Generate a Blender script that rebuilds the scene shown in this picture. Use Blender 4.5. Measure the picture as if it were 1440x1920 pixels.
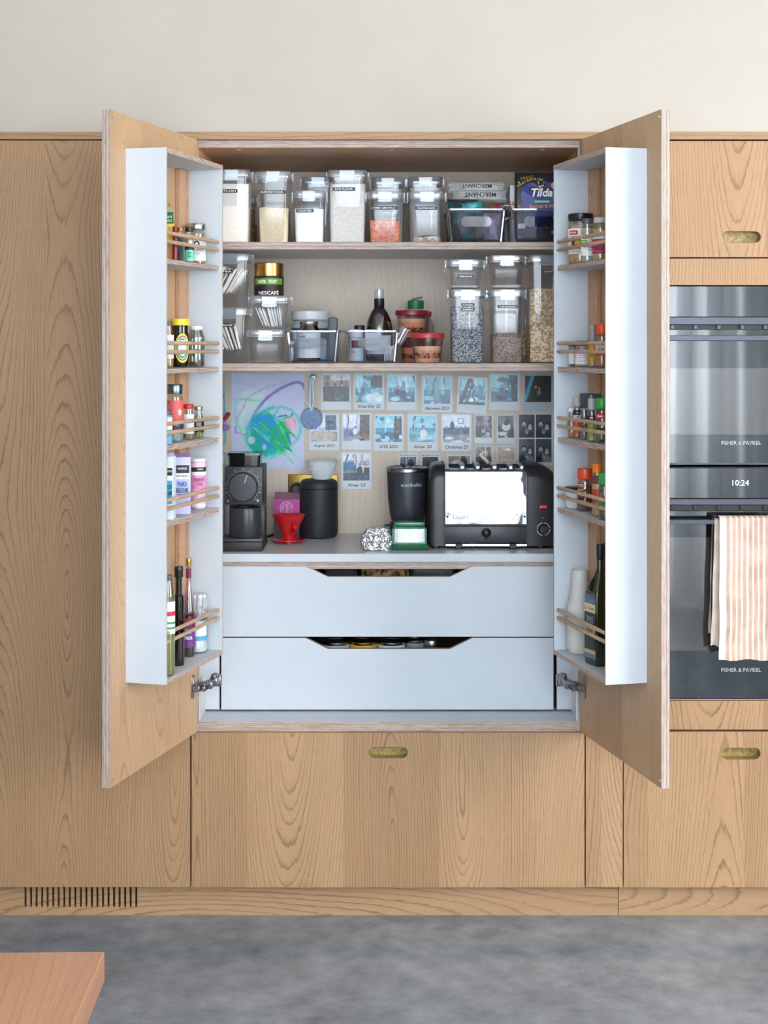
import bpy, bmesh, math, random
import numpy as np
from mathutils import Matrix, Vector
for _o in list(bpy.data.objects): bpy.data.objects.remove(_o)
scene = bpy.context.scene
COL = scene.collection

# ------------------------------------------------------------------ camera
D, F, CXP, HY, H = 3.84, 2774.0, 735.0, 650.0, 1.4949
cam_data = bpy.data.cameras.new('camera')
cam = bpy.data.objects.new('camera', cam_data); COL.objects.link(cam)
cam.location = (0, -D, H); cam.rotation_euler = (math.pi/2, 0, 0)
cam_data.sensor_fit = 'HORIZONTAL'; cam_data.sensor_width = 36.0
cam_data.lens = F/1440*36.0
cam_data.shift_x = (720-CXP)/1440.0
cam_data.shift_y = -(960-HY)/1440.0
cam_data.clip_start = 0.05; cam_data.clip_end = 60
scene.camera = cam

# ------------------------------------------------------------------ world, lights, exposure
w = bpy.data.worlds.new('world'); scene.world = w; w.use_nodes = True
bg = w.node_tree.nodes['Background']
bg.inputs[0].default_value = (0.78, 0.89, 1.0, 1); bg.inputs[1].default_value = 1.0
def area(name, loc, target, sx, sy, power, color):
    l = bpy.data.lights.new(name, 'AREA'); l.shape = 'RECTANGLE'; l.size = sx; l.size_y = sy
    l.energy = power; l.color = color
    o = bpy.data.objects.new(name, l); COL.objects.link(o); o.location = loc
    d = Vector(target) - Vector(loc); o.rotation_euler = d.to_track_quat('-Z', 'Y').to_euler()
    return o
area('window_daylight', (3.6, -3.0, 1.75), (0.0, 0.0, 1.15), 1.7, 2.1, 118, (1.0, 0.955, 0.89))
area('garden_window_daylight', (0.25, -5.2, 1.75), (0.25, 0.0, 1.4), 3.0, 2.0, 380, (0.90, 0.955, 1.0))
scene.view_settings.view_transform = 'Standard'
scene.view_settings.look = 'None'
scene.view_settings.exposure = 0.24
scene.view_settings.gamma = 1.0
scene.view_settings.use_curve_mapping = False
try:
    scene.cycles.transparent_max_bounces = 28
    scene.cycles.max_bounces = 10
except Exception: pass

# ------------------------------------------------------------------ pixel helpers (the photograph's frame on a plane at depth Y)
def S(Y): return (D+Y)/F
def X(px, Y): return (px-CXP)*S(Y)
def Z(py, Y): return H+(HY-py)*S(Y)

# ------------------------------------------------------------------ materials
def lin(c):
    if isinstance(c, str):
        c = c.lstrip('#'); c = [int(c[i:i+2], 16)/255 for i in (0, 2, 4)]
    return tuple(((v/12.92) if v <= 0.04045 else ((v+0.055)/1.055)**2.4) for v in c)
_M = {}
def newmat(name):
    m = bpy.data.materials.new(name); m.use_nodes = True
    nt = m.node_tree; b = nt.nodes['Principled BSDF']
    return m, nt, b
def mat(color, rough=0.5, metal=0.0, spec=0.5, name=None, emit=0, coat=0, bump=0, ior=None):
    key = (color, rough, metal, spec, emit, coat, bump, ior)
    if key in _M: return _M[key]
    m, nt, b = newmat(name or 'plain_' + str(len(_M)))
    b.inputs['Base Color'].default_value = (*lin(color), 1)
    b.inputs['Roughness'].default_value = rough; b.inputs['Metallic'].default_value = metal
    b.inputs['Specular IOR Level'].default_value = spec
    if ior: b.inputs['IOR'].default_value = ior
    if coat: b.inputs['Coat Weight'].default_value = coat; b.inputs['Coat Roughness'].default_value = 0.05
    if emit:
        b.inputs['Emission Color'].default_value = (*lin(color), 1); b.inputs['Emission Strength'].default_value = emit
    # slight procedural variation of tone, roughness and relief
    tc = nt.nodes.new('ShaderNodeTexCoord'); n = nt.nodes.new('ShaderNodeTexNoise')
    n.inputs['Scale'].default_value = 45; n.inputs['Detail'].default_value = 3
    nt.links.new(tc.outputs['Object'], n.inputs['Vector'])
    mx = nt.nodes.new('ShaderNodeMapRange')
    mx.inputs['To Min'].default_value = max(0.0, rough-0.04); mx.inputs['To Max'].default_value = min(1, rough+0.06)
    nt.links.new(n.outputs['Fac'], mx.inputs['Value']); nt.links.new(mx.outputs['Result'], b.inputs['Roughness'])
    if bump:
        bp = nt.nodes.new('ShaderNodeBump'); bp.inputs['Strength'].default_value = bump; bp.inputs['Distance'].default_value = 0.002
        nt.links.new(n.outputs['Fac'], bp.inputs['Height']); nt.links.new(bp.outputs['Normal'], b.inputs['Normal'])
    _M[key] = m; return m
def clear(tint='#ffffff', gloss=0.12, rough=0.04, face=0.10, milk=0.0):
    """thin clear plastic or glass wall: what lies behind shows through, with a fresnel sheen"""
    key = ('clear', tint, gloss, rough, face, milk)
    if key in _M: return _M[key]
    m = bpy.data.materials.new('clear_' + str(len(_M))); m.use_nodes = True; nt = m.node_tree; nt.nodes.clear()
    out = nt.nodes.new('ShaderNodeOutputMaterial'); mix = nt.nodes.new('ShaderNodeMixShader')
    tr = nt.nodes.new('ShaderNodeBsdfTransparent'); tr.inputs[0].default_value = (*lin(tint), 1)
    gl = nt.nodes.new('ShaderNodeBsdfGlossy'); gl.inputs['Roughness'].default_value = rough
    gl.inputs['Color'].default_value = (1, 1, 1, 1)
    lw = nt.nodes.new('ShaderNodeLayerWeight'); lw.inputs['Blend'].default_value = 0.35
    mr = nt.nodes.new('ShaderNodeMapRange'); mr.inputs['To Min'].default_value = face; mr.inputs['To Max'].default_value = 0.75
    nt.links.new(lw.outputs['Facing'], mr.inputs['Value'])
    pw = nt.nodes.new('ShaderNodeMath'); pw.operation = 'POWER'; pw.inputs[1].default_value = 1.6
    nt.links.new(lw.outputs['Facing'], pw.inputs[0]); nt.links.new(pw.outputs[0], mr.inputs['Value'])
    nt.links.new(mr.outputs['Result'], mix.inputs[0])
    nt.links.new(tr.outputs[0], mix.inputs[1]); nt.links.new(gl.outputs[0], mix.inputs[2])
    last = mix
    if milk:
        df = nt.nodes.new('ShaderNodeBsdfDiffuse'); df.inputs[0].default_value = (.85, .88, .9, 1)
        m2 = nt.nodes.new('ShaderNodeMixShader'); m2.inputs[0].default_value = milk
        nt.links.new(mix.outputs[0], m2.inputs[1]); nt.links.new(df.outputs[0], m2.inputs[2]); last = m2
    nt.links.new(last.outputs[0], out.inputs[0])
    _M[key] = m; return m
class NT:
    def __init__(s, nt): s.nt = nt
    def __call__(s, op, a, b=None, c=None):
        n = s.nt.nodes.new('ShaderNodeMath'); n.operation = op
        for i, v in enumerate((a, b, c)):
            if v is None: continue
            if isinstance(v, (int, float)): n.inputs[i].default_value = v
            else: s.nt.links.new(v, n.inputs[i])
        return n.outputs[0]
    def noise(s, vec, scale=5, detail=2, rough=0.5):
        n = s.nt.nodes.new('ShaderNodeTexNoise'); n.inputs['Scale'].default_value = scale
        n.inputs['Detail'].default_value = detail; n.inputs['Roughness'].default_value = rough
        s.nt.links.new(vec, n.inputs['Vector']); return n.outputs['Fac']
    def vec(s, x, y, z):
        n = s.nt.nodes.new('ShaderNodeCombineXYZ')
        for i, v in enumerate((x, y, z)):
            if isinstance(v, (int, float)): n.inputs[i].default_value = v
            else: s.nt.links.new(v, n.inputs[i])
        return n.outputs[0]
    def ramp(s, fac, stops, interp='LINEAR'):
        n = s.nt.nodes.new('ShaderNodeValToRGB'); cr = n.color_ramp; cr.interpolation = interp
        while len(cr.elements) < len(stops): cr.elements.new(0.5)
        for e, (p, c) in zip(cr.elements, stops):
            e.position = p; e.color = (*lin(c), 1)
        s.nt.links.new(fac, n.inputs[0]); return n.outputs[0]
    def mix(s, fac, a, b, mode='MIX'):
        n = s.nt.nodes.new('ShaderNodeMix'); n.data_type = 'RGBA'; n.blend_type = mode
        for i, v in ((0, fac), (6, a), (7, b)):
            if isinstance(v, (int, float)): n.inputs[i].default_value = v
            elif isinstance(v, tuple): n.inputs[i].default_value = (*v, 1)
            else: s.nt.links.new(v, n.inputs[i])
        return n.outputs[2]
def wood(name, base='#c4a07a', dark='#785639', along='z', width=0.25, spacing=0.0072, contrast=1.25, rough=0.45, seed=0.0, slope=0.06, amp=0.07):
    m, nt, b = newmat(name); q = NT(nt)
    tc = nt.nodes.new('ShaderNodeTexCoord'); sp = nt.nodes.new('ShaderNodeSeparateXYZ')
    nt.links.new(tc.outputs['Object'], sp.inputs[0]); x, y, z = sp.outputs
    if along == 'z': al = z; ac = q('ADD', x, q('MULTIPLY', y, 0.93))
    elif along == 'x': al = x; ac = q('ADD', z, q('MULTIPLY', y, 0.93))
    else: al = y; ac = q('ADD', x, q('MULTIPLY', z, 0.93))
    oi = nt.nodes.new('ShaderNodeObjectInfo'); rnd = q('MULTIPLY', oi.outputs['Random'], 17.3)
    ac = q('ADD', ac, q('ADD', rnd, seed)); 
    t = q('DIVIDE', ac, width); idx = q('FLOOR', t); u = q('MULTIPLY', q('SUBTRACT', q('SUBTRACT', t, idx), 0.5), width)
    wn = nt.nodes.new('ShaderNodeTexWhiteNoise'); wn.noise_dimensions = '1D'; nt.links.new(q('ADD', idx, 0.37), wn.inputs['W'])
    r1 = wn.outputs['Value']; sc = nt.nodes.new('ShaderNodeSeparateColor'); nt.links.new(wn.outputs['Color'], sc.inputs[0])
    r2, r3 = sc.outputs[1], sc.outputs[2]
    n1 = q('SUBTRACT', q.noise(q.vec(q('MULTIPLY', al, 0.9), q('MULTIPLY', idx, 3.7), rnd), 1.0, 1), 0.5)
    u2 = q('ADD', u, q('ADD', q('MULTIPLY', q('SUBTRACT', r1, 0.5), width*0.7), q('MULTIPLY', n1, 0.06)))
    n2 = q('SUBTRACT', q.noise(q.vec(q('MULTIPLY', al, 1.5), q('MULTIPLY', idx, 5.1), q('ADD', rnd, 4.0)), 1.0, 1), 0.5)
    ps = q('ADD', q('MULTIPLY', al, q('MULTIPLY_ADD', r3, 1.3, 2.1)), q('ADD', q('MULTIPLY', r2, 6.28), rnd))
    d = q('ADD', q('ADD', q('MULTIPLY', q('SINE', ps), q('MULTIPLY_ADD', r1, slope*.6, slope*.55)), q('MULTIPLY', n2, amp*.6)), q('MULTIPLY_ADD', r3, .06, .02))
    wob = q('SUBTRACT', q.noise(q.vec(q('MULTIPLY', ac, 9), 0.0, q('MULTIPLY', al, 2.6)), 1.0, 3, 0.55), 0.5)
    R = q('SQRT', q('ADD', q('MULTIPLY', u2, u2), q('MULTIPLY', d, d)))
    R = q('ADD', R, q('MULTIPLY', wob, 0.014))
    n3 = q.noise(q.vec(q('MULTIPLY', R, 60), q('MULTIPLY', idx, 2.3), rnd), 1.0, 1)
    ph = q('ADD', q('DIVIDE', R, spacing), q('MULTIPLY', n3, 1.4)); ph = q('ADD', ph, q('MULTIPLY', q.noise(q.vec(q('MULTIPLY', ac, 160), 1.0, q('MULTIPLY', al, 22)), 1.0, 2), 0.42)); fr = q('FRACT', ph)
    line = q.ramp(fr, [(0, '#000000'), (0.45, '#101010'), (0.74, '#5a5a5a'), (0.90, '#ffffff'), (0.95, '#ffffff'), (1.0, '#000000')])
    # lines fade in and out along the board
    fade = q.noise(q.vec(q('MULTIPLY', ac, 14), idx, q('MULTIPLY', al, 2.0)), 1.0, 2)
    fa = q('MULTIPLY', line, q('MULTIPLY_ADD', fade, 1.3, -0.12))
    fib = q.noise(q.vec(q('MULTIPLY', ac, 520), 0.0, q('MULTIPLY', al, 9)), 1.0, 2, 0.6)
    c = q.mix(q('MULTIPLY', fa, 0.72*contrast), lin(base), lin(dark))
    pore = q.ramp(q.noise(q.vec(q('MULTIPLY', ac, 750), 3.0, q('MULTIPLY', al, 26)), 1.0, 2, 0.7), [(.56, '#000000'), (.70, '#ffffff')])
    c = q.mix(q('MULTIPLY', pore, 0.30*contrast), c, lin(dark))
    tone = q.noise(q.vec(q('MULTIPLY', ac, 5), q('MULTIPLY', idx, 9.1), q('MULTIPLY', al, 0.9)), 1.0, 2)
    tv = q('ADD', q('MULTIPLY', r3, 0.15), q('ADD', q('MULTIPLY', tone, 0.22), q('MULTIPLY', fib, 0.20)))
    c = q.mix(1.0, c, q.ramp(tv, [(0.08, '#b9ada0'), (0.48, '#ffffff')]), 'MULTIPLY')
    nt.links.new(c, b.inputs['Base Color']); b.inputs['Roughness'].default_value = rough
    b.inputs['Specular IOR Level'].default_value = 0.35
    bp = nt.nodes.new('ShaderNodeBump'); bp.inputs['Strength'].default_value = 0.12; bp.inputs['Distance'].default_value = 0.001
    nt.links.new(q('ADD', fib, fr), bp.inputs['Height']); nt.links.new(bp.outputs['Normal'], b.inputs['Normal'])
    return m
def ply(name, axis, a='#d6c6bc', bcol='#8c7064', period=0.0034):
    m, nt, b = newmat(name); q = NT(nt)
    tc = nt.nodes.new('ShaderNodeTexCoord'); sp = nt.nodes.new('ShaderNodeSeparateXYZ')
    nt.links.new(tc.outputs['Object'], sp.inputs[0]); v = sp.outputs['xyz'.index(axis)]
    others = [sp.outputs[i] for i in range(3) if i != 'xyz'.index(axis)]
    wob = q('MULTIPLY', q.noise(q.vec(q('MULTIPLY', v, 200), q('MULTIPLY', others[0], 4), q('MULTIPLY', others[1], 4)), 1.0, 2), 0.45)
    fr = q('FRACT', q('ADD', q('DIVIDE', v, period), wob))
    c = q.ramp(fr, [(0, a), (0.45, a), (0.55, bcol), (0.9, bcol), (1, a)])
    n = q.noise(q.vec(q('MULTIPLY', v, 600), q('MULTIPLY', others[0], 30), q('MULTIPLY', others[1], 30)), 1.0, 2)
    c = q.mix(1.0, c, q.ramp(n, [(0.25, '#c9bfba'), (0.6, '#ffffff')]), 'MULTIPLY')
    nt.links.new(c, b.inputs['Base Color']); b.inputs['Roughness'].default_value = 0.55
    return m
def soft(name, base, other, scale, rough, lo=0.35, hi=0.65, detail=5, stretch=(1, 1, 1), spec=0.5, bump=0.0, dist=0.002):
    m, nt, b = newmat(name); q = NT(nt)
    tc = nt.nodes.new('ShaderNodeTexCoord'); mp = nt.nodes.new('ShaderNodeMapping'); mp.inputs['Scale'].default_value = stretch
    nt.links.new(tc.outputs['Object'], mp.inputs['Vector'])
    n = q.noise(mp.outputs[0], scale, detail, 0.6)
    nt.links.new(q.ramp(n, [(lo, base), (hi, other)]), b.inputs['Base Color'])
    b.inputs['Roughness'].default_value = rough; b.inputs['Specular IOR Level'].default_value = spec
    if bump:
        bp = nt.nodes.new('ShaderNodeBump'); bp.inputs['Strength'].default_value = bump; bp.inputs['Distance'].default_value = dist
        nt.links.new(n, bp.inputs['Height']); nt.links.new(bp.outputs['Normal'], b.inputs['Normal'])
    return m
VCOL = {}
def vcol(rough=0.45):
    if rough in VCOL: return VCOL[rough]
    m, nt, b = newmat('printed_' + str(rough)); a = nt.nodes.new('ShaderNodeVertexColor'); a.layer_name = 'ink'
    nt.links.new(a.outputs['Color'], b.inputs['Base Color']); b.inputs['Roughness'].default_value = rough
    VCOL[rough] = m; return m
WOODF = wood('chestnut_front'); WOODD = wood('chestnut_door_inside', base='#d3b18d', dark='#99714e', width=0.17, seed=3.1, contrast=0.8)
WOODH = wood('chestnut_long_grain', along='x', width=0.16, seed=1.7, spacing=0.012, slope=0.05)
WOODT = wood('pinkish_table_oak', base='#c29070', dark='#8f5f40', along='y', width=0.4, spacing=0.013, contrast=0.8, seed=6.0, rough=0.4)
WOODC = wood('cabinet_lining', base='#d9b18e', dark='#b58a68', along='x', width=0.6, spacing=0.02, contrast=0.5)
WOODBT = wood('pine_batten', base='#d3ab8a', dark='#a87c5a', width=0.03, spacing=0.006, contrast=0.9)
PLX, PLY_, PLZ = ply('ply_edge_x', 'x'), ply('ply_edge_y', 'y'), ply('ply_edge_z', 'z')
PLE = {'x': PLX, 'y': PLY_, 'z': PLZ}
WHITE = soft('white_laminate', '#c3cad1', '#cad0d6', 3, 0.56, spec=0.3)
LAM = soft('grey_white_laminate', '#cfcdcd', '#d8d5d4', 4, 0.4)
WOODR = wood('beech_dowel', base='#d3b698', dark='#b08c69', width=0.05, spacing=0.004, contrast=0.6)
BIRCH = wood('birch_back', base='#ecdccb', dark='#d2baa2', width=0.55, spacing=0.02, contrast=0.55, seed=9.0, slope=0.09, amp=0.16)
WALLM = soft('plaster', '#b6aea4', '#bcb5ab', 1.3, 0.9, bump=0.03)
COUNTER = soft('counter_top', '#c2c1c1', '#cbcaca', 25, 0.3)
BLACK = mat('#101012', 0.6)
BRASS = soft('aged_brass', '#b89a55', '#7d6a3a', 130, 0.4, spec=0.6, bump=0.3)
STEEL = mat('#b9bcc0', 0.22, 1.0); CHROME = mat('#eceff2', 0.04, 1.0)
DKMETAL = mat('#4b4e55', 0.35, 0.8)

# ------------------------------------------------------------------ mesh builder
class MB:
    def __init__(s, M=None): s.v = []; s.f = []; s.m = []; s.sm = []; s.c = None; s.M = M
    def add(s, vs, fs, mi=0, smooth=False, cols=None):
        o = len(s.v)
        if s.M is not None: vs = [tuple(s.M @ Vector(p)) for p in vs]
        if cols is not None and s.c is None: s.c = [(1, 1, 1)]*o
        s.v += [tuple(p) for p in vs]; s.f += [tuple(i+o for i in f) for f in fs]
        if isinstance(mi, (list, tuple)): s.m += list(mi)
        else: s.m += [mi]*len(fs)
        s.sm += [smooth]*len(fs)
        if s.c is not None: s.c += (list(cols) if cols is not None else [(1, 1, 1)]*len(vs))
        return s
    def box(s, x0, x1, y0, y1, z0, z1, mi=0, fm=None):
        if x0 > x1: x0, x1 = x1, x0
        if y0 > y1: y0, y1 = y1, y0
        v = [(x0,y0,z0),(x1,y0,z0),(x1,y1,z0),(x0,y1,z0),(x0,y0,z1),(x1,y0,z1),(x1,y1,z1),(x0,y1,z1)]
        f = [(0,4,7,3),(1,2,6,5),(0,1,5,4),(2,3,7,6),(0,3,2,1),(4,5,6,7)]   # -x +x -y +y -z +z
        return s.add(v, f, fm if fm else mi)
    def bbox(s, x0, x1, y0, y1, z0, z1, r=0.002, mi=0, seg=2):
        bm = bmesh.new(); bmesh.ops.create_cube(bm, size=1)
        for v in bm.verts: v.co = ((x0+x1)/2+v.co.x*abs(x1-x0), (y0+y1)/2+v.co.y*abs(y1-y0), (z0+z1)/2+v.co.z*abs(z1-z0))
        bmesh.ops.bevel(bm, geom=bm.edges[:], offset=r, segments=seg, affect='EDGES', profile=0.5)
        vs = [tuple(v.co) for v in bm.verts]; fs = [tuple(v.index for v in f.verts) for f in bm.faces]; bm.free()
        return s.add(vs, fs, mi, True)
    def loft(s, loops, mi=0, cap0=True, cap1=True, smooth=True, closed=True):
        n = len(loops[0]); vs = [p for l in loops for p in l]; fs = []
        for k in range(len(loops)-1):
            for i in range(n if closed else n-1):
                j = (i+1) % n; fs.append((k*n+i, k*n+j, (k+1)*n+j, (k+1)*n+i))
        if cap0: fs.append(tuple(range(n-1, -1, -1)))
        if cap1: fs.append(tuple((len(loops)-1)*n+i for i in range(n)))
        return s.add(vs, fs, mi, smooth)
    def lathe(s, prof, cx=0, cy=0, z0=0, seg=28, mi=0, caps=True, sx=1, sy=1, smooth=True):
        loops = [[(cx+r*sx*math.cos(2*math.pi*i/seg), cy+r*sy*math.sin(2*math.pi*i/seg), z0+z) for i in range(seg)] for r, z in prof]
        return s.loft(loops, mi, caps, caps, smooth)
    def prism(s, poly, y0, y1, mi=0, smooth=False, axis='y'):
        """poly in x,z extruded along y"""
        a = [(x, y0, z) for x, z in poly]; b = [(x, y1, z) for x, z in poly]
        n = len(poly); fs = [(i, (i+1) % n, n+(i+1) % n, n+i) for i in range(n)] + [tuple(range(n-1, -1, -1)), tuple(range(n, 2*n))]
        return s.add(a+b, fs, mi, smooth)
    def tube(s, pts, r, seg=8, mi=0, caps=True):
        loops = []; P = [Vector(p) for p in pts]; up = Vector((0.13, 0.31, 0.94))
        for i, p in enumerate(P):
            t = (P[min(i+1, len(P)-1)]-P[max(i-1, 0)]).normalized(); a = t.cross(up).normalized(); b2 = t.cross(a)
            rr = r[i] if isinstance(r, (list, tuple)) else r
            loops.append([tuple(p+a*rr*math.cos(2*math.pi*k/seg)-b2*rr*math.sin(2*math.pi*k/seg)) for k in range(seg)])
        return s.loft(loops, mi, caps, caps, True)
    def rod(s, a, b, r, seg=12, mi=0): 
        a, b = Vector(a), Vector(b); t = (b-a).normalized()*r
        return s.tube([a, a+t*0.3, a+t, b-t, b-t*0.3, b], [r*0.45, r*0.85, r, r, r*0.85, r*0.45], seg, mi)
    def ell(s, c, rx, ry, rz, mi=0, seg=16, rings=10):
        prof = [(math.sin(math.pi*k/rings), -math.cos(math.pi*k/rings)) for k in range(1, rings)]
        loops = [[(c[0]+rx*r*math.cos(2*math.pi*i/seg), c[1]+ry*r*math.sin(2*math.pi*i/seg), c[2]+rz*z) for i in range(seg)] for r, z in prof]
        return s.loft(loops, mi)
    def text(s, txt, w=None, h=None, fn=None, mi=0, bold=0.0, shear=0.0, maxw=None):
        """flat lettering fitted to width w or cap height h, centred; fn maps (x,z) to a point"""
        vs, fs = text_mesh(txt, bold, shear)
        if not vs: return s
        x0 = min(p[0] for p in vs); x1 = max(p[0] for p in vs); z0 = min(p[1] for p in vs); z1 = max(p[1] for p in vs)
        kx = kz = None
        if w and h: kx = w/(x1-x0); kz = h/(z1-z0)
        elif w: kx = kz = w/(x1-x0)
        else:
            kx = kz = h/(z1-z0)
            if maxw and (x1-x0)*kx > maxw: kx = maxw/(x1-x0)
        P = [fn((x-(x0+x1)/2)*kx, (z-(z0+z1)/2)*kz) for x, z in vs]
        return s.add(P, fs, mi)
    def build(s, name, mats, parent=None, loc=None, rot=None, **props):
        me = bpy.data.meshes.new(name); me.from_pydata(s.v, [], s.f); me.update()
        if not isinstance(mats, (list, tuple)): mats = [mats]
        for m in mats: me.materials.append(m)
        me.polygons.foreach_set('material_index', s.m); me.polygons.foreach_set('use_smooth', s.sm)
        if s.c is not None:
            ca = me.color_attributes.new('ink', 'FLOAT_COLOR', 'POINT')
            ca.data.foreach_set('color', [q for c in s.c for q in (*c, 1.0)])
        if any(s.sm):
            try: me.set_sharp_from_angle(angle=math.radians(38))
            except Exception: pass
        o = bpy.data.objects.new(name, me); COL.objects.link(o)
        if parent is not None: o.parent = parent
        if loc is not None: o.location = loc
        if rot is not None: o.rotation_euler = (0, 0, rot) if isinstance(rot, (int, float)) else rot
        for k, v in props.items(): o[k] = v
        return o
_T = {}
def text_mesh(txt, bold=0.0, shear=0.0):
    key = (txt, bold, shear)
    if key in _T: return _T[key]
    cu = bpy.data.curves.new('lettering', 'FONT'); cu.body = txt; cu.resolution_u = 2; cu.offset = bold; cu.shear = shear
    o = bpy.data.objects.new('lettering', cu); me = bpy.data.meshes.new_from_object(o)
    vs = [(v.co.x, v.co.y) for v in me.vertices]; fs = [tuple(p.vertices) for p in me.polygons]
    bpy.data.objects.remove(o); bpy.data.curves.remove(cu); bpy.data.meshes.remove(me)
    _T[key] = (vs, fs); return _T[key]
def flat(cx, cz, y, ang=0.0):
    c, s_ = math.cos(ang), math.sin(ang)
    return lambda x, z: (cx+x*c-z*s_, y, cz+x*s_+z*c)
def wrap(r, cz, phi=0.0, ang=0.0):
    c, s_ = math.cos(ang), math.sin(ang)
    def f(x, z):
        x, z = x*c-z*s_, x*s_+z*c
        a = x/r+phi; return (r*math.sin(a), -r*math.cos(a), cz+z)
    return f
def thing(name, label, cat, loc=(0, 0, 0), rot=0.0, group=None):
    o = bpy.data.objects.new(name, None); COL.objects.link(o); o.location = loc; o.rotation_euler = (0, 0, rot)
    o.empty_display_size = 0.02
    o['label'] = label; o['category'] = cat
    if group: o['group'] = group
    return o
def tag(o, label, cat, group=None):
    o['label'] = label; o['category'] = cat
    if group: o['group'] = group
    return o
def rr(w, d, r, n=4, cx=0, cy=0, z=0):
    """rounded rectangle loop"""
    pts = []
    for (sx, sy, a0) in ((1, 1, 0), (-1, 1, 90), (-1, -1, 180), (1, -1, 270)):
        for k in range(n+1):
            a = math.radians(a0+90*k/n); pts.append((cx+sx*(w/2-r)+r*math.cos(a), cy+sy*(d/2-r)+r*math.sin(a), z))
    return pts
def board(name, x0, x1, y0, y1, z0, z1, thin, face, parent, face2=None, edge=None, **props):
    """sheet board: veneer or laminate on the two big faces, ply layers on the edges; face2 is the + side"""
    e = edge or PLE[thin]; i = 'xyz'.index(thin); fm = [1]*6; fm[2*i] = 0; fm[2*i+1] = 2
    b = MB().box(x0, x1, y0, y1, z0, z1, fm=fm)
    return b.build(name, [face, e, face2 or face], parent, **props)
# ------------------------------------------------------------------ setting
Zf = lambda py: Z(py, 0); Xf = lambda px: X(px, 0)
FLOORM = None
def make_floor():
    m, nt, b = newmat('polished_concrete'); q = NT(nt)
    tc = nt.nodes.new('ShaderNodeTexCoord'); P = tc.outputs['Object']
    a = q.noise(P, 1.9, 6, 0.62); f = q.noise(P, 14, 5, 0.6); g = q.noise(P, 260, 2, 0.6)
    c = q.ramp(a, [(0.32, '#626b76'), (0.5, '#808994'), (0.66, '#a3aab2')])
    c = q.mix(0.45, c, q.ramp(f, [(0.32, '#6b7580'), (0.68, '#a6acb4')]))
    sp_ = q.ramp(q.noise(P, 95, 2, .7), [(.66, '#000000'), (.74, '#ffffff')]); c = q.mix(q('MULTIPLY', sp_, .45), c, lin('#b4b6b8'))
    dk = q.ramp(q.noise(P, 60, 3, .7), [(.26, '#ffffff'), (.34, '#000000')]); c = q.mix(q('MULTIPLY', dk, .5), c, lin('#454c56'))
    c = q.mix(0.25, c, q.ramp(g, [(0.35, '#4f5359'), (0.6, '#a3a5a9')]), 'SOFT_LIGHT')
    nt.links.new(c, b.inputs['Base Color'])
    nt.links.new(q.ramp(f, [(0.2, '#5a5a5a'), (0.8, '#8c8c8c')]), b.inputs['Roughness'])
    b.inputs['Specular IOR Level'].default_value = 0.45
    return m
o = MB().box(-4.5, 4.6, -7.0, 0.75, -0.06, 0).build('floor', make_floor()); o['kind'] = 'structure'
o = MB().box(-4.5, 4.6, 0.66, 0.75, 0, 3.3).add([], []).build('wall_back', WALLM); o['kind'] = 'structure'
# plaster face above the cabinets stands nearly flush with their fronts
o = MB().box(-4.5, 4.6, 0.012, 0.66, Zf(247), 3.3).build('wall_above_cabinets', WALLM); o['kind'] = 'structure'

o = MB().box(-3.1, -3.0, -7.0, 0.66, 0, 3.2).build('wall_left', mat('#a39a8e', .9)); o['kind'] = 'structure'
o = MB().box(-3.1, 4.6, -7.0, 0.75, 3.2, 3.3).build('ceiling', mat('#e6e3de', .9)); o['kind'] = 'structure'
# cornice strip
o = thing('cornice_strip', 'long chestnut strip along the top of the cabinets under the beige wall', 'trim')
MB().bbox(X(-420, 0), X(1740, 0), 0.0, 0.6, Zf(261.2), Zf(247)-0.0005, 0.0006, seg=1).build('strip', WOODH, o)

# floor level trims
def plinth_z(py): return Z(py, 0.05)
pl = thing('plinth', 'left chestnut plinth board with a row of vent slots', 'plinth', group='plinths along the floor')
b = MB(); xL, xR, xe = X(-420, .05), X(1158.6, .05), None
z0, zt, zs = 0.0, 0.0905, plinth_z(1700)
sx0, pitch = 47.5, (255.0-47.5)/20
slots = []
for k in range(21):
    c = sx0+pitch*k; slots.append((X(c-1.9, .05), X(c+2.2, .05)))
# board around the slots: bottom strip, ends, and a tongue between each pair of slots
b.box(xL, slots[0][0], .05, .068, z0, zt); b.box(slots[-1][1], xR, .05, .068, z0, zt)
b.box(slots[0][0], slots[-1][1], .05, .068, z0, zs-0.002)
for (a, c), (a2, c2) in zip(slots[:-1], slots[1:]): b.box(c, a2, .05, .068, zs-0.002, zt)
for a, c in slots:   # rounded slot ends
    m = (a+c)/2; r = (c-a)/2
    b.prism([(a, zs-0.002), (a, zs+r*0.5), (a+r*.35, zs-0.001), (m, zs-0.002)], .05, .068); b.prism([(m, zs-0.002), (c-r*.35, zs-0.001), (c, zs+r*0.5), (c, zs-0.002)], .05, .068)
b.build('plinth_board', WOODH, pl)
for k, (a, c) in enumerate(slots): MB().box(a-.001, c+.001, .069, .074, zs-.004, zt).build('vent_slot', BLACK, pl)
pl = thing('plinth', 'right chestnut plinth board below the oven column', 'plinth', group='plinths along the floor')
MB().box(X(1159.8, .05), X(1740, .05), .05, .068, 0, zt).build('plinth_board', WOODH, pl)

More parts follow.
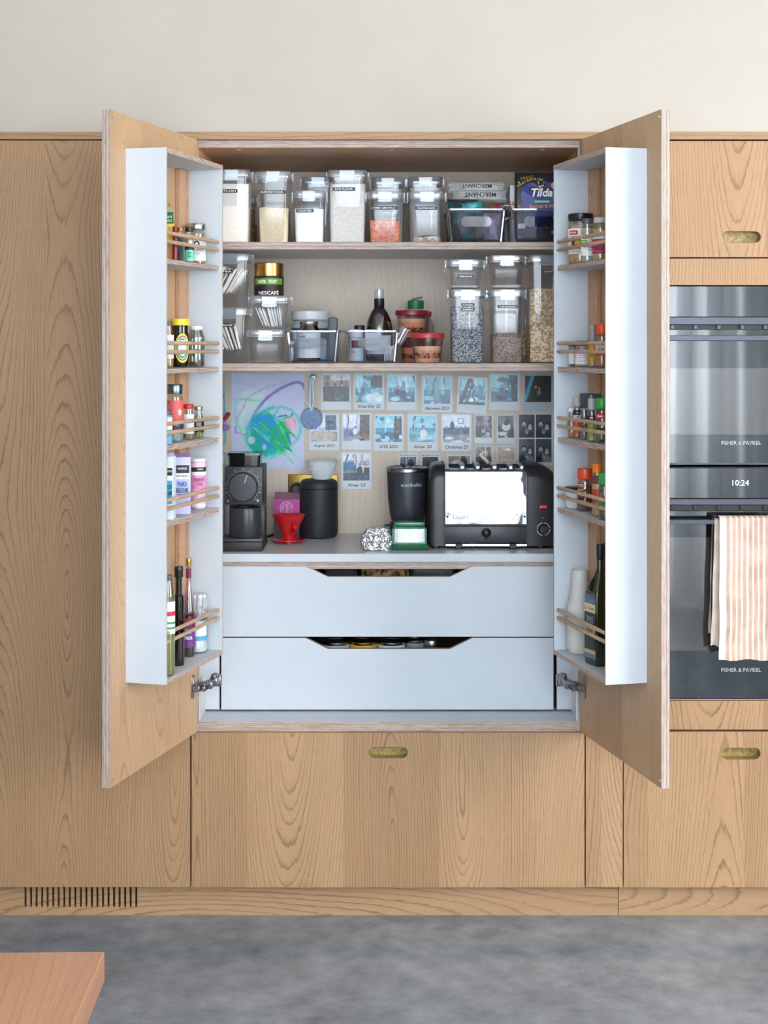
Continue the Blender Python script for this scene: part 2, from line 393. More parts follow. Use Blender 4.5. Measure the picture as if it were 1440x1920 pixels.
# ------------------------------------------------------------------ brass finger pull
def slot_loop(w, h, n=8):
    r = h/2; pts = []
    for k in range(n+1): a = -math.pi/2+math.pi*k/n; pts.append((w/2-r+r*math.cos(a), r*math.sin(a)))
    for k in range(n+1): a = math.pi/2+math.pi*k/n; pts.append((-w/2+r+r*math.cos(a), r*math.sin(a)))
    return pts
def front_with_pull(parent, x0, x1, z0, z1, px0, px1, py0, py1, name):
    """door or drawer front with a routed stadium hole and a brass cup in it"""
    cx, cz = (Xf(px0)+Xf(px1))/2, (Zf(py0)+Zf(py1))/2; w, h = Xf(px1)-Xf(px0), Zf(py0)-Zf(py1)
    L = slot_loop(w, h); n = len(L); b = MB()
    # outer loop point for each inner point, so front and back faces are rings
    out = []
    for (x, z) in L:
        a = math.atan2(z, x); 
        if abs(x) < 1e-9: x = 1e-9
        tx = ((x1-cx) if x > 0 else (x0-cx))/x; tz = ((z1-cz) if z > 0 else (z0-cz))/(z if abs(z) > 1e-9 else 1e-9)
        t = min(abs(tx), abs(tz)); out.append((cx+x*t, cz+z*t))
    corners = [(x1, z1), (x0, z1), (x0, z0), (x1, z0)]
    inner = [(cx+x, cz+z) for x, z in L]
    for cxx, czz in corners:   # snap the nearest ring point onto each corner
        k = min(range(n), key=lambda i: (out[i][0]-cxx)**2+(out[i][1]-czz)**2); out[k] = (cxx, czz)
    vs = [(x, 0, z) for x, z in inner]+[(x, 0, z) for x, z in out]+[(x, .019, z) for x, z in inner]+[(x, .019, z) for x, z in out]
    fs = []; ms = []
    for i in range(n):
        j = (i+1) % n
        fs += [(i, j, n+j, n+i), (2*n+i, 3*n+i, 3*n+j, 2*n+j), (i, 2*n+i, 2*n+j, j), (n+i, n+j, 3*n+j, 3*n+i)]; ms += [0, 0, 1, 0]
    b.add(vs, fs, ms)
    fr = b.build(name, [WOODF, PLY_], parent)
    c = MB(); Lo = [(cx+x*0.985, .004, cz+z*.985) for x, z in L]
    c.loft([[(cx+x*.999, .006, cz+z*.99) for x, z in L], [(cx+x*.999, .034, cz+z*.99) for x, z in L]], cap0=False, cap1=True)
    c.build('brass_pull', BRASS, fr); return fr
def front_plain(parent, x0, x1, z0, z1, name, y=0.0, m=None):
    return MB().bbox(x0, x1, y, y+.019, z0, z1, 0.0005, seg=1).build(name, m or WOODF, parent)

# left tall cabinet
t = thing('tall_cabinet', 'tall plain chestnut cabinet left of the open larder doors', 'cabinet', group='cabinets of the kitchen wall')
front_plain(t, X(-420, 0), Xf(356.4), Zf(1663.5), Zf(263.4), 'cabinet_door')
MB().box(X(-420, 0), Xf(357.5)-.003, .040, .6, Zf(1663), Zf(262)-.004).build('carcass', BLACK, t)
# drawer below the larder
t = thing('drawer_cabinet', 'wide chestnut drawer below the larder with a brass finger pull', 'cabinet', group='cabinets of the kitchen wall')
front_with_pull(t, Xf(359.2), Xf(1096), Zf(1663.5), Zf(1374), 691, 764.5, 1400.5, 1422, 'drawer_front')
MB().box(Xf(358.2), Xf(1096.8), .040, .6, Zf(1663), Z(1374, .02)).build('carcass', BLACK, t)
# filler strip
t = thing('filler_panel', 'narrow chestnut filler panel between the wide drawer and the oven column', 'panel', group='cabinets of the kitchen wall')
front_plain(t, Xf(1098.2), Xf(1167.6), Zf(1663.5), Zf(263.4), 'panel')
MB().box(Xf(1099), Xf(1166), .040, .6, Zf(1663), Zf(264)).build('carcass', BLACK, t)
# oven column
t = thing('oven_cabinet', 'chestnut oven column with brass pulls, holding two black ovens', 'cabinet', group='cabinets of the kitchen wall')
x0, x1 = Xf(1169.6), Xf(1601)
front_with_pull(t, x0, x1, Zf(482.3), Zf(264.5), 1353.5, 1426.5, 433.5, 455.5, 'cabinet_door')
front_plain(t, x0, x1, Zf(534.6), Zf(484.6), 'filler_strip')
front_plain(t, x0, x1, Zf(1368.3), Zf(1314), 'filler_strip')
front_with_pull(t, x0, x1, Zf(1663.5), Zf(1372), 1352.5, 1426, 1402, 1424.5, 'drawer_front')
MB().box(x0, x1, .07, .6, Zf(1663), Zf(264)).build('carcass', BLACK, t)
# next cabinet beyond the ovens, just outside the frame
t = thing('end_cabinet', 'plain tall chestnut cabinet right of the ovens, outside the photograph', 'cabinet', group='cabinets of the kitchen wall')
front_plain(t, Xf(1603), Xf(1740), Zf(1663.5), Zf(264.4), 'cabinet_door')

# ------------------------------------------------------------------ larder
YB = 0.56; YS = 0.125
Xs = lambda px: X(px, YS); Zs = lambda py: Z(py, YS); Yc = .02
xl, xr = X(372.3, Yc), X(1083.8, Yc); zb, ztop = Z(1353, Yc), Z(277, Yc)
lard = thing('larder_cabinet', 'open larder cupboard with two rack doors, shelves, worktop and white drawers', 'cabinet', group='cabinets of the kitchen wall')
board('side_panel', xl-.0175, xl, Yc, YB+.02, Z(1372, Yc), Z(263.2, Yc), 'x', WOODF, lard, WOODC)
board('side_panel', xr, xr+.0175, Yc, YB+.02, Z(1372, Yc), Z(263.2, Yc), 'x', WOODC, lard, WOODF)
board('top_panel', xl+.0002, xr-.0002, Yc, YB+.02, ztop, Z(263.2, Yc), 'z', WOODC, lard)
board('bottom_panel', xl+.0002, xr-.0002, Yc, YB+.02, Z(1372, Yc), zb, 'z', LAM, lard, WHITE)
board('back_panel', xl, xr, YB, YB+.009, zb, ztop, 'y', BIRCH, lard)
ZT1 = ZT1_ = Zs(454); ZT2 = Zs(681.2); ZC = Zs(1038)
for (z_a, z_b) in ((Zs(681.2), Zs(467.5)), (Zs(1038), Zs(695))):  # white side sheets added behind the racks to bounce light into the interior
    board('added_bounce_lining', xl+.0003, xl+.0035, YS, YB-.001, z_a+.0003, z_b-.0003, 'x', WHITE, lard, edge=WHITE)
    board('added_bounce_lining', xr-.0035, xr-.0003, YS, YB-.001, z_a+.0003, z_b-.0003, 'x', WHITE, lard, edge=WHITE)
board('shelf', xl+.0005, xr-.0005, YS, YB-.001, Zs(467.5), ZT1, 'z', LAM, lard)
board('shelf', xl+.0005, xr-.0005, YS, YB-.001, Zs(695), ZT2, 'z', LAM, lard)
MB().box(xl+.0005, xr-.0005, YS-.004, YB-.001, Zs(1053), ZC, fm=[0,0,1,0,0,0]).build('worktop', [COUNTER, WHITE], lard)
board('side_liner', xl+.0003, xl+.004, Yc+.004, YS+.02, zb+.001, Zs(1053)-.001, 'x', LAM, lard, edge=WHITE)
board('side_liner', xr-.004, xr-.0003, Yc+.004, YS+.02, zb+.001, Zs(1053)-.001, 'x', LAM, lard, edge=WHITE)
# side fillers and drawer box
board('drawer_housing_top', xl+.004, xr-.004, YS+.006, YB-.002, Zs(1067.5), Zs(1053.6), 'z', WOODC, lard)
for a, c in ((384.6, 411.2), (1044.2, 1072.6)):
    MB().bbox(Xs(a), Xs(c), YS+.001, YS+.02, Zs(1330.6), Zs(1062), .0005, seg=1).build('filler_strip', WHITE, lard)
MB().box(Xs(413), Xs(414), YS+.022, YB-.01, zb+.004, Zs(1070)).build('drawer_runner_panel', BLACK, lard)
MB().box(Xs(1041), Xs(1042), YS+.022, YB-.01, zb+.004, Zs(1070)).build('drawer_runner_panel', BLACK, lard)
for (ya, yb, yc) in ((1062.0, 1193.6, 1081.6), (1196.2, 1330.4, 1217.0)):
    poly = [(415, yb), (1037.6, yb), (1037.6, ya), (885.5, ya), (843.5, yc), (615, yc), (573, ya), (415, ya)]
    P = [(Xs(a), Zs(c)) for a, c in poly]; n = len(P)
    vs = [(x, YS, z) for x, z in P]+[(x, YS+.018, z) for x, z in P]
    fs = [tuple(range(n)), tuple(range(2*n-1, n-1, -1))]+[(i, n+i, n+(i+1) % n, (i+1) % n) for i in range(n)]
    fr = MB().add(vs, fs, [0, 0]+[1]*n).build('drawer_front', [WHITE, PLY_], lard)
    bx = MB(); w0, w1 = Xs(421), Xs(1032); zbm = Zs(yb)+.012
    bx.box(w0, w1, YS+.02, YB-.03, zbm, zbm+.006); bx.box(w0, w0+.008, YS+.02, YB-.03, zbm, Zs(ya)-.04); bx.box(w1-.008, w1, YS+.02, YB-.03, zbm, Zs(ya)-.04)
    bx.box(w0, w1, YB-.038, YB-.03, zbm, Zs(ya)-.04)
    bx.build('drawer_box', mat('#6b4a3a', .6), fr)
for k in (442, 728, 1012): # shelf light dots / screws in the top
    MB().lathe([(.006, 0), (.006, .002), (.004, .003)], X(k+6, .06), .06, ztop-.0015, 14).build('screw_cap', mat('#d8cabb', .4), lard)

# ------------------------------------------------------------------ doors with racks
HZ = {}
RT = [.2037, -.0513, -.2293, -.406, -.766]        # rack shelf tops relative to H
RB = [(.264, .244), (.0085, -.0125), (-.179, -.2), (-.356, -.3765), (-.664, -.6845)]
RACKX = {}
def make_door(sg, hx, hy, ang):
    """sg=1: left door; sg=-1: right door. local x runs from hinge to free edge, local b*sg out of the inner face"""
    ux, uy = (-math.sin(ang)*sg, -math.cos(ang)); rot = math.atan2(uy, ux)
    M = Matrix.Translation((hx, hy, 0)) @ Matrix.Rotation(rot, 4, 'Z'); RACKX[sg] = (M, sg)
    zt_, zb_ = H+.537, H-.9995
    y0, y1 = (-.0200, 0) if sg > 0 else (0, .0200)
    d = board('larder_door', 0.0, .5100, y0, y1, zb_, zt_, 'y', WOODD, lard, WOODD)
    d.location = (hx, hy, 0); d.rotation_euler = (0, 0, rot)
    a0, a1, dp, th = .0775, .4290, .102, .0125
    zt2, zb2 = H+.4585, H-.7775
    B = lambda *r: (min(r[0]*sg, r[1]*sg), max(r[0]*sg, r[1]*sg))
    ya, yb = B(.0003, dp)
    board('rack_side', a1-.0045, a1, ya, yb, zb2, zt2, 'x', WHITE, d)
    board('rack_side', a0, a0+.0045, ya, yb, zb2, zt2, 'x', WHITE, d)
    board('rack_top', a0+.005, a1-.005, ya, yb, zt2-.012, zt2-.0003, 'z', WHITE, d, edge=PLZ)
    board('rack_bottom', a0+.005, a1-.005, ya, yb, zb2+.0003, H+RT[4], 'z', WHITE, d)
    ys0, ys1 = B(.0003, dp-.009)
    for k, zz in enumerate(RT):
        if k < 4: board('rack_shelf', a0+.0047, a1-.0047, ys0, ys1, H+zz-.0115, H+zz, 'z', WHITE, d)
        for r_ in RB[k]:
            MB().rod((a0+.0035, (dp-.010)*sg, H+r_), (a1-.0035, (dp-.010)*sg, H+r_), .0047).build('rack_rail', WOODR, d)
    bt0, bt1 = B(.0003, .012)
    MB().bbox(a0+.006, a0+.066, bt0, bt1, H+RT[4]+.001, zt2-.013, .001, seg=1).build('back_batten', WOODBT, d)
    for zz in (H+.385, H-.03):
        MB(Matrix.Translation((a0+.030, .012*sg, zz)) @ Matrix.Rotation(-math.pi/2*sg, 4, 'X')).lathe([(.0045, 0), (.0045, .0012), (.002, .0018), (.001, .0008)], seg=12).build('screw', STEEL, d)
    for zz in (zt_-.016, zb_+.016):
        MB(Matrix.Translation((.500, 0, zz)) @ Matrix.Rotation(-math.pi/2*sg, 4, 'X')).lathe([(.0045, 0), (.0040, .002), (.002, .0028)], seg=12).build('bumper_dot', clear('#ffffff', face=.3), d)
    # concealed hinges
    for zc in (H-.876,):
        h = MB(); q = lambda x0, x1, b0, b1, z0, z1, r=.001: h.bbox(x0, x1, *B(b0, b1), zc+z0, zc+z1, r, seg=1)
        q(.026, .033, 0.0, .004, -.030, .030); q(.033, .040, .001, .003, -.028, .028)
        q(.016, .040, .003, .022, -.011, .006, .002); q(.006, .030, .018, .034, -.011, .004, .002)
        h.ell((.020, .026*sg, zc+.008), .016, .014, .006)
        q(-.012, .014, .026, .046, -.008, .014, .003); q(-.030, -.006, .032, .052, -.004, .020, .003)
        q(-.040, -.026, .030, .054, -.010, .022, .002)
        h.ell((-.018, .042*sg, zc+.022), .015, .010, .006)
        h.build('hinge', mat('#9a9ca2', .25, 1.0), d)
        k_ = MB()
        for k2 in range(2): 
            ya2, yb2 = B(.0215, .0225); k_.box(.018+k2*.012, .024+k2*.012, ya2, yb2, zc-.008, zc+.003)
        ya2, yb2 = B(.0335, .0348); k_.box(.010, .014, ya2, yb2, zc-.008, zc+.001); k_.box(.018, .026, ya2, yb2, zc-.008, zc+.001)
        k_.build('hinge_recess', mat('#17181c', .4), d, kind='stuff')
    return d
DL = make_door(1, X(369.6, 0), 0.0, math.radians(15.0))
DR = make_door(-1, X(1088.4, 0), 0.0, math.radians(13.6))
def rackpos(sg, px, b=.045, rad=.0):
    """world point on the rack floor line whose image column is px, b metres out of the door"""
    M, _ = RACKX[sg]; lo, hi = .06, .46
    f = lambda a: (lambda p: CXP+p.x/(D+p.y)*F)(M @ Vector((a, b*sg, 0)))
    while b < .084 and ((f(.088+rad) > px) if sg < 0 else (f(.088+rad) < px)): b += .002
    g = f(lo) < f(hi)
    for _ in range(40):
        m = (lo+hi)/2
        if (f(m) < px) == g: lo = m
        else: hi = m
    p = M @ Vector((lo, b*sg, 0)); return p.x, p.y
# ------------------------------------------------------------------ food containers
CLEAR = clear('#f3f4f6', face=.05); LIDC = clear('#e2e6ec', face=.14, milk=.14); CLIP = clear('#eef1f5', face=.07, milk=.10, rough=.12)
DYMO = mat('#16181d', .4); INK = mat('#f2f2f0', .5); INKB = mat('#1b1b1f', .5)
def granules(bm, w, d, r, z0, z1, top, seed, mi=0):
    """filled volume with an uneven top surface"""
    rnd = random.Random(seed); n = 6
    base = rr(w*.93, d*.93, r*.9, n, 0, 0, z0); up = rr(w, d, r, n, 0, 0, z1)
    ph = rnd.random()*6
    up = [(x, y, z+top*(math.sin(x/w*7+ph)+.6*math.sin(x/w*17+ph*2))*.5) for x, y, z in up]
    mid = [(x*.55, y*.55, z1+top*(rnd.random()-.2)) for x, y, z in up]
    bm.loft([base, up, mid], mi)
_tx = {}
def grainmat(c1, c2, scale=300, bump=.5, c3=None):
    k = (c1, c2, scale)
    if k not in _tx:
        m, nt, b = newmat('food_'+c1.strip('#')); q = NT(nt); tc = nt.nodes.new('ShaderNodeTexCoord')
        v = nt.nodes.new('ShaderNodeTexVoronoi'); v.inputs['Scale'].default_value = scale; nt.links.new(tc.outputs['Object'], v.inputs['Vector'])
        sc = nt.nodes.new('ShaderNodeSeparateColor'); nt.links.new(v.outputs['Color'], sc.inputs[0])
        nt.links.new(q.ramp(sc.outputs[0], [(.25, c1), (.75, c2)]), b.inputs['Base Color']); b.inputs['Roughness'].default_value = .85
        bp = nt.nodes.new('ShaderNodeBump'); bp.inputs['Strength'].default_value = bump; bp.inputs['Distance'].default_value = .002; bp.invert = True
        nt.links.new(v.outputs['Distance'], bp.inputs['Height']); nt.links.new(bp.outputs['Normal'], b.inputs['Normal'])
        _tx[k] = m
    return _tx[k]
def container(label, pl, pr, pt, zb_, Yf, dep=None, fill=None, lev=None, txts=(), group='clip-lid food containers on the larder shelves', side=True, foodname='flour', top=.003, lidmat=None, w0=None, taper=.86):
    """clear food box with a clip lid; pl, pr, pt are the left, right and top of its lid in the photograph"""
    x0, x1 = X(pl, Yf), X(pr, Yf); w = x1-x0; h = Z(pt, Yf)-zb_; d = dep or w*1.0
    Yc_ = Yf+d/2
    t = thing('food_container', label, 'container', ((x0+x1)/2, Yc_, zb_), 0, group)
    lh = .013; bw, bd = w*.90, d*.90; r = .016 if w > .07 else .012; hb = h-lh
    b = MB()
    L = [rr(bw*taper*.93, bd*taper*.93, r*.8, 5, z=.0008), rr(bw*taper, bd*taper, r, 5, z=.006), rr(bw*(taper+.09), bd*(taper+.09), r, 5, z=hb*.6), rr(bw, bd, r, 5, z=hb-.002), rr(bw*1.035, bd*1.035, r, 5, z=hb)]
    b.loft(L, 0, True, False); b.build('container_body', CLEAR, t)
    l = MB(); l.loft([rr(bw*1.04, bd*1.04, r, 5, z=hb-.008), rr(bw*1.07, bd*1.07, r*1.05, 5, z=hb-.006), rr(bw*1.07, bd*1.07, r*1.05, 5, z=hb+.004), rr(bw*1.05, bd*1.05, r, 5, z=hb+lh-.003), rr(bw*1.0, bd*1.0, r, 5, z=hb+lh-.0008), rr(bw*.9, bd*.9, r, 5, z=hb+lh-.0008), rr(bw*.88, bd*.88, r, 5, z=hb+lh-.003)], 0, False, True)
    lid = l.build('lid', lidmat or LIDC, t)
    l2 = MB(); l2.loft([rr(bw*1.045, bd*1.045, r, 5, z=hb-.0085), rr(bw*1.075, bd*1.075, r, 5, z=hb-.0075), rr(bw*1.075, bd*1.075, r, 5, z=hb-.0055)], 0, False, False)
    l2.build('lid_rim', CLIP, lid)
    cw = min(w*.36, .04)
    def clip(fx, fy, ang):
        c = MB(Matrix.Translation((fx, fy, hb)) @ Matrix.Rotation(ang, 4, 'Z'))
        prof = [(cw/2, lh*.72), (cw/2, lh*.1), (cw*.44, -.005), (cw*.52, -.0145), (cw*.40, -.0185), (-cw*.40, -.0185), (-cw*.52, -.0145), (-cw*.44, -.005), (-cw/2, lh*.1), (-cw/2, lh*.72)]
        c.prism(prof, -.0045, -.001); c.bbox(-cw*.42, cw*.42, -.0065, -.0045, -.0175, -.0125, .0008, seg=1); c.build('clip', CLIP, lid)
    clip(0, -bd*.535, 0)
    if side: clip(bw*.535, 0, math.pi/2); clip(-bw*.535, 0, -math.pi/2)
    if fill:
        hz = (Z(lev, Yf)-zb_) if lev else hb*.8
        g = MB(); k = taper+(1-taper)*min(1, hz/hb*1.2)
        granules(g, bw*k*.965, bd*k*.965, r*.8, .003, hz, top, hash_(label)); g.build(foodname, fill, t)
    for (s_, a, c, py) in txts:
        f = MB(); tx0, tx1 = X(a, Yf)-(x0+x1)/2, X(c, Yf)-(x0+x1)/2; zc = Z(py, Yf)-zb_; hh = .0046
        fy = -bd/2*(taper+(1-taper)*zc/hb)*1.012-.0010
        f.box(tx0, tx1, fy-.0004, fy+.0006, zc-hh, zc+hh, 0)
        f.text('  '.join(s_.split(' ')) if 0 else s_, w=(tx1-tx0)*.78, h=.0044, fn=flat((tx0+tx1)/2, zc, fy-.0006), mi=1, bold=.01)
        f.build('tape_label', [DYMO, INK], t)
    return t
def hash_(s): return sum((i+1)*ord(c) for i, c in enumerate(s)) % 9973
W_FLOUR = grainmat('#e9e7df', '#f1efe9', 420, .15); ALM = grainmat('#dcc9a4', '#e9dabb', 420, .3); CAST = grainmat('#eef1f4', '#f6f8fa', 600, .1)
RYE = grainmat('#cfc9c3', '#dedad6', 420, .2); LENT = grainmat('#d9765c', '#eda48c', 260, .6); NUTS = grainmat('#b99a84', '#e8e2da', 120, .8)
CHIA = grainmat('#3d4046', '#a9adb3', 420, .6); BROWN = grainmat('#83685c', '#b39d92', 350, .5); OATS = grainmat('#a98a68', '#e2cfb2', 210, .7); PALE = grainmat('#cfcac6', '#e0dcd8', 400, .2)
SP = grainmat('#7b5a3c', '#a5805c', 200, .5)
Y1 = .145
container('tall clear container of pale plain flour beside the left rack, labelled PLAIN', 399, 470, 316, ZT1, Y1, .125, W_FLOUR, 343, [('PLAIN', 416, 445, 357.5)])
container('tall clear container labelled ALMOND FLOUR, two thirds full of tan ground almonds', 478, 546, 319, ZT1, Y1, .125, ALM, 391, [('ALMOND FLOUR', 482, 536, 359.5)], top=.006)
container('shorter clear container labelled CASTER, nearly full of white sugar', 547, 611, 356, ZT1, Y1, .10, CAST, 390, [('CASTER', 555, 588, 395)])
container('tall clear container labelled RYE FLOUR, full of greyish flour', 611.5, 690, 317, ZT1, Y1, .15, RYE, 345, [('RYE FLOUR', 623.5, 666, 354)], top=.006)
container('clear container of orange red lentils with a long black tape label', 686.5, 757.5, 357, ZT1, Y1, .09, LENT, 412, [('RED LENTILS', 695.5, 746, 389.5)], foodname='lentils')
container('clear container with a little nut mix at its base, beside the first shelf bin', 765, 836, 357, ZT1, Y1, .09, NUTS, 443, [('CHOPPED NUTS', 778, 820, 390)], foodname='nuts', top=.008)
container('low clear container of brown powder in the gap behind the PLAIN flour', 424, 481, 366, ZT1, .33, .1, SP, 392, foodname='powder')
container('clear container standing behind the CASTER one with only its top showing', 563, 629, 330, ZT1, .335, .12, PALE, 380)
container('clear container standing behind the red lentils with only its top showing', 694, 760, 331, ZT1, .31, .12, PALE, 352)
container('clear container standing behind the nut mix with only its top showing', 763.5, 832, 330, ZT1, .31, .12, PALE, 352)
Y2 = .150
c = container('clear container labelled TEA full of pale tea bags, stacked against the left rack', 396, 471, 474, ZT2+.1530, Y2, .12, txts=[('TEA', 414, 436, 509)])
container('clear container labelled DECAF full of tea bags, under the TEA container', 394, 467, 576, ZT2, Y2, .12, txts=[('DECAF', 408, 439, 609.5)])
c_low = container('small empty clear container at the bottom of the stack under the coffee jar', 460, 535, 617, ZT2, Y2, .09, PALE, 678, foodname='paper')
container('small clear container of pale tea bags between the empty one and the coffee jar', 465, 545, 554, Z(617, Y2)+.0003, Y2, .09)
container('clear container labelled CHIA SEED filled with speckled grey seeds', 841.5, 913, 541, ZT2, Y2, .12, CHIA, 576, [('CHIA', 865, 890, 571.5), ('SEED', 865, 890, 580.5)], foodname='seeds')
container('small clear container stacked on top of the grey chia seeds', 837, 909, 485, Z(541, Y2)+.0003, Y2, .11, PALE, 536, [('GRAINS', 858, 889, 518)])
container('clear container half full of reddish brown grains under a small clear box', 916, 988, 541, ZT2, Y2, .12, BROWN, 628, [('LINSEED', 933, 974, 575)], foodname='grains', top=.012)
container('small clear container with a peach tinted lid at the top of the right stack', 914.5, 987, 477, Z(541, Y2)+.0003, Y2, .11, PALE, 534, lidmat=clear('#efd2c4', face=.2, milk=.1))
container('tall clear container of rolled oats beside the right rack, labelled OATS', 988, 1063, 476, ZT2, Y2, .16, OATS, 541, [('OATS', 1018, 1044, 509)], foodname='oats')
container('narrow clear container behind the gap beside the oats', 972, 1026, 540, ZT2, .33, .1, OATS, 618, foodname='grains')
# tea bags: every sachet is an object of its own
def sachets(cx, zb_, n, lean, w, h, label, group, seed, Yf):
    rnd = random.Random(seed); m = soft('sachet_paper_'+str(seed), '#cfcac6', '#ece9e6', 60, .8)
    b = MB(); b.loft([rr(w, .0018, .0006, 2, z=0), rr(w*1.0, .0040, .001, 2, z=h*.12), rr(w, .0040, .001, 2, z=h*.85), rr(w, .0010, .0003, 2, z=h)], 0)
    first = b.build('tea_sachet', m); tag(first, label, 'sachet', group); first.rotation_mode = 'ZYX'
    for i in range(n):
        o = first if i == 0 else first.copy()
        if i: COL.objects.link(o)
        u = i/(n-1)
        if lean: # fanned sideways seen edge on
            o.location = (cx-.030+u*.050+(.012 if lean > 0 else -.004), Yf+.034+rnd.random()*.010, zb_+.006+abs(u-.5)*.004)
            o.rotation_euler = (0, math.radians(-(lean)+u*16+rnd.uniform(-2, 2)), math.radians(90+rnd.uniform(-9, 9)))
        else:
            o.location = (cx, Yf+.02+i*.006, zb_+.005); o.rotation_euler = (math.radians(-6), 0, 0)
sachets(X(505, .17), Z(617, Y2)+.0003, 13, 24, .052, .054, 'pale tea bag leaning in the small box below the coffee jar', 'tea bags in the small box', 5, Y2)
sachets(X(428, .17), ZT2, 14, 30, .058, .070, 'pale tea bag leaning in the DECAF container', 'tea bags in the DECAF container', 6, Y2)
sachets(X(423, .17), ZT2+.1530, 14, -20, .058, .075, 'pale tea bag slanting in the TEA container', 'tea bags in the TEA container', 7, Y2)
for o in [o for o in bpy.data.objects if o.get('group') == 'tea bags in the DECAF container']: o.location.z += .030
for o in [o for o in bpy.data.objects if o.get('group') == 'tea bags in the TEA container']: o.location.z += .030

# ------------------------------------------------------------------ jars and bottles
def cyl_label(r, z0, z1, a0=-1.5, a1=1.5, mi=0, b=None, n=18, e=.0006):
    """a printed sleeve around part of a round jar, centred on the -y side"""
    b = b or MB(); R = r+e
    p = [(R*math.sin(a0+(a1-a0)*i/n), -R*math.cos(a0+(a1-a0)*i/n)) for i in range(n+1)]
    vs = [(x, y, z0) for x, y in p]+[(x, y, z1) for x, y in p]
    b.add(vs, [(i, i+1, n+2+i, n+1+i) for i in range(n)], mi, True); return b
GLASS = clear('#f2f5f4', face=.09); 
def jar(name, label, cat, x, y, z, r, h, lid=('#222326', .18, .9), fillc=None, level=.8, bands=(), body=None, group=None, rot=0.0, neck=.86, shoulder=.1, lidrough=.35, lidmetal=0, ribs=False, texts=(), sq=False, fillmat=None, top=None):
    """jar: lid=(colour, share of the height, radius share); bands=[(z0,z1,colour,a0,a1)]; texts=[(string,z,h,width,colour,phi)]"""
    t = thing(name, label, cat, (x, y, z), rot, group)
    lh = h*lid[1]; hb = h-lh; rn = r*neck
    prof = [(r*.86, 0.0005), (r*.97, h*.02), (r, h*.05), (r, hb*(1-shoulder*1.6)), (r*.985, hb*(1-shoulder*1.2)), (rn*1.02, hb*(1-shoulder*.35)), (rn, hb-.001)]
    b = MB()
    if sq: 
        b.loft([rr(2*q_*1, 2*q_, q_*.35, 5, z=zz) for q_, zz in prof], 0, True, True)
    else: b.lathe(prof, mi=0, seg=24)
    b.build('jar_body', body or GLASS, t)
    if fillc or fillmat:
        f = MB(); hl = hb*level; fr = r*.94
        pf = [(r*.82, .002), (fr, h*.05), (fr, min(hl, hb*(1-shoulder*1.6))), (fr*(1 if hl < hb*(1-shoulder) else neck), hl)]
        if sq: f.loft([rr(2*q_, 2*q_, q_*.35, 5, z=zz) for q_, zz in pf])
        else: f.lathe(pf, seg=22)
        f.build('contents', fillmat or grainmat(fillc, lighter(fillc), 260, .4), t)
    l = MB(); rl = r*lid[2]; e = min(.0015, lh*.12)
    if ribs:
        n = 36; mk = lambda k, z_: [((rl*(k if i % 2 else k*.965))*math.cos(2*math.pi*i/n), (rl*(k if i % 2 else k*.965))*math.sin(2*math.pi*i/n), z_) for i in range(n)]
        l.loft([mk(1, hb), mk(1, h-e), mk(.95, h)], smooth=False)
    else: l.lathe([(rl*.97, hb), (rl, hb+e), (rl, h-e*1.4), (rl*.95, h-.0003), (rl*.9, h), (rl*.84, h-.0012)], seg=26)
    l.build('lid', mat(lid[0], lidrough, lidmetal), t)
    if bands or texts:
        g = MB(); mats = []
        def mi_(c):
            m = mat(c, .5) 
            if m not in mats: mats.append(m)
            return mats.index(m)
        for i, bd_ in enumerate(bands):
            z0_, z1_, c = bd_[:3]; a0, a1 = bd_[3:5] if len(bd_) > 3 else (-1.5, 1.5)
            if sq: s_ = r*1.0; g.box(s_*math.sin(a0)*.95, s_*math.sin(a1)*.95, -r-.0007-i*.00025, -r+.001, h*z0_, h*z1_, mi_(c))
            else: cyl_label(r, h*z0_, h*z1_, a0, a1, mi_(c), g, e=.0005+i*.0003)
        for tt in texts:
            s_, zc, hh, ww, c, phi = (list(tt)+[0]*6)[:6]
            e_ = .0005+len(bands)*.0003+.0004
            fn = flat(phi*r, h*zc, -r-e_-.0004) if sq else wrap(r+e_, h*zc, phi)
            g.text(s_, w=(ww*r if ww else None), h=(h*hh if hh else None), fn=fn, mi=mi_(c), bold=.012)
        g.build('label', mats, t)
    return t
def lighter(c, k=.28):
    c = c.lstrip('#'); v = [int(c[i:i+2], 16) for i in (0, 2, 4)]
    return '#'+''.join('%02x' % int(q_+(255-q_)*k) for q_ in v)
def on_shelf(pl, pr, pt, zb_, Yf):
    """centre x, radius, height of something whose silhouette is given in pixels, standing at depth Yf (its axis)"""
    return X((pl+pr)/2, Yf), (X(pr, Yf)-X(pl, Yf))/2, Z(pt, Yf)-zb_
# coffee jar
zt_ = Z(554, Y2)+.0005; x_, r_, h_ = on_shelf(477, 532, 493.5, zt_, .195)
jar('coffee_jar', 'coffee jar with a gold lid and green banner on a tea bag box', 'jar', x_, .195, zt_, r_, h_, lid=('#c79a5e', .42, 1.0), body=clear('#e8d9c8', face=.1), fillmat=mat('#2a1712', .8), level=.97, lidmetal=1, lidrough=.28, shoulder=.03, neck=.95,
    bands=[(.0, .57, '#2a1a14'), (.335, .52, '#5f9427', -1.1, 1.15), (.0, .24, '#1c1412', -.95, .95)],
    texts=[('100%', .42, .1, .62, '#ffffff', -.42), ('RESPONSIBLY', .45, .045, .6, '#ffffff', .35), ('SOURCED', .395, .04, .5, '#ffffff', .3), ('NESCAFÉ', .09, .13, 1.45, '#f5f5f5', .05)])
# white tub behind the first bin
x_, r_, h_ = on_shelf(547, 616, 583, ZT2, .41)
jar('supplement_tub', 'large white tub with a white lid behind the left clear bin', 'tub', x_, .41, ZT2, r_, h_, lid=('#e6ebec', .18, 1.02), body=mat('#cfd4d6', .5), bands=[(.0, .45, '#dadfe0'), (.62, .66, '#2f6f66')])

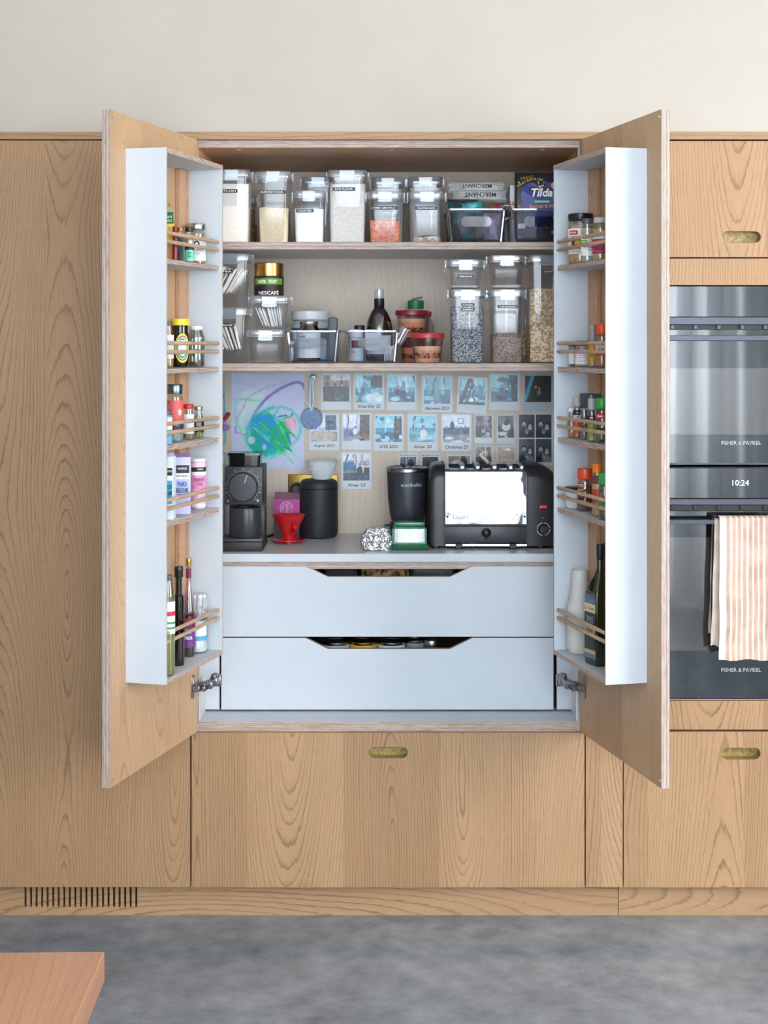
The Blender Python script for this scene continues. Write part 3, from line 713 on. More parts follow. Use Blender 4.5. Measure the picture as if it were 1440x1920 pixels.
# ------------------------------------------------------------------ clear organiser bins
def bin_(label, pl, pr, pt, zb_, Yf, dep, tint='#dfe1e8', handle=True):
    x0, x1 = X(pl, Yf), X(pr, Yf); w = x1-x0; h = Z(pt, Yf)-zb_
    t = thing('storage_bin', label, 'bin', ((x0+x1)/2, Yf+dep/2, zb_), 0, 'clear plastic bins on the larder shelves')
    C = clear(tint, face=.045); n = 4; b = MB()
    b.loft([rr(w*.85, dep*.93, .008, n, z=.002), rr(w*.87, dep*.95, .010, n, z=.006), rr(w*.955, dep*.985, .012, n, z=h-.004), rr(w*.985, dep*.995, .013, n, z=h-.002), rr(w, dep, .014, n, z=h)], 0, True, False)
    b.build('bin_wall', C, t)
    r_ = MB(); r_.loft([rr(w, dep, .014, n, z=h-.006), rr(w+.004, dep+.004, .015, n, z=h-.004), rr(w+.004, dep+.004, .015, n, z=h), rr(w-.002, dep-.002, .013, n, z=h), rr(w-.004, dep-.004, .012, n, z=h-.005)], 0, False, False)
    r_.build('rim', clear('#d5d8e2', face=.16, milk=.06), t)
    if handle:
        L = slot_loop(w*.50, h*.30); hh = MB(); y_ = -dep*.487
        o_ = [(x, y_-.002, h*.62+z) for x, z in L]; i_ = [(x*.95, y_-.002, h*.62+z*.88) for x, z in L]
        o2 = [(x, y_+.003, h*.62+z) for x, z in L]
        hh.loft([[(x, y+.0015, z) for x, y, z in o_], o_], 0, False, True, False); hh.build('handle_cutout', clear('#a3a5b6', face=.03), t)
    for sx in (-1, 1): MB().tube([(sx*w*.40, -dep*.47, .004), (sx*w*.425, -dep*.485, h*.5), (sx*w*.45, -dep*.49, h-.006)], .003, 6).build('corner_rib', clear('#e3e7f2', face=.25, milk=.06), t)
    f = MB(); 
    for sx in (-1, 1): f = MB().bbox(sx*w*.22-.004, sx*w*.22+.004, -dep*.44, -dep*.38, 0, .003, .0008, seg=1); f.build('foot', C, t)
    return t
bin_('clear bin of supplement jars on the middle shelf, left of the brown bottle', 535, 638, 619.5, ZT2, Y2, .19)
bin_('clear bin with the brown bottle and small toiletries on the middle shelf', 644, 750, 619.5, ZT2, Y2, .19)
bin_('clear bin of foil packets on the top shelf', 836, 951, 391, ZT1, Y1, .22, '#d8d5e2')
bin_('clear bin holding the dark rice bag beside the right rack', 954, 1068, 391, ZT1, Y1, .22, '#d8d5e2')
zi = ZT2+.0045
x_, r_, h_ = on_shelf(557.5, 601, 602.5, zi, .195)
jar('supplement_jar', 'brown glass supplement jar with a silver lid and white label in the clear bin', 'jar', x_, .195, zi, r_, h_, lid=('#a9a59d', .085, .80), body=clear('#6b4436', face=.12), fillmat=mat('#5b4038', .7), level=.9, lidmetal=1, shoulder=.13, neck=.74,
    bands=[(.09, .77, '#eceff1', -1.45, 1.45)], texts=[('nature', .72, .025, .5, '#34373b', -.62), ('Bio.Me', .62, .05, .62, '#34373b', -.55), ('Prebio GOS', .52, .05, .95, '#8a8f94', -.38), ('DIETARY SUPPLEMENT', .33, .02, 1.1, '#8a8f94', -.3)])
t = thing('storage_box', 'upright dark grey case leaning at the right end of the left bin', 'box', (X(620.5, .21), .21, zi), 0)
MB(Matrix.Rotation(math.radians(3), 4, 'Y')).bbox(-.0125, .0125, -.03, .03, 0, .120, .005).build('case', mat('#4c4f57', .45), t)
t = thing('carton', 'small navy and teal carton between the supplement jar and the grey case', 'box', (X(609, .21), .225, zi), 0)
MB().bbox(-.012, .012, -.03, .03, 0, .078, .0008, seg=1).build('carton_body', mat('#24344f', .5), t); MB().box(-.0121, .0121, -.0304, -.0301, .006, .042).build('teal_panel', mat('#6c94a2', .5), t)
for (pl, pr, pt, lab, bc) in ((541, 553, 640, 'small clear jar at the left end of the left bin', '#aeb5bb'),):
    x_, r_, h_ = on_shelf(pl, pr, pt, zi, .20)
    jar('spice_jar', lab, 'jar', x_, .20, zi, r_, h_, lid=('#c9ccd0', .16, .95), fillc=bc)
x_, r_, h_ = on_shelf(548, 566, 622, zi, .27)
jar('pill_jar', 'white capped jar behind the brown supplement jar', 'jar', x_, .27, zi, r_, h_, lid=('#e9ecec', .25, 1), body=mat('#d8dbdd', .5))
# second bin
x_, r_, h_ = on_shelf(655, 681, 618, zi, .195)
jar('toiletry_bottle', 'small white and pale blue bottle with burgundy lettering in the clear bin', 'bottle', x_, .195, zi, r_, h_, lid=('#e5e9ea', .24, .95), body=mat('#cfe0e4', .4), bands=[(.42, .66, '#7d2740', -.7, 1.0), (.04, .40, '#bcd9dd', -.2, 1.3), (.04, .4, '#e9d7d9', -1.2, -.2)], texts=[('CARE', .3, .07, .8, '#35504a', -.5)])
x_, r_, h_ = on_shelf(664, 684, 610, zi, .245)
jar('vitamin_bottle', 'small dark bottle with a black cap behind the white and blue bottle', 'bottle', x_, .245, zi, r_, h_, lid=('#1d1c20', .22, 1.0), body=mat('#8e949c', .4))
t = thing('card', 'white rounded card reading LARMAN standing in front of the brown bottle', 'card', (X(699, .18), .178, ZT2+.045), 0)
b = MB(); b.loft([[(x, 0, z+.0) for x, y, z in [(p[0], 0, p[1]) for p in rr(.041, .056, .004, 4)]], [(p[0], .0012, p[1]) for p in rr(.041, .056, .004, 4)]], smooth=False)
cd = b.build('card_sheet', mat('#dde2e6', .5), t, loc=(0, 0, .018))
MB().text('LA LARMAN', w=.034, fn=flat(0, .006, -.0006), bold=.02).text('NEW YORK', w=.016, fn=flat(-.004, .038, -.0006)).build('lettering', mat('#2c2f36', .5), t)
# brown bottle
x_, r_, h_ = on_shelf(685.5, 736.5, 543, zi, .265)
t = thing('syrup_bottle', 'large brown glass bottle with a black collar and clear cap in the clear bin', 'bottle', (x_, .265, zi))
h = h_; b = MB(); b.lathe([(r_*.9, .001), (r_, .006), (r_, h*.38), (r_*.98, h*.46), (r_*.88, h*.56), (r_*.62, h*.68), (r_*.38, h*.745), (r_*.34, h*.76)], seg=36); b.build('bottle_body', clear('#5a3018', face=.14), t)
MB().lathe([(r_*.86, .004), (r_*.94, h*.1), (r_*.94, h*.45), (r_*.86, h*.50)], seg=30).build('syrup', mat('#2c130b', .25), t)
MB().lathe([(r_*.40, h*.755), (r_*.40, h*.76), (r_*.36, h*.765), (r_*.38, h*.77), (r_*.38, h*.875), (r_*.30, h*.88)], seg=28).build('collar', mat('#1f2024', .3), t)
MB().lathe([(r_*.33, h*.85), (r_*.36, h*.86), (r_*.34, h*.995), (r_*.31, h)], seg=28).build('cap', clear('#e9e9ea', face=.3, milk=.3), t)
g = cyl_label(r_, h*.1, h*.36, -1.1, 1.0); g.build('label', mat('#e3e6e8', .5), t)
# cotton swabs and clear cup
o = thing('measuring_cup', 'clear ridged plastic cup tilted over the edge of the right bin', 'cup', (X(745, .19), .19, ZT2+.053))
M = Matrix.Rotation(math.radians(28), 4, 'Y'); b = MB(M)
n = 32; mk = lambda r, z: [((r*(1 if i % 2 else .93))*math.cos(2*math.pi*i/n), (r*(1 if i % 2 else .93))*math.sin(2*math.pi*i/n), z) for i in range(n)]
b.loft([mk(.010, 0), mk(.013, .002), mk(.018, .042), mk(.019, .048)], 0, True, False); b.build('cup_wall', clear('#e4d6e0', face=.35, milk=.08), o)
rnd = random.Random(3)
sw = None
for i in range(9):
    if sw is None:
        sw = MB().rod((0, 0, 0), (0, 0, .036), .0011, 6).ell((0, 0, .036), .0024, .0024, .006, seg=8, rings=6).build('cotton_swab', mat('#eeeeee', .9)); tag(sw, 'white cotton swab in the right hand corner of the toiletries bin', 'swab', 'cotton swabs in the bin'); o = sw
    else: o = sw.copy(); COL.objects.link(o)
    o.location = (X(721+i*2.1, .185), .183+rnd.random()*.01, zi+rnd.random()*.004); o.rotation_euler = (rnd.uniform(-.05, .1), rnd.uniform(-.02, .06), 0)
# red lid tubs
def tub(label, pl, pr, pt, zb_, Yc_, lidc, layers, side_tint='#f4dcd4'):
    x_, r_, h_ = on_shelf(pl, pr, pt, zb_, Yc_); t = thing('snack_tub', label, 'tub', (x_, Yc_, zb_), 0, 'round lidded tubs on the middle shelf')
    lh = .014
    MB().lathe([(r_*.74, .0006), (r_*.78, .003), (r_*.93, h_-lh-.001)], seg=40).build('tub_body', clear(side_tint, face=.08), t)
    MB().lathe([(r_*.96, h_-lh), (r_, h_-lh+.001), (r_, h_-.003), (r_*.98, h_-.0005), (r_*.9, h_), (r_*.86, h_-.002)], seg=40).build('lid', mat(lidc, .3), t)
    z = .002
    rad = lambda zz: r_*(.72+.19*zz/(h_-lh))-.0008
    for (c, z1, nm) in layers:
        z1 *= h_; MB().lathe([(rad(z)-.0004, z), (rad(z1)-.0004, z1)], seg=34).build(nm, c, t); z = z1+.0001
    return t
cream = mat('#eadfcb', .8); flap = grainmat('#d9b48f', '#e9cba6', 60, .5); choc = grainmat('#4a332a', '#c9b096', 190, .7)
tub('clear tub with a red lid, layered cream and brown flakes, in front at the right', 769.5, 833.5, 624.5, ZT2, .195, '#c43440', [(flap, .16, 'biscuit_layer'), (choc, .34, 'flake_layer'), (flap, .42, 'middle_layer'), (cream, .56, 'cream_layer')])
tub('clear tub with an orange lid behind the red lidded one', 747, 804, 624, ZT2, .282, '#cf6a4e', [(flap, .13, 'biscuit_layer'), (choc, .30, 'flake_layer'), (cream, .50, 'cream_layer')], '#e7b8ae')
zt_ = Z(624, .282)+.0006
tub('clear tub with a dark red lid stacked on the orange lidded tub', 741, 803.5, 582, zt_, .282, '#7f1f35', [(choc, .22, 'flake_layer'), (flap, .45, 'biscuit_layer'), (cream, .62, 'cream_layer')], '#ecd2cc')
tub('clear tub with a red lid standing behind the dark red lidded one', 760, 809, 584, ZT2, .385, '#b52c3c', [(choc, .22, 'flake_layer'), (cream, .5, 'cream_layer')], '#ecd2cc')
x_, r_, h_ = on_shelf(764, 795, 556, ZT2, .47)
t = thing('squeeze_bottle', 'white squeeze bottle with a green flip lid rising behind the tubs', 'bottle', (x_, .47, ZT2))
MB().lathe([(r_*.95, .001), (r_*1.05, .006), (r_*1.05, h_*.65), (r_*.95, h_*.78), (r_*.8, h_*.86)], seg=28).build('bottle_body', mat('#cdc7c4', .4), t)
MB().lathe([(r_*.8, h_*.80), (r_*.98, h_*.81), (r_*.98, h_*.93), (r_*.85, h_*.94)], seg=28).build('lid', mat('#1d7a4c', .4), t)
MB(Matrix.Translation((-.012, 0, h_*.94)) @ Matrix.Rotation(math.radians(-12), 4, 'Y')).bbox(0, .032, -.010, .010, 0, .005, .0015).build('flip_top', mat('#1d7a4c', .4), t)
x_, r_, h_ = on_shelf(788, 815, 594, ZT2, .44)
t = thing('shaker_bottle', 'grey rounded bottle half hidden behind the stacked tubs', 'bottle', (x_, .44, ZT2))
MB().lathe([(r_*.9, .001), (r_, .004), (r_, h_*.45), (r_*.99, h_*.5)], seg=26).build('bottle_base', mat('#8d8f94', .4), t); MB().lathe([(r_*1.02, h_*.51), (r_*1.02, h_*.56), (r_*.98, h_*.62), (r_*.84, h_*.82), (r_*.5, h_*.95), (r_*.2, h_)], seg=26).build('bottle_dome', mat('#a8a7aa', .4), t)

# ------------------------------------------------------------------ packets on the top shelf
def pillow(name, label, x, y, z, w, d, h, col, rotm=None, text=None, tcol='#2a2a2e', seed=1, flip=False, cat='packet', ms=None, th=None, group=None):
    """crinkled foil packet lying or standing: local x width, z height, y thickness d"""
    rnd = random.Random(seed); t = thing(name, label, cat, (x, y, z), 0, group)
    if rotm is not None: t.rotation_euler = rotm
    nx, nz = 18, 14; b = MB(); A = []; 
    def th_(u, v): return d/2*max(0.0, (1-abs(u)**3.2))*max(0.0, (1-abs(v)**4))**.6
    ph = [rnd.random()*6 for _ in range(6)]
    for s_ in (-1, 1):
        for j in range(nz+1):
            for i in range(nx+1):
                u, v = i/nx*2-1, j/nz*2-1; q_ = th_(u, v)
                cr = .0016*(math.sin(u*9+ph[0]+v*3)+math.sin(u*17+ph[1]-v*7)*.7+math.sin(v*19+ph[2]))*(.4+abs(u))
                A.append((u*w/2*(1-.03*math.sin(v*5+ph[3])), s_*q_+cr*.6, h/2+v*h/2+cr*.3))
    N = (nx+1)*(nz+1); fs = []
    for j in range(nz):
        for i in range(nx):
            a = j*(nx+1)+i; fs.append((a, a+1, a+nx+2, a+nx+1)); fs.append((N+a, N+a+nx+1, N+a+nx+2, N+a+1))
    b.add(A, fs, 0, True); o = b.build('packet_body', ms or mat(col, .35), t)
    if text:
        g = MB(); sg_ = -1 if flip else 1
        for (s_, u0, v0, ww, tc) in text:
            fn = lambda xx, zz: (sg_*xx+u0*w/2, -th_((sg_*xx+u0*w/2)/(w/2), v0+sg_*zz/(h/2))-.0030, h/2+v0*h/2+sg_*zz)
            g.text(s_, w=ww, fn=fn, bold=.02)
        g.build('lettering', mat(tcol, .5), t)
    return t
# two coffee-like bags lying flat on the bin, seen end-on
yy = Y1+.10
zb2 = Z(391, Y1)
pillow('coffee_bag', 'pale grey packet printed MERCHANT upside down, upper of the two on the bin', X(893, yy), yy, Z(361, yy), .150, .050, .030, '#b8b6b5', text=[('MERCHANT', 0, .0, .082, 0)], flip=True, seed=11, ms=soft('grey_foil', '#a9a7a8', '#cfcdcb', 30, .4, bump=.3), group='printed packets on the bin')
pillow('coffee_bag', 'pale grey packet printed MERCHANT upside down, lower of the two on the bin', X(899, yy), yy-.004, Z(380, yy), .145, .060, .034, '#b8b6b5', text=[('MERCHANT', 0, .1, .086, 0)], flip=True, seed=12, ms=soft('grey_foil2', '#a9a7a8', '#cfcdcb', 30, .4, bump=.3), group='printed packets on the bin')
pillow('snack_packet', 'crumpled dark brown and teal packet at the left of the foil packet bin', X(867, yy), yy-.03, ZT1+.006, .085, .055, .118, '#3c3136', seed=13, ms=soft('dark_teal_foil', '#2f2a30', '#1f6e70', 34, .3, .5, .62, bump=.4))
pillow('snack_packet', 'turquoise foil packet corner poking out of the foil packet bin', X(885, yy), yy-.055, ZT1+.082, .055, .022, .032, '#3fa8ad', rotm=(0, -.15, 0), seed=14, ms=soft('teal_foil', '#3aa0a6', '#7b2f63', 40, .25, .58, .66, bump=.4))
pillow('snack_packet', 'dark brown packet in the middle of the foil packet bin', X(905, yy), yy-.02, ZT1+.006, .080, .06, .095, '#4a3a36', seed=15, ms=soft('brown_foil', '#3d312f', '#6a5852', 30, .3, bump=.5))
pillow('snack_packet', 'silvery packet with small print at the right of the foil packet bin', X(921, yy), yy-.05, ZT1+.006, .050, .04, .078, '#8f9099', seed=16, ms=soft('silver_foil', '#7d7e88', '#b5b4bb', 40, .3, bump=.5))
pillow('snack_packet', 'pink and yellow packet at the back of the foil packet bin', X(931, yy+.06), yy+.05, ZT1+.05, .04, .03, .078, '#c95f7d', seed=17, ms=soft('pink_yellow_foil', '#c3566f', '#c9a93a', 26, .35, .45, .55))
t = thing('bag_clip', 'round black and silver ring clip at the right edge of the foil packet bin', 'clip', (X(947, .22), .22, ZT1+.088)); n = 20
MB().tube([(.020*math.cos(a)*.8+.004*math.sin(a), .0, .020*math.sin(a)) for a in [2*math.pi*i/n for i in range(n+1)]], .0028, 8).build('ring', mat('#55565c', .25, .8), t)
# rice bag
YR = .185; xr0, xr1 = X(966.5, YR), X(1046, YR); zr0 = ZT1+.006; hr = Z(322, YR)-zr0; wr = xr1-xr0
t = thing('rice_bag', 'black and blue wholegrain rice bag standing in the bin beside the right rack', 'bag', ((xr0+xr1)/2, YR+.02, zr0))
b = MB(); b.loft([rr(wr*.96, .040, .006, 4, z=0), rr(wr, .046, .006, 4, z=.01), rr(wr, .044, .006, 4, z=hr*.75), rr(wr, .022, .005, 4, z=hr*.93), rr(wr, .006, .002, 4, z=hr)]); b.build('bag_body', mat('#26262e', .38), t)
fy = -.0245
def yb(z): return -.0236 if z < hr*.75 else (-.0236+(.0115)*(z-hr*.75)/(hr*.18) if z < hr*.93 else -.0121+(.0085)*(z-hr*.93)/(hr*.07))
def onbag(cx, cz, e=.0006, ang=0.0):
    def f(x, z):
        c, s_ = math.cos(ang), math.sin(ang); X_, Z_ = cx+x*c-z*s_, cz+x*s_+z*c; return (X_, yb(Z_)-e, Z_)
    return f
mm = [mat('#2b3a8c', .4), mat('#f4f1ea', .5), mat('#2f8a4a', .5), mat('#e58a45', .5), mat('#d9b23a', .5), mat('#e9a58f', .5)]
g = MB()
# heart
hp = [(16*math.sin(a)**3/17, (13*math.cos(a)-5*math.cos(2*a)-2*math.cos(3*a)-math.cos(4*a))/17) for a in [2*math.pi*i/40 for i in range(40)]]
hx, hz_, hs = wr*.10, hr*.56, wr*.50
f = onbag(hx, hz_, .0009); rows = 14; vs = []; fs = []
vs = [f(0, 0)]+[f(x*hs, y*hs*1.35) for x, y in hp]; fs = [(0, 1+i, 1+(i+1) % 40) for i in range(40)]
g.add(vs, fs, 0)
g.text('Tilda', w=wr*.50, fn=onbag(wr*.12, hr*.70, .0016), mi=1, bold=.03, shear=.25)
g.add([onbag(wr*.12+a*wr*.2, hr*.57+c*hr*.02, .0014)(0, 0) for a, c in ((-1, -1), (1, -1), (1, 1), (-1, 1))], [(0, 1, 2, 3)], 2)
g.text('WHOLEGRAIN', w=wr*.34, fn=onbag(wr*.12, hr*.57, .0018), mi=1, bold=.02)
g.text('Basmati & Wild', w=wr*.66, h=hr*.050, fn=onbag(wr*.16, hr*.505, .0016), mi=3, bold=.02); g.text('RICE', w=wr*.13, fn=onbag(wr*.13, hr*.455, .0016), mi=1)
for i, ch in enumerate('Tasty'): g.text(ch, h=hr*.034, fn=onbag(wr*(-.36+.065*i), hr*(.905+.008*i), .0016, .25), mi=4, bold=.02)
for i, ch in enumerate('Wholegrains'):
    a = i/10; g.text(ch, h=hr*.036, fn=onbag(wr*(-.43+.56*a), hr*(.80+.10*math.sin(min(1, a*1.05)*2.1)), .0016, .9-1.7*a), mi=4, bold=.02)
rn = random.Random(8)
for i in range(150):   # scattered rice grains printed round the heart
    a = rn.random()*math.pi*2; rr_ = rn.uniform(1.08, 1.5); k = int(a/(2*math.pi)*40) % 40
    x_, z_ = hx+hp[k][0]*hs*rr_, hz_+hp[k][1]*hs*1.35*rr_
    if not (-wr*.46 < x_ < wr*.46 and hr*.2 < z_ < hr*.86): continue
    f = onbag(x_, z_, .0013, rn.random()*3); g.add([f(-.0022, -.0005), f(.0022, -.0005), f(.0022, .0005), f(-.0022, .0005)], [(0, 1, 2, 3)], 1)
g.add([onbag(-wr*.36+a*wr*.09, hr*.22+c*hr*.035, .0014)(0, 0) for a, c in ((-1, -1), (1, -1), (1, 1), (-1, 1))], [(0, 1, 2, 3)], 1)
g.text('1kg℮', h=hr*.028, fn=onbag(-wr*.40, hr*.06, .0016), mi=1)
g.text('8', h=hr*.05, fn=onbag(wr*.37, hr*.13, .0016), mi=1)
n = 20; fb = onbag(wr*.43, hr*.80, .0018); g.add([fb(0, 0)]+[fb(.0105*math.cos(2*math.pi*i/n), .0105*math.sin(2*math.pi*i/n)) for i in range(n)], [(0, 1+i, 1+(i+1) % n) for i in range(n)], 5)
g.build('print', mm, t)
t = thing('carton', 'white and red carton standing behind the rice bag', 'box', (X(965, .23), .27, zr0)); MB().bbox(-.012, .012, -.03, .03, 0, .160, .001, seg=1).build('carton_body', mat('#dcdde0', .5), t); MB().box(.0115, .0123, -.0302, .02, .11, .158).build('red_panel', mat('#c23a30', .5), t)
MB().text('RICE', w=.05, fn=lambda x, z: (-.004+z, -.0306, .09+x), bold=.02).build('lettering', mat('#c23a30', .5), t)
t = thing('carton', 'pale blue grey carton behind the white and red one on the top shelf', 'box', (X(953, .30), .34, zr0)); MB().bbox(-.010, .014, -.02, .03, 0, .145, .004).build('carton_body', mat('#9aa6b2', .5), t)
# ------------------------------------------------------------------ flat prints: small raster canvases laid out as coloured meshes
class Canvas:
    def __init__(s, w, h, bg): s.w, s.h = w, h; s.a = np.tile(np.array(hexf(bg)), (h, w, 1)).astype(float); s.yy, s.xx = np.mgrid[0:h, 0:w]; s.u = (s.xx+.5)/w; s.v = (s.yy+.5)/h
    def blend(s, m, c, al=1.0):
        m = np.clip(m, 0, 1)[..., None]*al; s.a = s.a*(1-m)+np.array(hexf(c))*m; return s
    def ell(s, cx, cy, rx, ry, c, al=1.0, soft_=.25):
        d = np.sqrt(((s.u-cx)/rx)**2+((s.v-cy)/ry)**2); return s.blend((1-d)/soft_+.5, c, al)
    def rect(s, x0, y0, x1, y1, c, al=1.0): return s.blend(((s.u >= x0) & (s.u <= x1) & (s.v >= y0) & (s.v <= y1)).astype(float), c, al)
    def stroke(s, pts, wd, c, al=1.0, rough=0, seed=0):
        d = np.full((s.h, s.w), 9.0); asp = s.h/s.w
        for (x0, y0), (x1, y1) in zip(pts[:-1], pts[1:]):
            dx, dy = x1-x0, (y1-y0)*asp; L = dx*dx+dy*dy+1e-12
            t = np.clip(((s.u-x0)*dx+(s.v-y0)*asp*dy)/L, 0, 1); d = np.minimum(d, np.hypot(s.u-x0-t*dx, (s.v-y0)*asp-t*dy))
        m = np.clip((wd-d)*s.w+.5, 0, 1)
        if rough: m = m*(rough_noise(s.h, s.w, seed, 1) > rough)
        return s.blend(m, c, al)
    def curve(s, pts, wd, c, al=1.0, rough=0, seed=0):
        P = [np.array(p, float) for p in pts]; out = []
        for i in range(len(P)-1):
            p0, p1, p2, p3 = P[max(i-1, 0)], P[i], P[i+1], P[min(i+2, len(P)-1)]
            for t in np.linspace(0, 1, 9)[:-1]: out.append(.5*((2*p1)+(-p0+p2)*t+(2*p0-5*p1+4*p2-p3)*t*t+(-p0+3*p1-3*p2+p3)*t**3))
        out.append(P[-1]); return s.stroke([tuple(p) for p in out], wd, c, al, rough, seed)
    def mottle(s, seed, amt, sc=4): s.a = np.clip(s.a+(rough_noise(s.h, s.w, seed, sc)[..., None]-.5)*amt, 0, 1); return s
def hexf(c): c = c.lstrip('#'); return [int(c[i:i+2], 16)/255 for i in (0, 2, 4)]
def rough_noise(h, w, seed, sc):
    r = np.random.RandomState(seed); g = r.rand(h//sc+2, w//sc+2); y = np.arange(h)/sc; x = np.arange(w)/sc
    y0 = y.astype(int); x0 = x.astype(int); fy = (y-y0)[:, None]; fx = (x-x0)[None, :]
    return g[y0][:, x0]*(1-fy)*(1-fx)+g[y0+1][:, x0]*fy*(1-fx)+g[y0][:, x0+1]*(1-fy)*fx+g[y0+1][:, x0+1]*fy*fx
def canvas_mesh(cv, x0, x1, z0, z1, y):
    w, h = cv.w, cv.h; a = cv.a
    vs = [(x0+(x1-x0)*i/(w-1), y, z1-(z1-z0)*j/(h-1)) for j in range(h) for i in range(w)]
    fs = [(j*w+i, (j+1)*w+i, (j+1)*w+i+1, j*w+i+1) for j in range(h-1) for i in range(w-1)]
    c = np.where(a <= .04045, a/12.92, ((a+.055)/1.055)**2.4).reshape(-1, 3)
    return MB().add(vs, fs, 0, False, [tuple(p) for p in c.tolist()])

YW = YB-.0008
# ------------------------------------------------------------------ instant photos on the back panel
def photo_art(kind, seed, w=50, h=50):
    r = random.Random(seed); R = r.random
    if kind == 'bw': c = Canvas(w, h, '#55555c'); cols = ['#26262b', '#8a8a92', '#c9c8cf', '#3c3c44']
    elif kind == 'sepia': c = Canvas(w, h, '#6d625d'); cols = ['#2b2727', '#a79c94', '#d8d2cb', '#4a4340']
    elif kind == 'dark': c = Canvas(w, h, '#24262b'); cols = ['#15161a', '#3a3d42', '#6b4f45', '#2c3a44']
    elif kind == 'pale': c = Canvas(w, h, '#b9bfd0'); cols = ['#30344a', '#dfe3ee', '#7c86b0', '#8d7a74']
    else: c = Canvas(w, h, '#5f9fb5'); cols = ['#16323f', '#a9d4df', '#dcecf0', '#2c6f8c']
    c.rect(0, 0, 1, .45, cols[1], .75); c.rect(0, .62, 1, 1, cols[3], .6)
    for k in range(7):   # drapes and reflections: wavy upright strokes
        x = R(); a = (R()-.5)*.25; P = [(x+a*math.sin(t*3+k), t) for t in (0, .2, .4, .62)]
        c.curve(P, .008+.03*R(), r.choice(cols), .65)
    for k in range(4): c.ell(R(), .1+.3*R(), .05+.12*R(), .04+.1*R(), r.choice(cols), .55)
    for k in range(8): c.ell(R(), .72+.3*R(), .06+.16*R(), .04+.09*R(), r.choice(cols), .75)
    return c, cols, r
def person(c, x, y, s_, body, face='#c9a899', hair='#241d1c'):
    c.ell(x, y+.27*s_, .15*s_, .2*s_, body, .95); c.ell(x, y-.012*s_, .068*s_, .082*s_, hair, 1); c.ell(x, y+.012*s_, .05*s_, .062*s_, face, 1)
def polaroid(label, pl, pr, pt, pb, kind, seed, caption=None, ang=0.0, people=(), extra=None, cap_top=False, size='square', sheet='#d6dee4'):
    x0, x1, z0, z1 = X(pl, YW), X(pr, YW), Z(pb, YW), Z(pt, YW); w, h = x1-x0, z1-z0
    card = MB().bbox(-w/2, w/2, -.0009, 0, -h/2, h/2, .0003, seg=1).build('instant_photo', mat(sheet, .35))
    card.location = ((x0+x1)/2, YW-.0003-(seed % 3)*.0001, (z0+z1)/2); card.rotation_euler = (0, ang, 0)
    tag(card, label, 'photo', 'instant photos on the larder back panel')
    c, cols, r = photo_art(kind, seed)
    if extra: extra(c, cols, r)
    for p in people: person(c, *p)
    c.mottle(seed, .10, 3).mottle(seed+1, .05, 1); c.a = np.clip((c.a-.55)*1.45+.50, 0.03, 1)
    mx = w*.065; top = h/2-w*.065 if not cap_top else h/2-w*.20
    ih = (w-2*mx)*(1.0 if size == 'square' else 1.36); ih = min(ih, h-w*.2) if not cap_top else h-w*.3
    canvas_mesh(c, -w/2+mx, w/2-mx, top-ih, top, -.0011).build('picture', vcol(.25), card)
    if caption:
        zc = (top-ih-h/2)/2 if not cap_top else h/2-w*.10
        g = MB(); g.text(caption, w=w*(.035*len(caption)+.32 if not cap_top else .9), h=w*(.11 if not cap_top else .07), fn=flat(0, zc-.0005, -.0013), bold=.012, shear=.18); g.build('caption', mat('#1a1a22', .6), card)
    return card
def ex_dark(c, cols, r): c.rect(.1, .3, .95, 1, '#17181c', .8); c.ell(.55, .3, .4, .2, '#dcd8d4', .3)
polaroid('instant photo of a person by a bicycle, first of the top row', 602, 658.5, 700, 769, 'sepia', 21, people=[(.72, .38, .7, '#1e3140')], extra=lambda c, o, r: (c.rect(0, .42, 1, 1, '#3b3137', .75), c.ell(.6, .75, .16, .2, '#3e8293', .9), c.ell(.6, .75, .11, .14, '#3b3137', .9), c.rect(.3, 0, 1, .2, '#e8ebee', .6)))
polaroid("instant photo captioned Xmas Eve '23 on its white border", 662.5, 720.5, 700, 768, 'blue', 22, "Xmas Eve '23", extra=lambda c, o, r: (c.ell(.82, .28, .24, .3, '#15171d', 1), c.ell(.85, .55, .3, .1, '#8fc3cd', .9), c.ell(.72, .85, .34, .22, '#dfe5ea', .8)))
polaroid('instant photo of two people at a blue table, third of the top row', 724.5, 781.5, 700, 769.5, 'blue', 23, people=[(.37, .45, .7, '#2c4b66'), (.55, .5, .8, '#24577c')])
polaroid('instant photo captioned Haloween 2023 on its white border', 791, 848, 704, 773, 'blue', 24, 'Haloween 2023', people=[(.47, .5, .8, '#6f9aa0', '#a7bdbd', '#6f8f90')], extra=lambda c, o, r: c.rect(.1, .05, .95, .7, '#5f9a9e', .4))
polaroid('slightly tilted instant photo with dark slanting drapes, left of the rightmost pair', 857.5, 914, 706, 775, 'blue', 25, ang=.05, extra=lambda c, o, r: (c.stroke([(.05, 1), (.4, 0)], .06, '#121a20'), c.stroke([(.3, .9), (.5, .1)], .03, '#12313b'), c.curve([(.5, .2), (.62, .4), (.5, .6), (.6, .85)], .02, '#0d2530'), c.rect(0, .9, 1, 1, '#12202a', .9)))
polaroid('instant photo of two people under a big dark hat shape, in the top row', 917, 974, 700, 769.5, 'blue', 26, people=[(.42, .42, .75, '#35789b'), (.56, .48, .8, '#2d6a91')], extra=lambda c, o, r: (c.ell(.45, .17, .22, .1, '#5d6d72', .9), c.rect(.77, 0, 1, 1, '#40566b', .7)))
polaroid('dark instant photo of a couple holding each other, last of the top row', 980.5, 1037, 701, 770.5, 'dark', 27, people=[(.42, .42, .8, '#17181c'), (.54, .45, .65, '#8c7f7a')], extra=lambda c, o, r: (c.rect(.2, 0, 1, 1, '#26231f', .8), c.stroke([(.02, .9), (.3, 0)], .07, '#5fb3c4', .9)), sheet='#b4bec8')
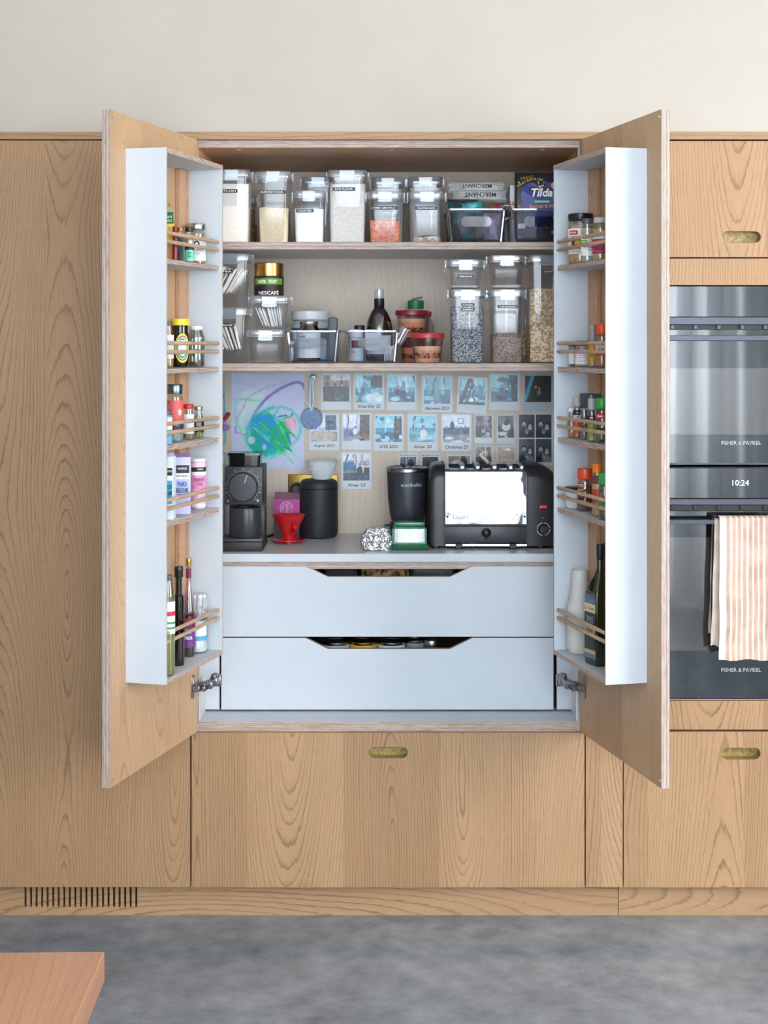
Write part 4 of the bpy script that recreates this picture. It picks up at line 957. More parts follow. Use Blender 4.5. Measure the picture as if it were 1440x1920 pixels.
polaroid('instant photo captioned August 2023, partly under the round blue plaque', 580, 636, 775, 844, 'pale', 28, 'August 2023', extra=lambda c, o, r: (c.ell(.45, .8, .5, .2, '#b9b0a6', 1), c.rect(.55, 0, .95, .55, '#22304a', .6)))
polaroid('instant photo of a figure beside a pale drape, without caption, second row', 640.5, 696.5, 774, 843, 'pale', 29, people=[(.45, .5, .6, '#cdd1e0')], extra=lambda c, o, r: (c.rect(.62, 0, 1, .8, '#5a4a4a', .8), c.rect(0, .55, .4, .85, '#6f79a8', .7), c.ell(.85, .8, .18, .12, '#8d6a4a', .9)))
polaroid('instant photo captioned NYE 2023 on its white border', 700.5, 757, 776, 845, 'blue', 30, 'NYE 2023', people=[(.3, .6, .6, '#2b7d94'), (.8, .6, .6, '#1e2026')], extra=lambda c, o, r: c.rect(.7, .1, 1, .7, '#6d5046', .7))
polaroid("instant photo captioned Xmas '23 of a person by a bed, second row", 764, 820.5, 776, 845, 'blue', 31, "Xmas '23", people=[(.53, .45, .85, '#d9dbe0')], extra=lambda c, o, r: c.rect(0, .6, 1, 1, '#a9cfdd', .6))
polaroid('instant photo captioned Christmas 23 with a group before a small tree', 827, 884, 776, 846, 'pale', 32, 'Christmas 23', people=[(.16, .45, .55, '#2b6f8c'), (.55, .45, .55, '#24618a'), (.68, .45, .5, '#3d86a3'), (.84, .45, .55, '#1d5878')], extra=lambda c, o, r: (c.rect(0, 0, 1, .45, '#cfd3dc', .9), c.rect(0, .45, 1, .7, '#1f6585', .9), c.ell(.35, .38, .08, .16, '#1d4d63', 1), c.rect(.56, .1, .76, .3, '#333a4a', .8), c.rect(.585, .13, .735, .27, '#cfd3dc', 1)))
polaroid('small black and white instant photo, left one of the upper pair beside the booth strip', 889.5, 924, 777, 831.5, 'bw', 33, size='tall')
polaroid('black and white instant photo of a cake, directly left of the booth strip', 931, 966, 777, 831.5, 'bw', 34, size='tall', extra=lambda c, o, r: (c.ell(.52, .5, .26, .2, '#d8d8de', .9), c.ell(.52, .34, .16, .1, '#4a4a52', 1)))
polaroid("instant photo captioned Xmas '23 of a person in an armchair, above the foil", 640, 696.5, 848, 917, 'pale', 35, "Xmas '23", people=[(.62, .42, .7, '#23242c')], extra=lambda c, o, r: (c.rect(0, .3, .5, .62, '#2b6f92', .8), c.rect(0, .7, 1, 1, '#33456b', .7), c.rect(.78, .5, 1, .75, '#4a3138', .9), c.rect(.4, 0, 1, .4, '#c9c2bd', .6)))
polaroid('small instant photo titled MOTHERS DAY directly above the blender cup', 748.5, 782.5, 850, 905, 'bw', 36, 'MOTHERS DAY 2023', cap_top=True, extra=lambda c, o, r: c.ell(.65, .3, .2, .2, '#1a1a1e', .9))
polaroid('small instant photo titled MOTHERS DAY between the blender cup and the toaster', 789.5, 824, 850, 905, 'bw', 37, 'MOTHERS DAY 2023', cap_top=True, people=[(.5, .4, 1.2, '#2a2528')], extra=lambda c, o, r: c.rect(0, 0, 1, 1, '#2c2b33', .6))
polaroid('wide sepia instant photo partly hidden behind the left of the toaster top', 838, 884, 852, 905, 'sepia', 38, extra=lambda c, o, r: (c.ell(.7, .25, .15, .2, '#2a2626', 1), c.ell(.4, .4, .3, .2, '#cfc8c2', .8)))
polaroid('small brown instant photo with a yellow spot, behind the toaster top', 889.5, 924, 835.5, 890, 'sepia', 39, size='tall', extra=lambda c, o, r: (c.ell(.42, .3, .1, .1, '#d9b25e', 1), c.stroke([(.3, .35), (.95, .85)], .08, '#d9d4cc')))
polaroid('small pale instant photo of a kitchen, right of the lower pair beside the booth strip', 931, 966.5, 836, 890, 'sepia', 40, size='tall', extra=lambda c, o, r: (c.rect(0, 0, 1, .5, '#b9a89b', .9), c.ell(.6, .12, .18, .06, '#e8e8e8', 1), c.rect(0, .5, 1, 1, '#d9cfc9', .8)))
# booth strip
x0, x1, z0, z1 = X(971, YW), X(1036, YW), Z(874, YW), Z(776, YW); w, h = x1-x0, z1-z0
strip = MB().bbox(-w/2, w/2, -.0008, 0, -h/2, h/2, .0003, seg=1).build('photo_booth_print', mat('#dcdfe6', .35)); strip.location = ((x0+x1)/2, YW-.0003, (z0+z1)/2)
tag(strip, 'black and white photo booth print with four frames of a couple', 'photo', 'instant photos on the larder back panel')
for k in range(4):
    c = Canvas(34, 50, '#3d444f'); rn = random.Random(k+5)
    if k == 2: c.ell(.2, .3, .4, .4, '#57657a', .8)
    for (hx_, hy_, s_, bd) in ((.32, .42+.04*(k > 1), 1.05, '#22252c'), (.70, .52, .95, '#7d818c' if k > 1 else '#2a2d35')):
        c.ell(hx_, hy_+.5, .30, .30, bd, 1); c.ell(hx_, hy_-.03, .155*s_, .155*s_, '#15161a', 1); c.ell(hx_, hy_+.02, .12*s_, .13*s_, '#b9bbc2', 1)
        c.ell(hx_-.045, hy_, .022, .014, '#33363d', .9); c.ell(hx_+.045, hy_, .022, .014, '#33363d', .9)
        if hx_ < .5: c.ell(hx_, hy_+.10, .09, .055, '#3a3c44', .8)
        else: c.ell(hx_, hy_+.075, .05, .02, '#f0f0f2', .9)
    c.ell(.5, .72, .11, .12, '#a0a3ab', .9).ell(.5, .66, .12, .06, '#5d6068', .7); c.mottle(k, .05, 1)
    i, j = k % 2, k//2; cw, ch = w*.455, h*.445
    xx = -w/2+w*.028+i*(cw+w*.03); zz = h/2-h*.012-j*(ch+h*.022)
    canvas_mesh(c, xx, xx+cw, zz-ch, zz, -.0010).build('frame_picture', vcol(.25), strip)

# ------------------------------------------------------------------ child's painting
x0, x1, z0, z1 = X(433.5, YW), X(570.5, YW), Z(879.5, YW), Z(700.5, YW); w, h = x1-x0, z1-z0
pt_ = MB().bbox(-w/2, w/2, -.0007, 0, -h/2, h/2, .0002, seg=1).build('painting_sheet', mat('#d8dcf0', .6)); pt_.location = ((x0+x1)/2, YW-.0003, (z0+z1)/2); pt_.rotation_euler = (0, .006, 0)
tag(pt_, "child's painting in purple, green and turquoise on white paper above the grinder", 'painting')
c = Canvas(138, 180, '#cfd3ea')
q_ = lambda pts: [((a-190)/1020, (b-15)/1345) for a, b in pts]   # traced in the frame of the photograph's sheet
c.ell(.28, .32, .2, .16, '#dcebe4', .5); c.curve(q_([(640, 280), (430, 480), (330, 700), (380, 900), (480, 1000)]), .035, '#cdeee0', .55, .15, 5)
c.curve(q_([(600, 400), (420, 385), (290, 380), (250, 500), (245, 620), (290, 740), (360, 900), (430, 1020), (560, 1120)]), .011, '#7fe6bd', .85)
c.curve(q_([(600, 400), (640, 480), (560, 560)]), .012, '#a5ecc9', .7)
c.curve(q_([(980, 110), (860, 160), (720, 195), (560, 270), (430, 350), (350, 520), (270, 660), (250, 860)]), .014, '#a99ad0', .55, .45, 2)
c.curve(q_([(1215, 230), (1180, 160), (1100, 135), (960, 180), (820, 260), (700, 350), (600, 460), (510, 590), (465, 700)]), .021, '#9684c8', .92, .06, 3)
c.curve(q_([(260, 760), (265, 840), (420, 890), (600, 925)]), .009, '#8f7fc0', .8, .2, 4)
for k in range(5): c.ell(.46+k*.01, .60, .33-.03*k, .27-.02*k, '#8ddcc8', .16, .1)
c.curve(q_([(780, 490), (620, 560), (500, 660), (425, 780), (410, 900), (440, 1000), (520, 1080), (650, 1120)]), .024, '#62c3bf', .85, .05, 6)
c.curve(q_([(780, 490), (940, 490), (1060, 560), (1130, 660), (1160, 800), (1110, 940), (1000, 1040), (860, 1110), (700, 1130)]), .022, '#74cfc6', .75, .08, 7)
c.ell(.46, .56, .20, .14, '#1e9fd6', .9, .35); c.ell(.42, .70, .17, .16, '#14b893', .9, .35); c.ell(.55, .72, .16, .14, '#20b3c8', .75, .5); c.ell(.68, .66, .13, .16, '#1fc46f', .8, .5)
rn = random.Random(4)
for k in range(34):
    a, b = rn.uniform(.30, .66), rn.uniform(.48, .76); dx, dy = rn.uniform(.08, .2), rn.uniform(.06, .16)*rn.choice((1, 1, -1))
    c.stroke([(a, b), (a+dx, b+dy)], .006+.007*rn.random(), rn.choice(['#159fd0', '#12b59a', '#18c27a', '#2b8fd8', '#b8e8e0', '#0f9fb0']), .6, .12, k)
c.curve(q_([(960, 660), (1050, 640), (1080, 740), (1000, 780), (960, 700)]), .018, '#f0a7bd', .8, .1, 9); c.stroke(q_([(990, 680), (1060, 770)]), .03, '#f3c3cf', .8)
for a, b in (((700, 560), (770, 640)), ((850, 620), (960, 600)), ((930, 640), (1060, 595)), ((880, 700), (1090, 910)), ((960, 840), (1020, 1000)), ((880, 880), (1040, 1110))):
    c.stroke(q_([a, b]), .012, rn.choice(['#16b85a', '#24c35e', '#1b7fc4']), .8, .1, 3)
c.stroke(q_([(930, 1040), (1030, 1100)]), .010, '#1d8fc0', .9); c.curve(q_([(860, 1130), (980, 1180), (1050, 1270)]), .009, '#5fdcae', .8); c.curve(q_([(600, 1160), (700, 1210), (800, 1180), (850, 1110)]), .016, '#7be0b5', .85); c.curve(q_([(1020, 1050), (1080, 1170)]), .014, '#8ce89a', .8)
c.ell(.71, .945, .018, .006, '#b6dc3e', 1); c.ell(.835, .42, .014, .01, '#2bb34a', 1); c.ell(.78, .62, .007, .006, '#7a4a2e', 1); c.ell(.455, .77, .03, .03, '#d7dbef', .8); c.ell(.28, .70, .05, .04, '#cfd6ec', .9)
for k in range(16): c.ell(rn.uniform(.3, .95), rn.uniform(.08, .4), .004, .004, '#4f5fa0', .8)
c.mottle(3, .03, 6); c.a = np.clip((c.a-.8)*1.2+.82, 0, 1)
canvas_mesh(c, -w/2+.0006, w/2-.0006, -h/2+.0006, h/2-.0006, -.0009).build('painted_picture', vcol(.6), pt_)

# ------------------------------------------------------------------ round blue plaque on a ribbon, wall hook
YP = YW-.012
t = thing('round_plaque', 'round glazed blue clay plaque hanging on a pale ribbon from a screw', 'ornament', (X(584.5, YP), YP, Z(784, YP)))
r_ = (X(605, YP)-X(564.5, YP))/2
b = MB(Matrix.Rotation(math.pi/2, 4, 'X')); b.lathe([(r_*.94, 0), (r_, .0015), (r_, .0045), (r_*.95, .006)], seg=40)
b.build('disc', soft('blue_glaze', '#35598f', '#5f86b4', 130, .3, bump=.2), t)
MB(Matrix.Translation((-.001, -.0062, r_*.70)) @ Matrix.Rotation(math.pi/2, 4, 'X')).lathe([(.0035, 0), (.0035, .0004)], seg=14).build('hole', mat('#b8a990', .5), t)
zt = Z(708, YP)-Z(784, YP)
b = MB()
for (xa, xb, xc) in ((-.001, -.006, -.002), (.0, .006, .003)):
    P = [(xa, -.008, r_*.70), (xb, -.009, r_+.014), (xc, -.008, zt)]
    vs = []; 
    for x, y, z in P: vs += [(x-.0022, y, z), (x+.0022, y+.0006, z)]
    b.add(vs, [(0, 1, 3, 2), (2, 3, 5, 4)])
P = [(-.002, -.008, r_*.8), (-.016, -.010, r_+.018), (-.033, -.010, r_+.040)]
vs = []
for x, y, z in P: vs += [(x-.001, y, z-.001), (x+.002, y, z+.0015)]
b.add(vs, [(0, 1, 3, 2), (2, 3, 5, 4)]); b.build('ribbon', mat('#b9d4e2', .35), t)
t = thing('wall_screw', 'round silver screw head holding the ribbon near the shelf', 'screw', (X(587, YW), YW, Z(708, YW)))
MB(Matrix.Rotation(math.pi/2, 4, 'X')).lathe([(.0095, 0), (.0095, .002), (.006, .0035), (.003, .003)], seg=24).build('screw_head', mat('#7f93a3', .3, 1.0), t)
# red glitter figure and teal paper at the left edge
t = thing('paper_strip', 'teal paper strip hanging behind the red figure at the left rack', 'paper', (X(417, YW), YW-.002, Z(770, YW)))
MB().prism([(-.012, .11), (.004, .11), (.008, .03), (.013, -.02), (.010, -.1), (-.012, -.1)], -.001, 0).build('sheet', mat('#7fb2c4', .6), t)
t = thing('hanging_figure', 'red glittery pipe figure with purple wings hanging beside the painting', 'ornament', (X(416, YW), YW-.01, Z(790, YW)))
S_ = .00159; P = lambda a, b_: ((a-416)*S_, 0, (790-b_)*S_)
MB().tube([P(414, 757), P(416, 780), P(416, 800), P(415, 820), P(417, 838), P(414, 842)], [.003, .006, .007, .005, .004, .003], 10).build('body', soft('red_glitter', '#8f1420', '#d33a34', 260, .4, bump=.5), t)
MB().tube([P(420, 788), P(425, 782), P(429, 776)], [.004, .006, .006], 10).ell(P(429, 776), .006, .005, .006).build('arm', soft('red_glitter2', '#8f1420', '#c8252c', 260, .4, bump=.5), t)
MB().ell(P(425, 801), .010, .003, .009).build('wing', mat('#b06bc9', .5), t); MB().ell(P(417, 780), .004, .004, .014).build('wing', mat('#a882cf', .5), t)
MB().ell(P(418, 788), .005, .004, .004).build('green_bead', mat('#1d6a45', .5), t); MB().tube([P(416, 760), P(421, 738)], .0006, 5).build('thread', mat('#30343a', .6), t)
# brass socket with plug
YP = YW
t = thing('wall_socket', 'brass socket plate behind the black canister', 'socket', ((X(540, YP)+X(633, YP))/2, YP, (Z(889, YP)+Z(948, YP))/2))
w, h = X(633, YP)-X(540, YP), Z(889, YP)-Z(948, YP)
MB().bbox(-w/2, w/2, -.005, 0, -h/2, h/2, .0022).build('plate', mat('#a08340', .32, .9), t)
t = thing('power_plug', 'black power plug in the brass socket beside the canister', 'plug', (X(557, .53), .535, Z(918, .53)))
MB(Matrix.Rotation(math.pi/2, 4, 'X')).lathe([(.021, -.018), (.022, .0), (.020, .012), (.013, .020)], seg=24, sy=.95).build('plug_body', mat('#1d1f23', .45), t)
for k in range(4): MB(Matrix.Translation((0, -.0125-k*.001, .004-k*.006))).bbox(-.014, .014, -.001, .001, -.0012, .0012, .0005, seg=1).build('grip_rib', mat('#2b2d32', .5), t)
cab = MB().tube([(X(556, .52), .512, Z(925, .52)), (X(555, .52), .516, ZC+.03), (X(548, .52), .522, ZC+.006), (X(520, .50), .512, ZC+.005), (X(500, .42), .43, ZC+.006)], .0035, 8).build('power_cable', mat('#1b1c20', .5)); tag(cab, 'black power cable running behind the magenta box to the grinder', 'cable')

# ------------------------------------------------------------------ things on the worktop
HC = H-ZC
def Ybase(py): return HC*F/(py-HY)-D
MATT = mat('#2e3035', .42); MATT2 = mat('#26282c', .5)
# coffee grinder
Yg = .175; t = thing('coffee_grinder', 'matt black coffee grinder with a round dial at the left of the worktop', 'coffee grinder', (X(457, Yg), Yg, ZC))
gx = lambda px, Y=Yg: X(px, Y)-X(457, Yg); gz = lambda py, Y=Yg: Z(py, Y)-ZC
MB().bbox(gx(410), gx(493), -.012, .150, .001, .026, .003).build('base', MATT2, t)
MB().bbox(gx(416), gx(492), -.010, .065, .0262, .034, .0015).build('catch_tray', mat('#3d4047', .35), t)
MB().bbox(gx(424), gx(492), .078, .142, .0262, gz(948)+.002, .003).build('column', MATT, t)
MB().bbox(gx(421.5), gx(492), .002, .142, gz(946.5), gz(875.5), .002).build('housing', MATT, t)
zc_, xc_ = gz(913), gx(456)
Mx = Matrix.Translation((xc_, .002, zc_)) @ Matrix.Rotation(math.pi/2, 4, 'X')
MB(Mx).lathe([(.0405, 0), (.0405, .002)], seg=48).build('dial_ring', BLACK, t)
dial = MB(Mx).lathe([(.0378, .0004), (.0378, .013), (.0365, .0145), (.02, .015)], seg=56).build('dial', mat('#33363b', .4), t)
a = math.radians(70); MB().rod((xc_+.012*math.cos(a), -.0133, zc_+.012*math.sin(a)), (xc_+.035*math.cos(a), -.0133, zc_+.035*math.sin(a)), .0008, 6).build('pointer_line', mat('#e9e9e9', .5), dial)
g = MB()
for k in range(43):
    a = math.radians(225-k*270/42); big = k % 4 == 0; r0, r1 = .0420, (.0455 if k % 2 == 0 else .0435)
    ca, sa = math.cos(a), math.sin(a); wd = .0004
    g.add([(xc_+r0*ca-wd*sa, .0012, zc_+r0*sa+wd*ca), (xc_+r1*ca-wd*sa, .0012, zc_+r1*sa+wd*ca), (xc_+r1*ca+wd*sa, .0012, zc_+r1*sa-wd*ca), (xc_+r0*ca+wd*sa, .0012, zc_+r0*sa-wd*ca)], [(0, 1, 2, 3)])
for k in range(11):
    a = math.radians(225-k*27); g.text(str(k+1), h=.0030, fn=flat(xc_+.0485*math.cos(a), zc_+.0485*math.sin(a), .0010), bold=.03)
for (cx_, n_) in ((gx(427.5), 1), (gx(483.5), 3)):
    for k in range(n_):
        ox, oz = (0, 0) if n_ == 1 else ((-.0017, 0), (.0017, 0), (0, .003))[k]; r_ = .0028 if n_ == 1 else .0016; z_ = gz(939.5)
        g.add([(cx_+ox+r_*math.cos(q*2*math.pi/(3 if n_ == 1 else 10)+math.pi/2), .0010, z_+oz+r_*math.sin(q*2*math.pi/(3 if n_ == 1 else 10)+math.pi/2)) for q in range(3 if n_ == 1 else 10)], [tuple(range(3 if n_ == 1 else 10))])
go = g.build('dial_scale', mat('#dcdde0', .5), t); go['kind'] = 'stuff'
MB().loft([rr(gx(486)-gx(427), .075, .008, 4, cx=gx(456.5), cy=.055, z=gz(876)), rr(gx(487)-gx(426), .077, .008, 4, cx=gx(456.5), cy=.055, z=gz(855))]).build('hopper', clear('#484c54', face=.05), t)
MB().loft([rr(gx(489)-gx(424.5), .080, .006, 4, cx=gx(456.8), cy=.056, z=gz(855)), rr(gx(489)-gx(424.5), .080, .006, 4, cx=gx(456.8), cy=.056, z=gz(850.5))]).build('hopper_lid', clear('#5c6069', face=.06), t)
MB().lathe([(.020, gz(951)), (.022, gz(947))], cx=gx(458), cy=.045, seg=26).build('spout', BLACK, t)
MB().lathe([(.040, .0345), (.0415, .037), (.0415, gz(957)), (.0395, gz(953.5)), (.036, gz(953.5)), (.036, gz(957))], cx=gx(458.5), cy=.040, seg=44).build('catch_cup', mat('#303238', .33), t)
MB().rod((gx(486), .012, gz(948.5)), (gx(502), .004, gz(948.5)), .0028, 10).build('knock_lever', STEEL, t)
# second grinder-side object: pale box edge far left behind
t = thing('milk_carton', 'pale blue carton mostly hidden behind the grinder hopper', 'box', (X(414, .45), .45, ZC)); MB().bbox(-.022, .014, -.03, .03, 0, .245, .004).build('carton_body', mat('#a9bcc4', .5), t); MB().box(-.01, .0143, -.0305, -.0301, .12, .2).build('printed_panel', mat('#c9c7c2', .5), t)
# magenta box
Yb_ = Ybase(1009)+.004; t = thing('coffee_filter_box', 'magenta carton with a round white emblem behind the red dripper', 'box', (X(537.5, Yb_), Yb_, ZC))
w_ = X(561, Yb_)-X(512.5, Yb_); h_ = Z(936.5, Yb_)-ZC
MB().add([(-w_/2, 0, 0), (w_/2, 0, 0), (w_/2, .055, 0), (-w_/2, .055, 0), (-w_/2, 0, h_), (w_/2, 0, h_), (w_/2, .055, h_+.004), (-w_/2, .055, h_+.008)], [(0, 1, 5, 4), (1, 2, 6, 5), (2, 3, 7, 6), (3, 0, 4, 7), (0, 3, 2, 1)]).build('carton_body', mat('#b22a86', .42), t)
MB().add([(-w_/2, .001, h_), (w_/2, .001, h_-.001), (w_/2*.98, .05, h_+.014), (-w_/2*.98, .047, h_+.018)], [(0, 1, 2, 3)]).add([(-w_/2, .0012, h_-.0006), (w_/2, .0012, h_-.0016), (w_/2*.98, .0512, h_+.0134), (-w_/2*.98, .0482, h_+.0174)], [(3, 2, 1, 0)]).build('lid_flap', mat('#9b5f74', .4), t)
MB().box(-w_/2, w_/2, -.0007, -.0003, .0, h_*.52).build('dark_panel', mat('#3c2a3a', .45), t)
g = MB(); zc_ = h_-.026; n = 36
for (ra, rb) in ((.0195, .0185), (.0128, .0120)):
    g.loft([[(ra*math.cos(2*math.pi*i/n), -.0010, zc_+ra*math.sin(2*math.pi*i/n)) for i in range(n)], [(rb*math.cos(2*math.pi*i/n), -.0010, zc_+rb*math.sin(2*math.pi*i/n)) for i in range(n)]], cap0=False, cap1=False, smooth=False)
for k, ch in enumerate('COFFEE FILTER PAPERS '):
    a = math.pi/2-k*2*math.pi/21; g.text(ch, h=.0030, fn=flat(.0157*math.cos(a), zc_+.0157*math.sin(a), -.0010, a-math.pi/2)) if ch != ' ' else None
for (a, b_) in (((-.010, 0), (0, .010)), ((0, .010), (.009, .0)), ((-.010, 0), (0, -.010)), ((0, -.010), (.009, 0)), ((.0, .009), (.0, -.009)), ((-.004, .004), (.006, -.004)), ((.002, .006), (.002, -.007))):
    g.tube([(a[0], -.0010, zc_+a[1]), (b_[0], -.0010, zc_+b_[1])], .00045, 4)
g.build('emblem', mat('#f1dfe9', .5), t)
# red dripper
Yd = Ybase(1021)+.033; t = thing('coffee_dripper', 'red ceramic coffee dripper with a saucer base and side handle', 'dripper', (X(541.5, Yd), Yd, ZC))
RED = mat('#c0161e', .18, coat=.5); zt_ = Z(965, Yd)-ZC; rt = (X(572, Yd)-X(509.5, Yd))/2
MB().lathe([(.019, 0), (.019, .006), (.0455, .0075), (.0475, .0095), (.0475, .012), (.045, .013), (.020, .0135), (.0175, .017), (.0185, .022), (rt*.42, .026), (rt*.98, zt_-.003), (rt, zt_-.001), (rt*.985, zt_), (rt*.94, zt_-.002), (rt*.40, .032), (.004, .028)], seg=48).build('dripper_body', RED, t)
b = MB()
for k in range(14):
    a0 = 2*math.pi*k/14; P = []
    for j in range(5):
        u = j/4; r_ = (rt*.42+(rt*.95-rt*.42)*u)-.0012; z_ = .034+(zt_-.004-.034)*u; a = a0+u*.9; P.append((r_*math.cos(a), r_*math.sin(a), z_))
    b.tube(P, .0012, 5)
o = b.build('spiral_rib', RED, t); o['kind'] = 'stuff'
aa = math.radians(-68); hx_, hy_ = math.cos(aa), math.sin(aa); hb = MB(); P = []
for k in range(9):
    u = k/8; ang_ = math.pi*u; rr_ = (rt*.55+(rt*.38)*u)+.020*math.sin(ang_)*1.0; P.append((hx_*rr_, hy_*rr_, .036+(zt_-.018-.036)*u))
hb.tube(P, [.0045, .0048, .005, .0055, .006, .006, .0055, .005, .0045], 10).build('handle', RED, t)
# canister and bowl
Yk = Ybase(1011)+.046; t = thing('canister', 'tall matt black canister carrying a white bowl, beside the magenta box', 'canister', (X(598, Yk), Yk, ZC))
rk = (X(633.5, Yk)-X(562, Yk))/2; hk = Z(898.5, Yk)-ZC; hl = hk-.026
MB().lathe([(rk*.80, .0005), (rk*.93, .004), (rk, .016), (rk, hl)], seg=56).build('canister_body', MATT2, t)
MB().lathe([(rk*.985, hl+.0012), (rk, hl+.002), (rk, hl+.010), (rk*.96, hk-.008), (rk*.88, hk-.002), (rk*.80, hk)], seg=56).build('lid', MATT2, t)
t = thing('small_bowl', 'white dimpled porcelain bowl on top of the black canister', 'bowl', (X(604, Yk), Yk, ZC+hk+.0003))
rb = (X(634, Yk)-X(575, Yk))/2; hb = Z(863, Yk)-Z(898, Yk)
MB().lathe([(rb*.5, 0), (rb*.52, .002), (rb*.66, hb*.2), (rb*.84, hb*.5), (rb*.96, hb*.82), (rb, hb*.985), (rb*.985, hb), (rb*.95, hb*.985), (rb*.8, hb*.5), (rb*.5, hb*.12), (.004, hb*.1)], seg=48).build('bowl_body', mat('#d3d7d8', .3), t)
b = MB(); 
for j in range(8):
    u = .10+j*.105; r_ = rb*np.interp(u, [0, .2, .5, .82, .985], [.52, .66, .84, .96, 1.0]); z_ = hb*u; n = 28
    for i in range(n):
        a = 2*math.pi*(i+.5*(j % 2))/n; c_, s_ = math.cos(a), math.sin(a); rad_ = r_*math.pi/n*.86; rr_ = r_+.0008
        tx, ty = -s_, c_; L_ = [(rr_*c_+tx*rad_*math.cos(q*math.pi/3), rr_*s_+ty*rad_*math.cos(q*math.pi/3), z_+hb*.052*math.sin(q*math.pi/3)) for q in range(6)]
        ct = ((rr_-.0018)*c_, (rr_-.0018)*s_, z_); b.add([ct]+L_, [(0, 1+q, 1+(q+1) % 6) for q in range(6)])
o = b.build('dimple', mat('#dfe3e4', .35), t); o['kind'] = 'stuff'
# foil lump
def foil():
    Yf_ = Ybase(1033.5)+.035; x0, x1 = X(675, Yf_-.02), X(737, Yf_-.02); t_ = Z(984, Yf_)-ZC; w = x1-x0
    from mathutils import noise as mn
    bm = bmesh.new(); bmesh.ops.create_icosphere(bm, subdivisions=5, radius=1.0)
    for v in bm.verts:
        p = v.co.normalized(); e = .62
        q = Vector([math.copysign(abs(k)**e, k) for k in p])
        n1 = mn.noise(p*2.3+Vector((3, 1, 7))); n2 = 1-abs(mn.noise(p*5.5))*2; n3 = 1-abs(mn.noise(p*12+Vector((9, 0, 0))))*2
        d = .84+.16*n1+.075*n2+.05*n3
        zz = q.z*d; X_ = q.x*d
        v.co = (X_*w/2*(1.06 if zz < 0 else 1.06-.25*zz)+.004*zz, q.y*d*.042, max(-.80, zz*(1+.10*X_))*.5*t_/.92)
    z0_ = min(v.co.z for v in bm.verts)
    vs = [(v.co.x, v.co.y, v.co.z-z0_) for v in bm.verts]; fs = [tuple(v.index for v in f.verts) for f in bm.faces]; bm.free()
    m, nt, b = newmat('crumpled_foil'); q = NT(nt); tc = nt.nodes.new('ShaderNodeTexCoord'); b.inputs['Metallic'].default_value = 1; b.inputs['Base Color'].default_value = (.82, .84, .86, 1); b.inputs['Roughness'].default_value = .16
    v = nt.nodes.new('ShaderNodeTexVoronoi'); v.inputs['Scale'].default_value = 75; nt.links.new(tc.outputs['Object'], v.inputs['Vector'])
    bp = nt.nodes.new('ShaderNodeBump'); bp.inputs['Strength'].default_value = .9; bp.inputs['Distance'].default_value = .004; nt.links.new(q('ADD', v.outputs['Distance'], q.noise(tc.outputs['Object'], 90, 3)), bp.inputs['Height']); nt.links.new(bp.outputs['Normal'], b.inputs['Normal'])
    o = MB().add(vs, fs, 0, False).build('foil_parcel', m); o.location = ((x0+x1)/2, Yf_, ZC+.0005)
    tag(o, 'crumpled aluminium foil parcel on the worktop beside the green butter dish', 'foil')
foil()
# green butter dish
Yg = Ybase(1032.5)+.002; x0, x1 = X(731.5, Yg), X(804, Yg); w = x1-x0; h = Z(976, Yg+.03)-ZC
t = thing('butter_dish', 'green glass butter dish with a clear green cover and butter inside', 'butter dish', ((x0+x1)/2, Yg+.04, ZC))
GG = clear('#3f9470', face=.16); GG2 = clear('#a9cfc2', face=.16)
MB().loft([rr(w*.90, .072, .004, 3, z=.0005), rr(w*.98, .078, .005, 3, z=.006), rr(w, .080, .005, 3, z=.015), rr(w*.96, .077, .004, 3, z=.015), rr(w*.90, .070, .004, 3, z=.008)], 0, True, True).build('dish', mat('#136043', .12, coat=.3), t)
MB().loft([rr(w*.88, .068, .003, 3, z=.0155), rr(w*.84, .062, .003, 3, z=h*.78), rr(w*.78, .056, .003, 3, z=h*.80)], 0, False, True).build('cover', GG2, t)
b = MB()
for (a0, a1, c0, c1) in ((-.45, -.40, .016, h*.8), (.40, .45, .016, h*.8)): b.bbox(w*a0, w*a1, -.0355, -.0325, c0, c1, .0008, seg=1)
b.bbox(-w*.45, w*.45, -.0355, -.0325, h*.74, h*.80, .0008, seg=1); b.bbox(-w*.45, w*.45, -.036, -.033, .0155, .021, .0008, seg=1); b.bbox(-w*.40, w*.40, -.026, .026, h*.80, h*.97, .003); b.build('cover_rim', mat('#1c7350', .12, coat=.3), t)
MB().bbox(-w*.30, w*.26, -.020, .020, .010, .028, .006).build('butter', soft('butter', '#e3dfb4', '#efecc8', 60, .5, bump=.3), t)
# blender
Yn = .36; t = thing('blender', 'dark grey blender cup upside down on its base, behind the butter dish', 'blender', (X(763.5, Yn), Yn, ZC))
rn_ = (X(803, Yn-.05)-X(723.5, Yn-.05))/2; h0 = Z(874.5, Yn)-ZC; zb_ = Z(977, Yn)-ZC
MB().lathe([(rn_*.72, .0005), (rn_*.92, .004), (rn_*.98, .020), (rn_*.9, zb_-.012), (rn_*.80, zb_-.002)], seg=44).build('motor_base', MATT, t)
MB().lathe([(rn_*.70, zb_), (rn_*.78, zb_+.006), (rn_*.84, zb_+.02), (rn_*.93, zb_+.07), (rn_*.975, h0-.014)], seg=52).build('cup', mat('#43464c', .30, .35), t)
MB().lathe([(rn_*.98, h0-.0135), (rn_, h0-.012), (rn_, h0-.004), (rn_*.96, h0-.001), (rn_*.92, h0), (rn_*.86, h0-.003)], seg=52).build('rim_band', mat('#a4a7ac', .28, 1), t)
b = MB()
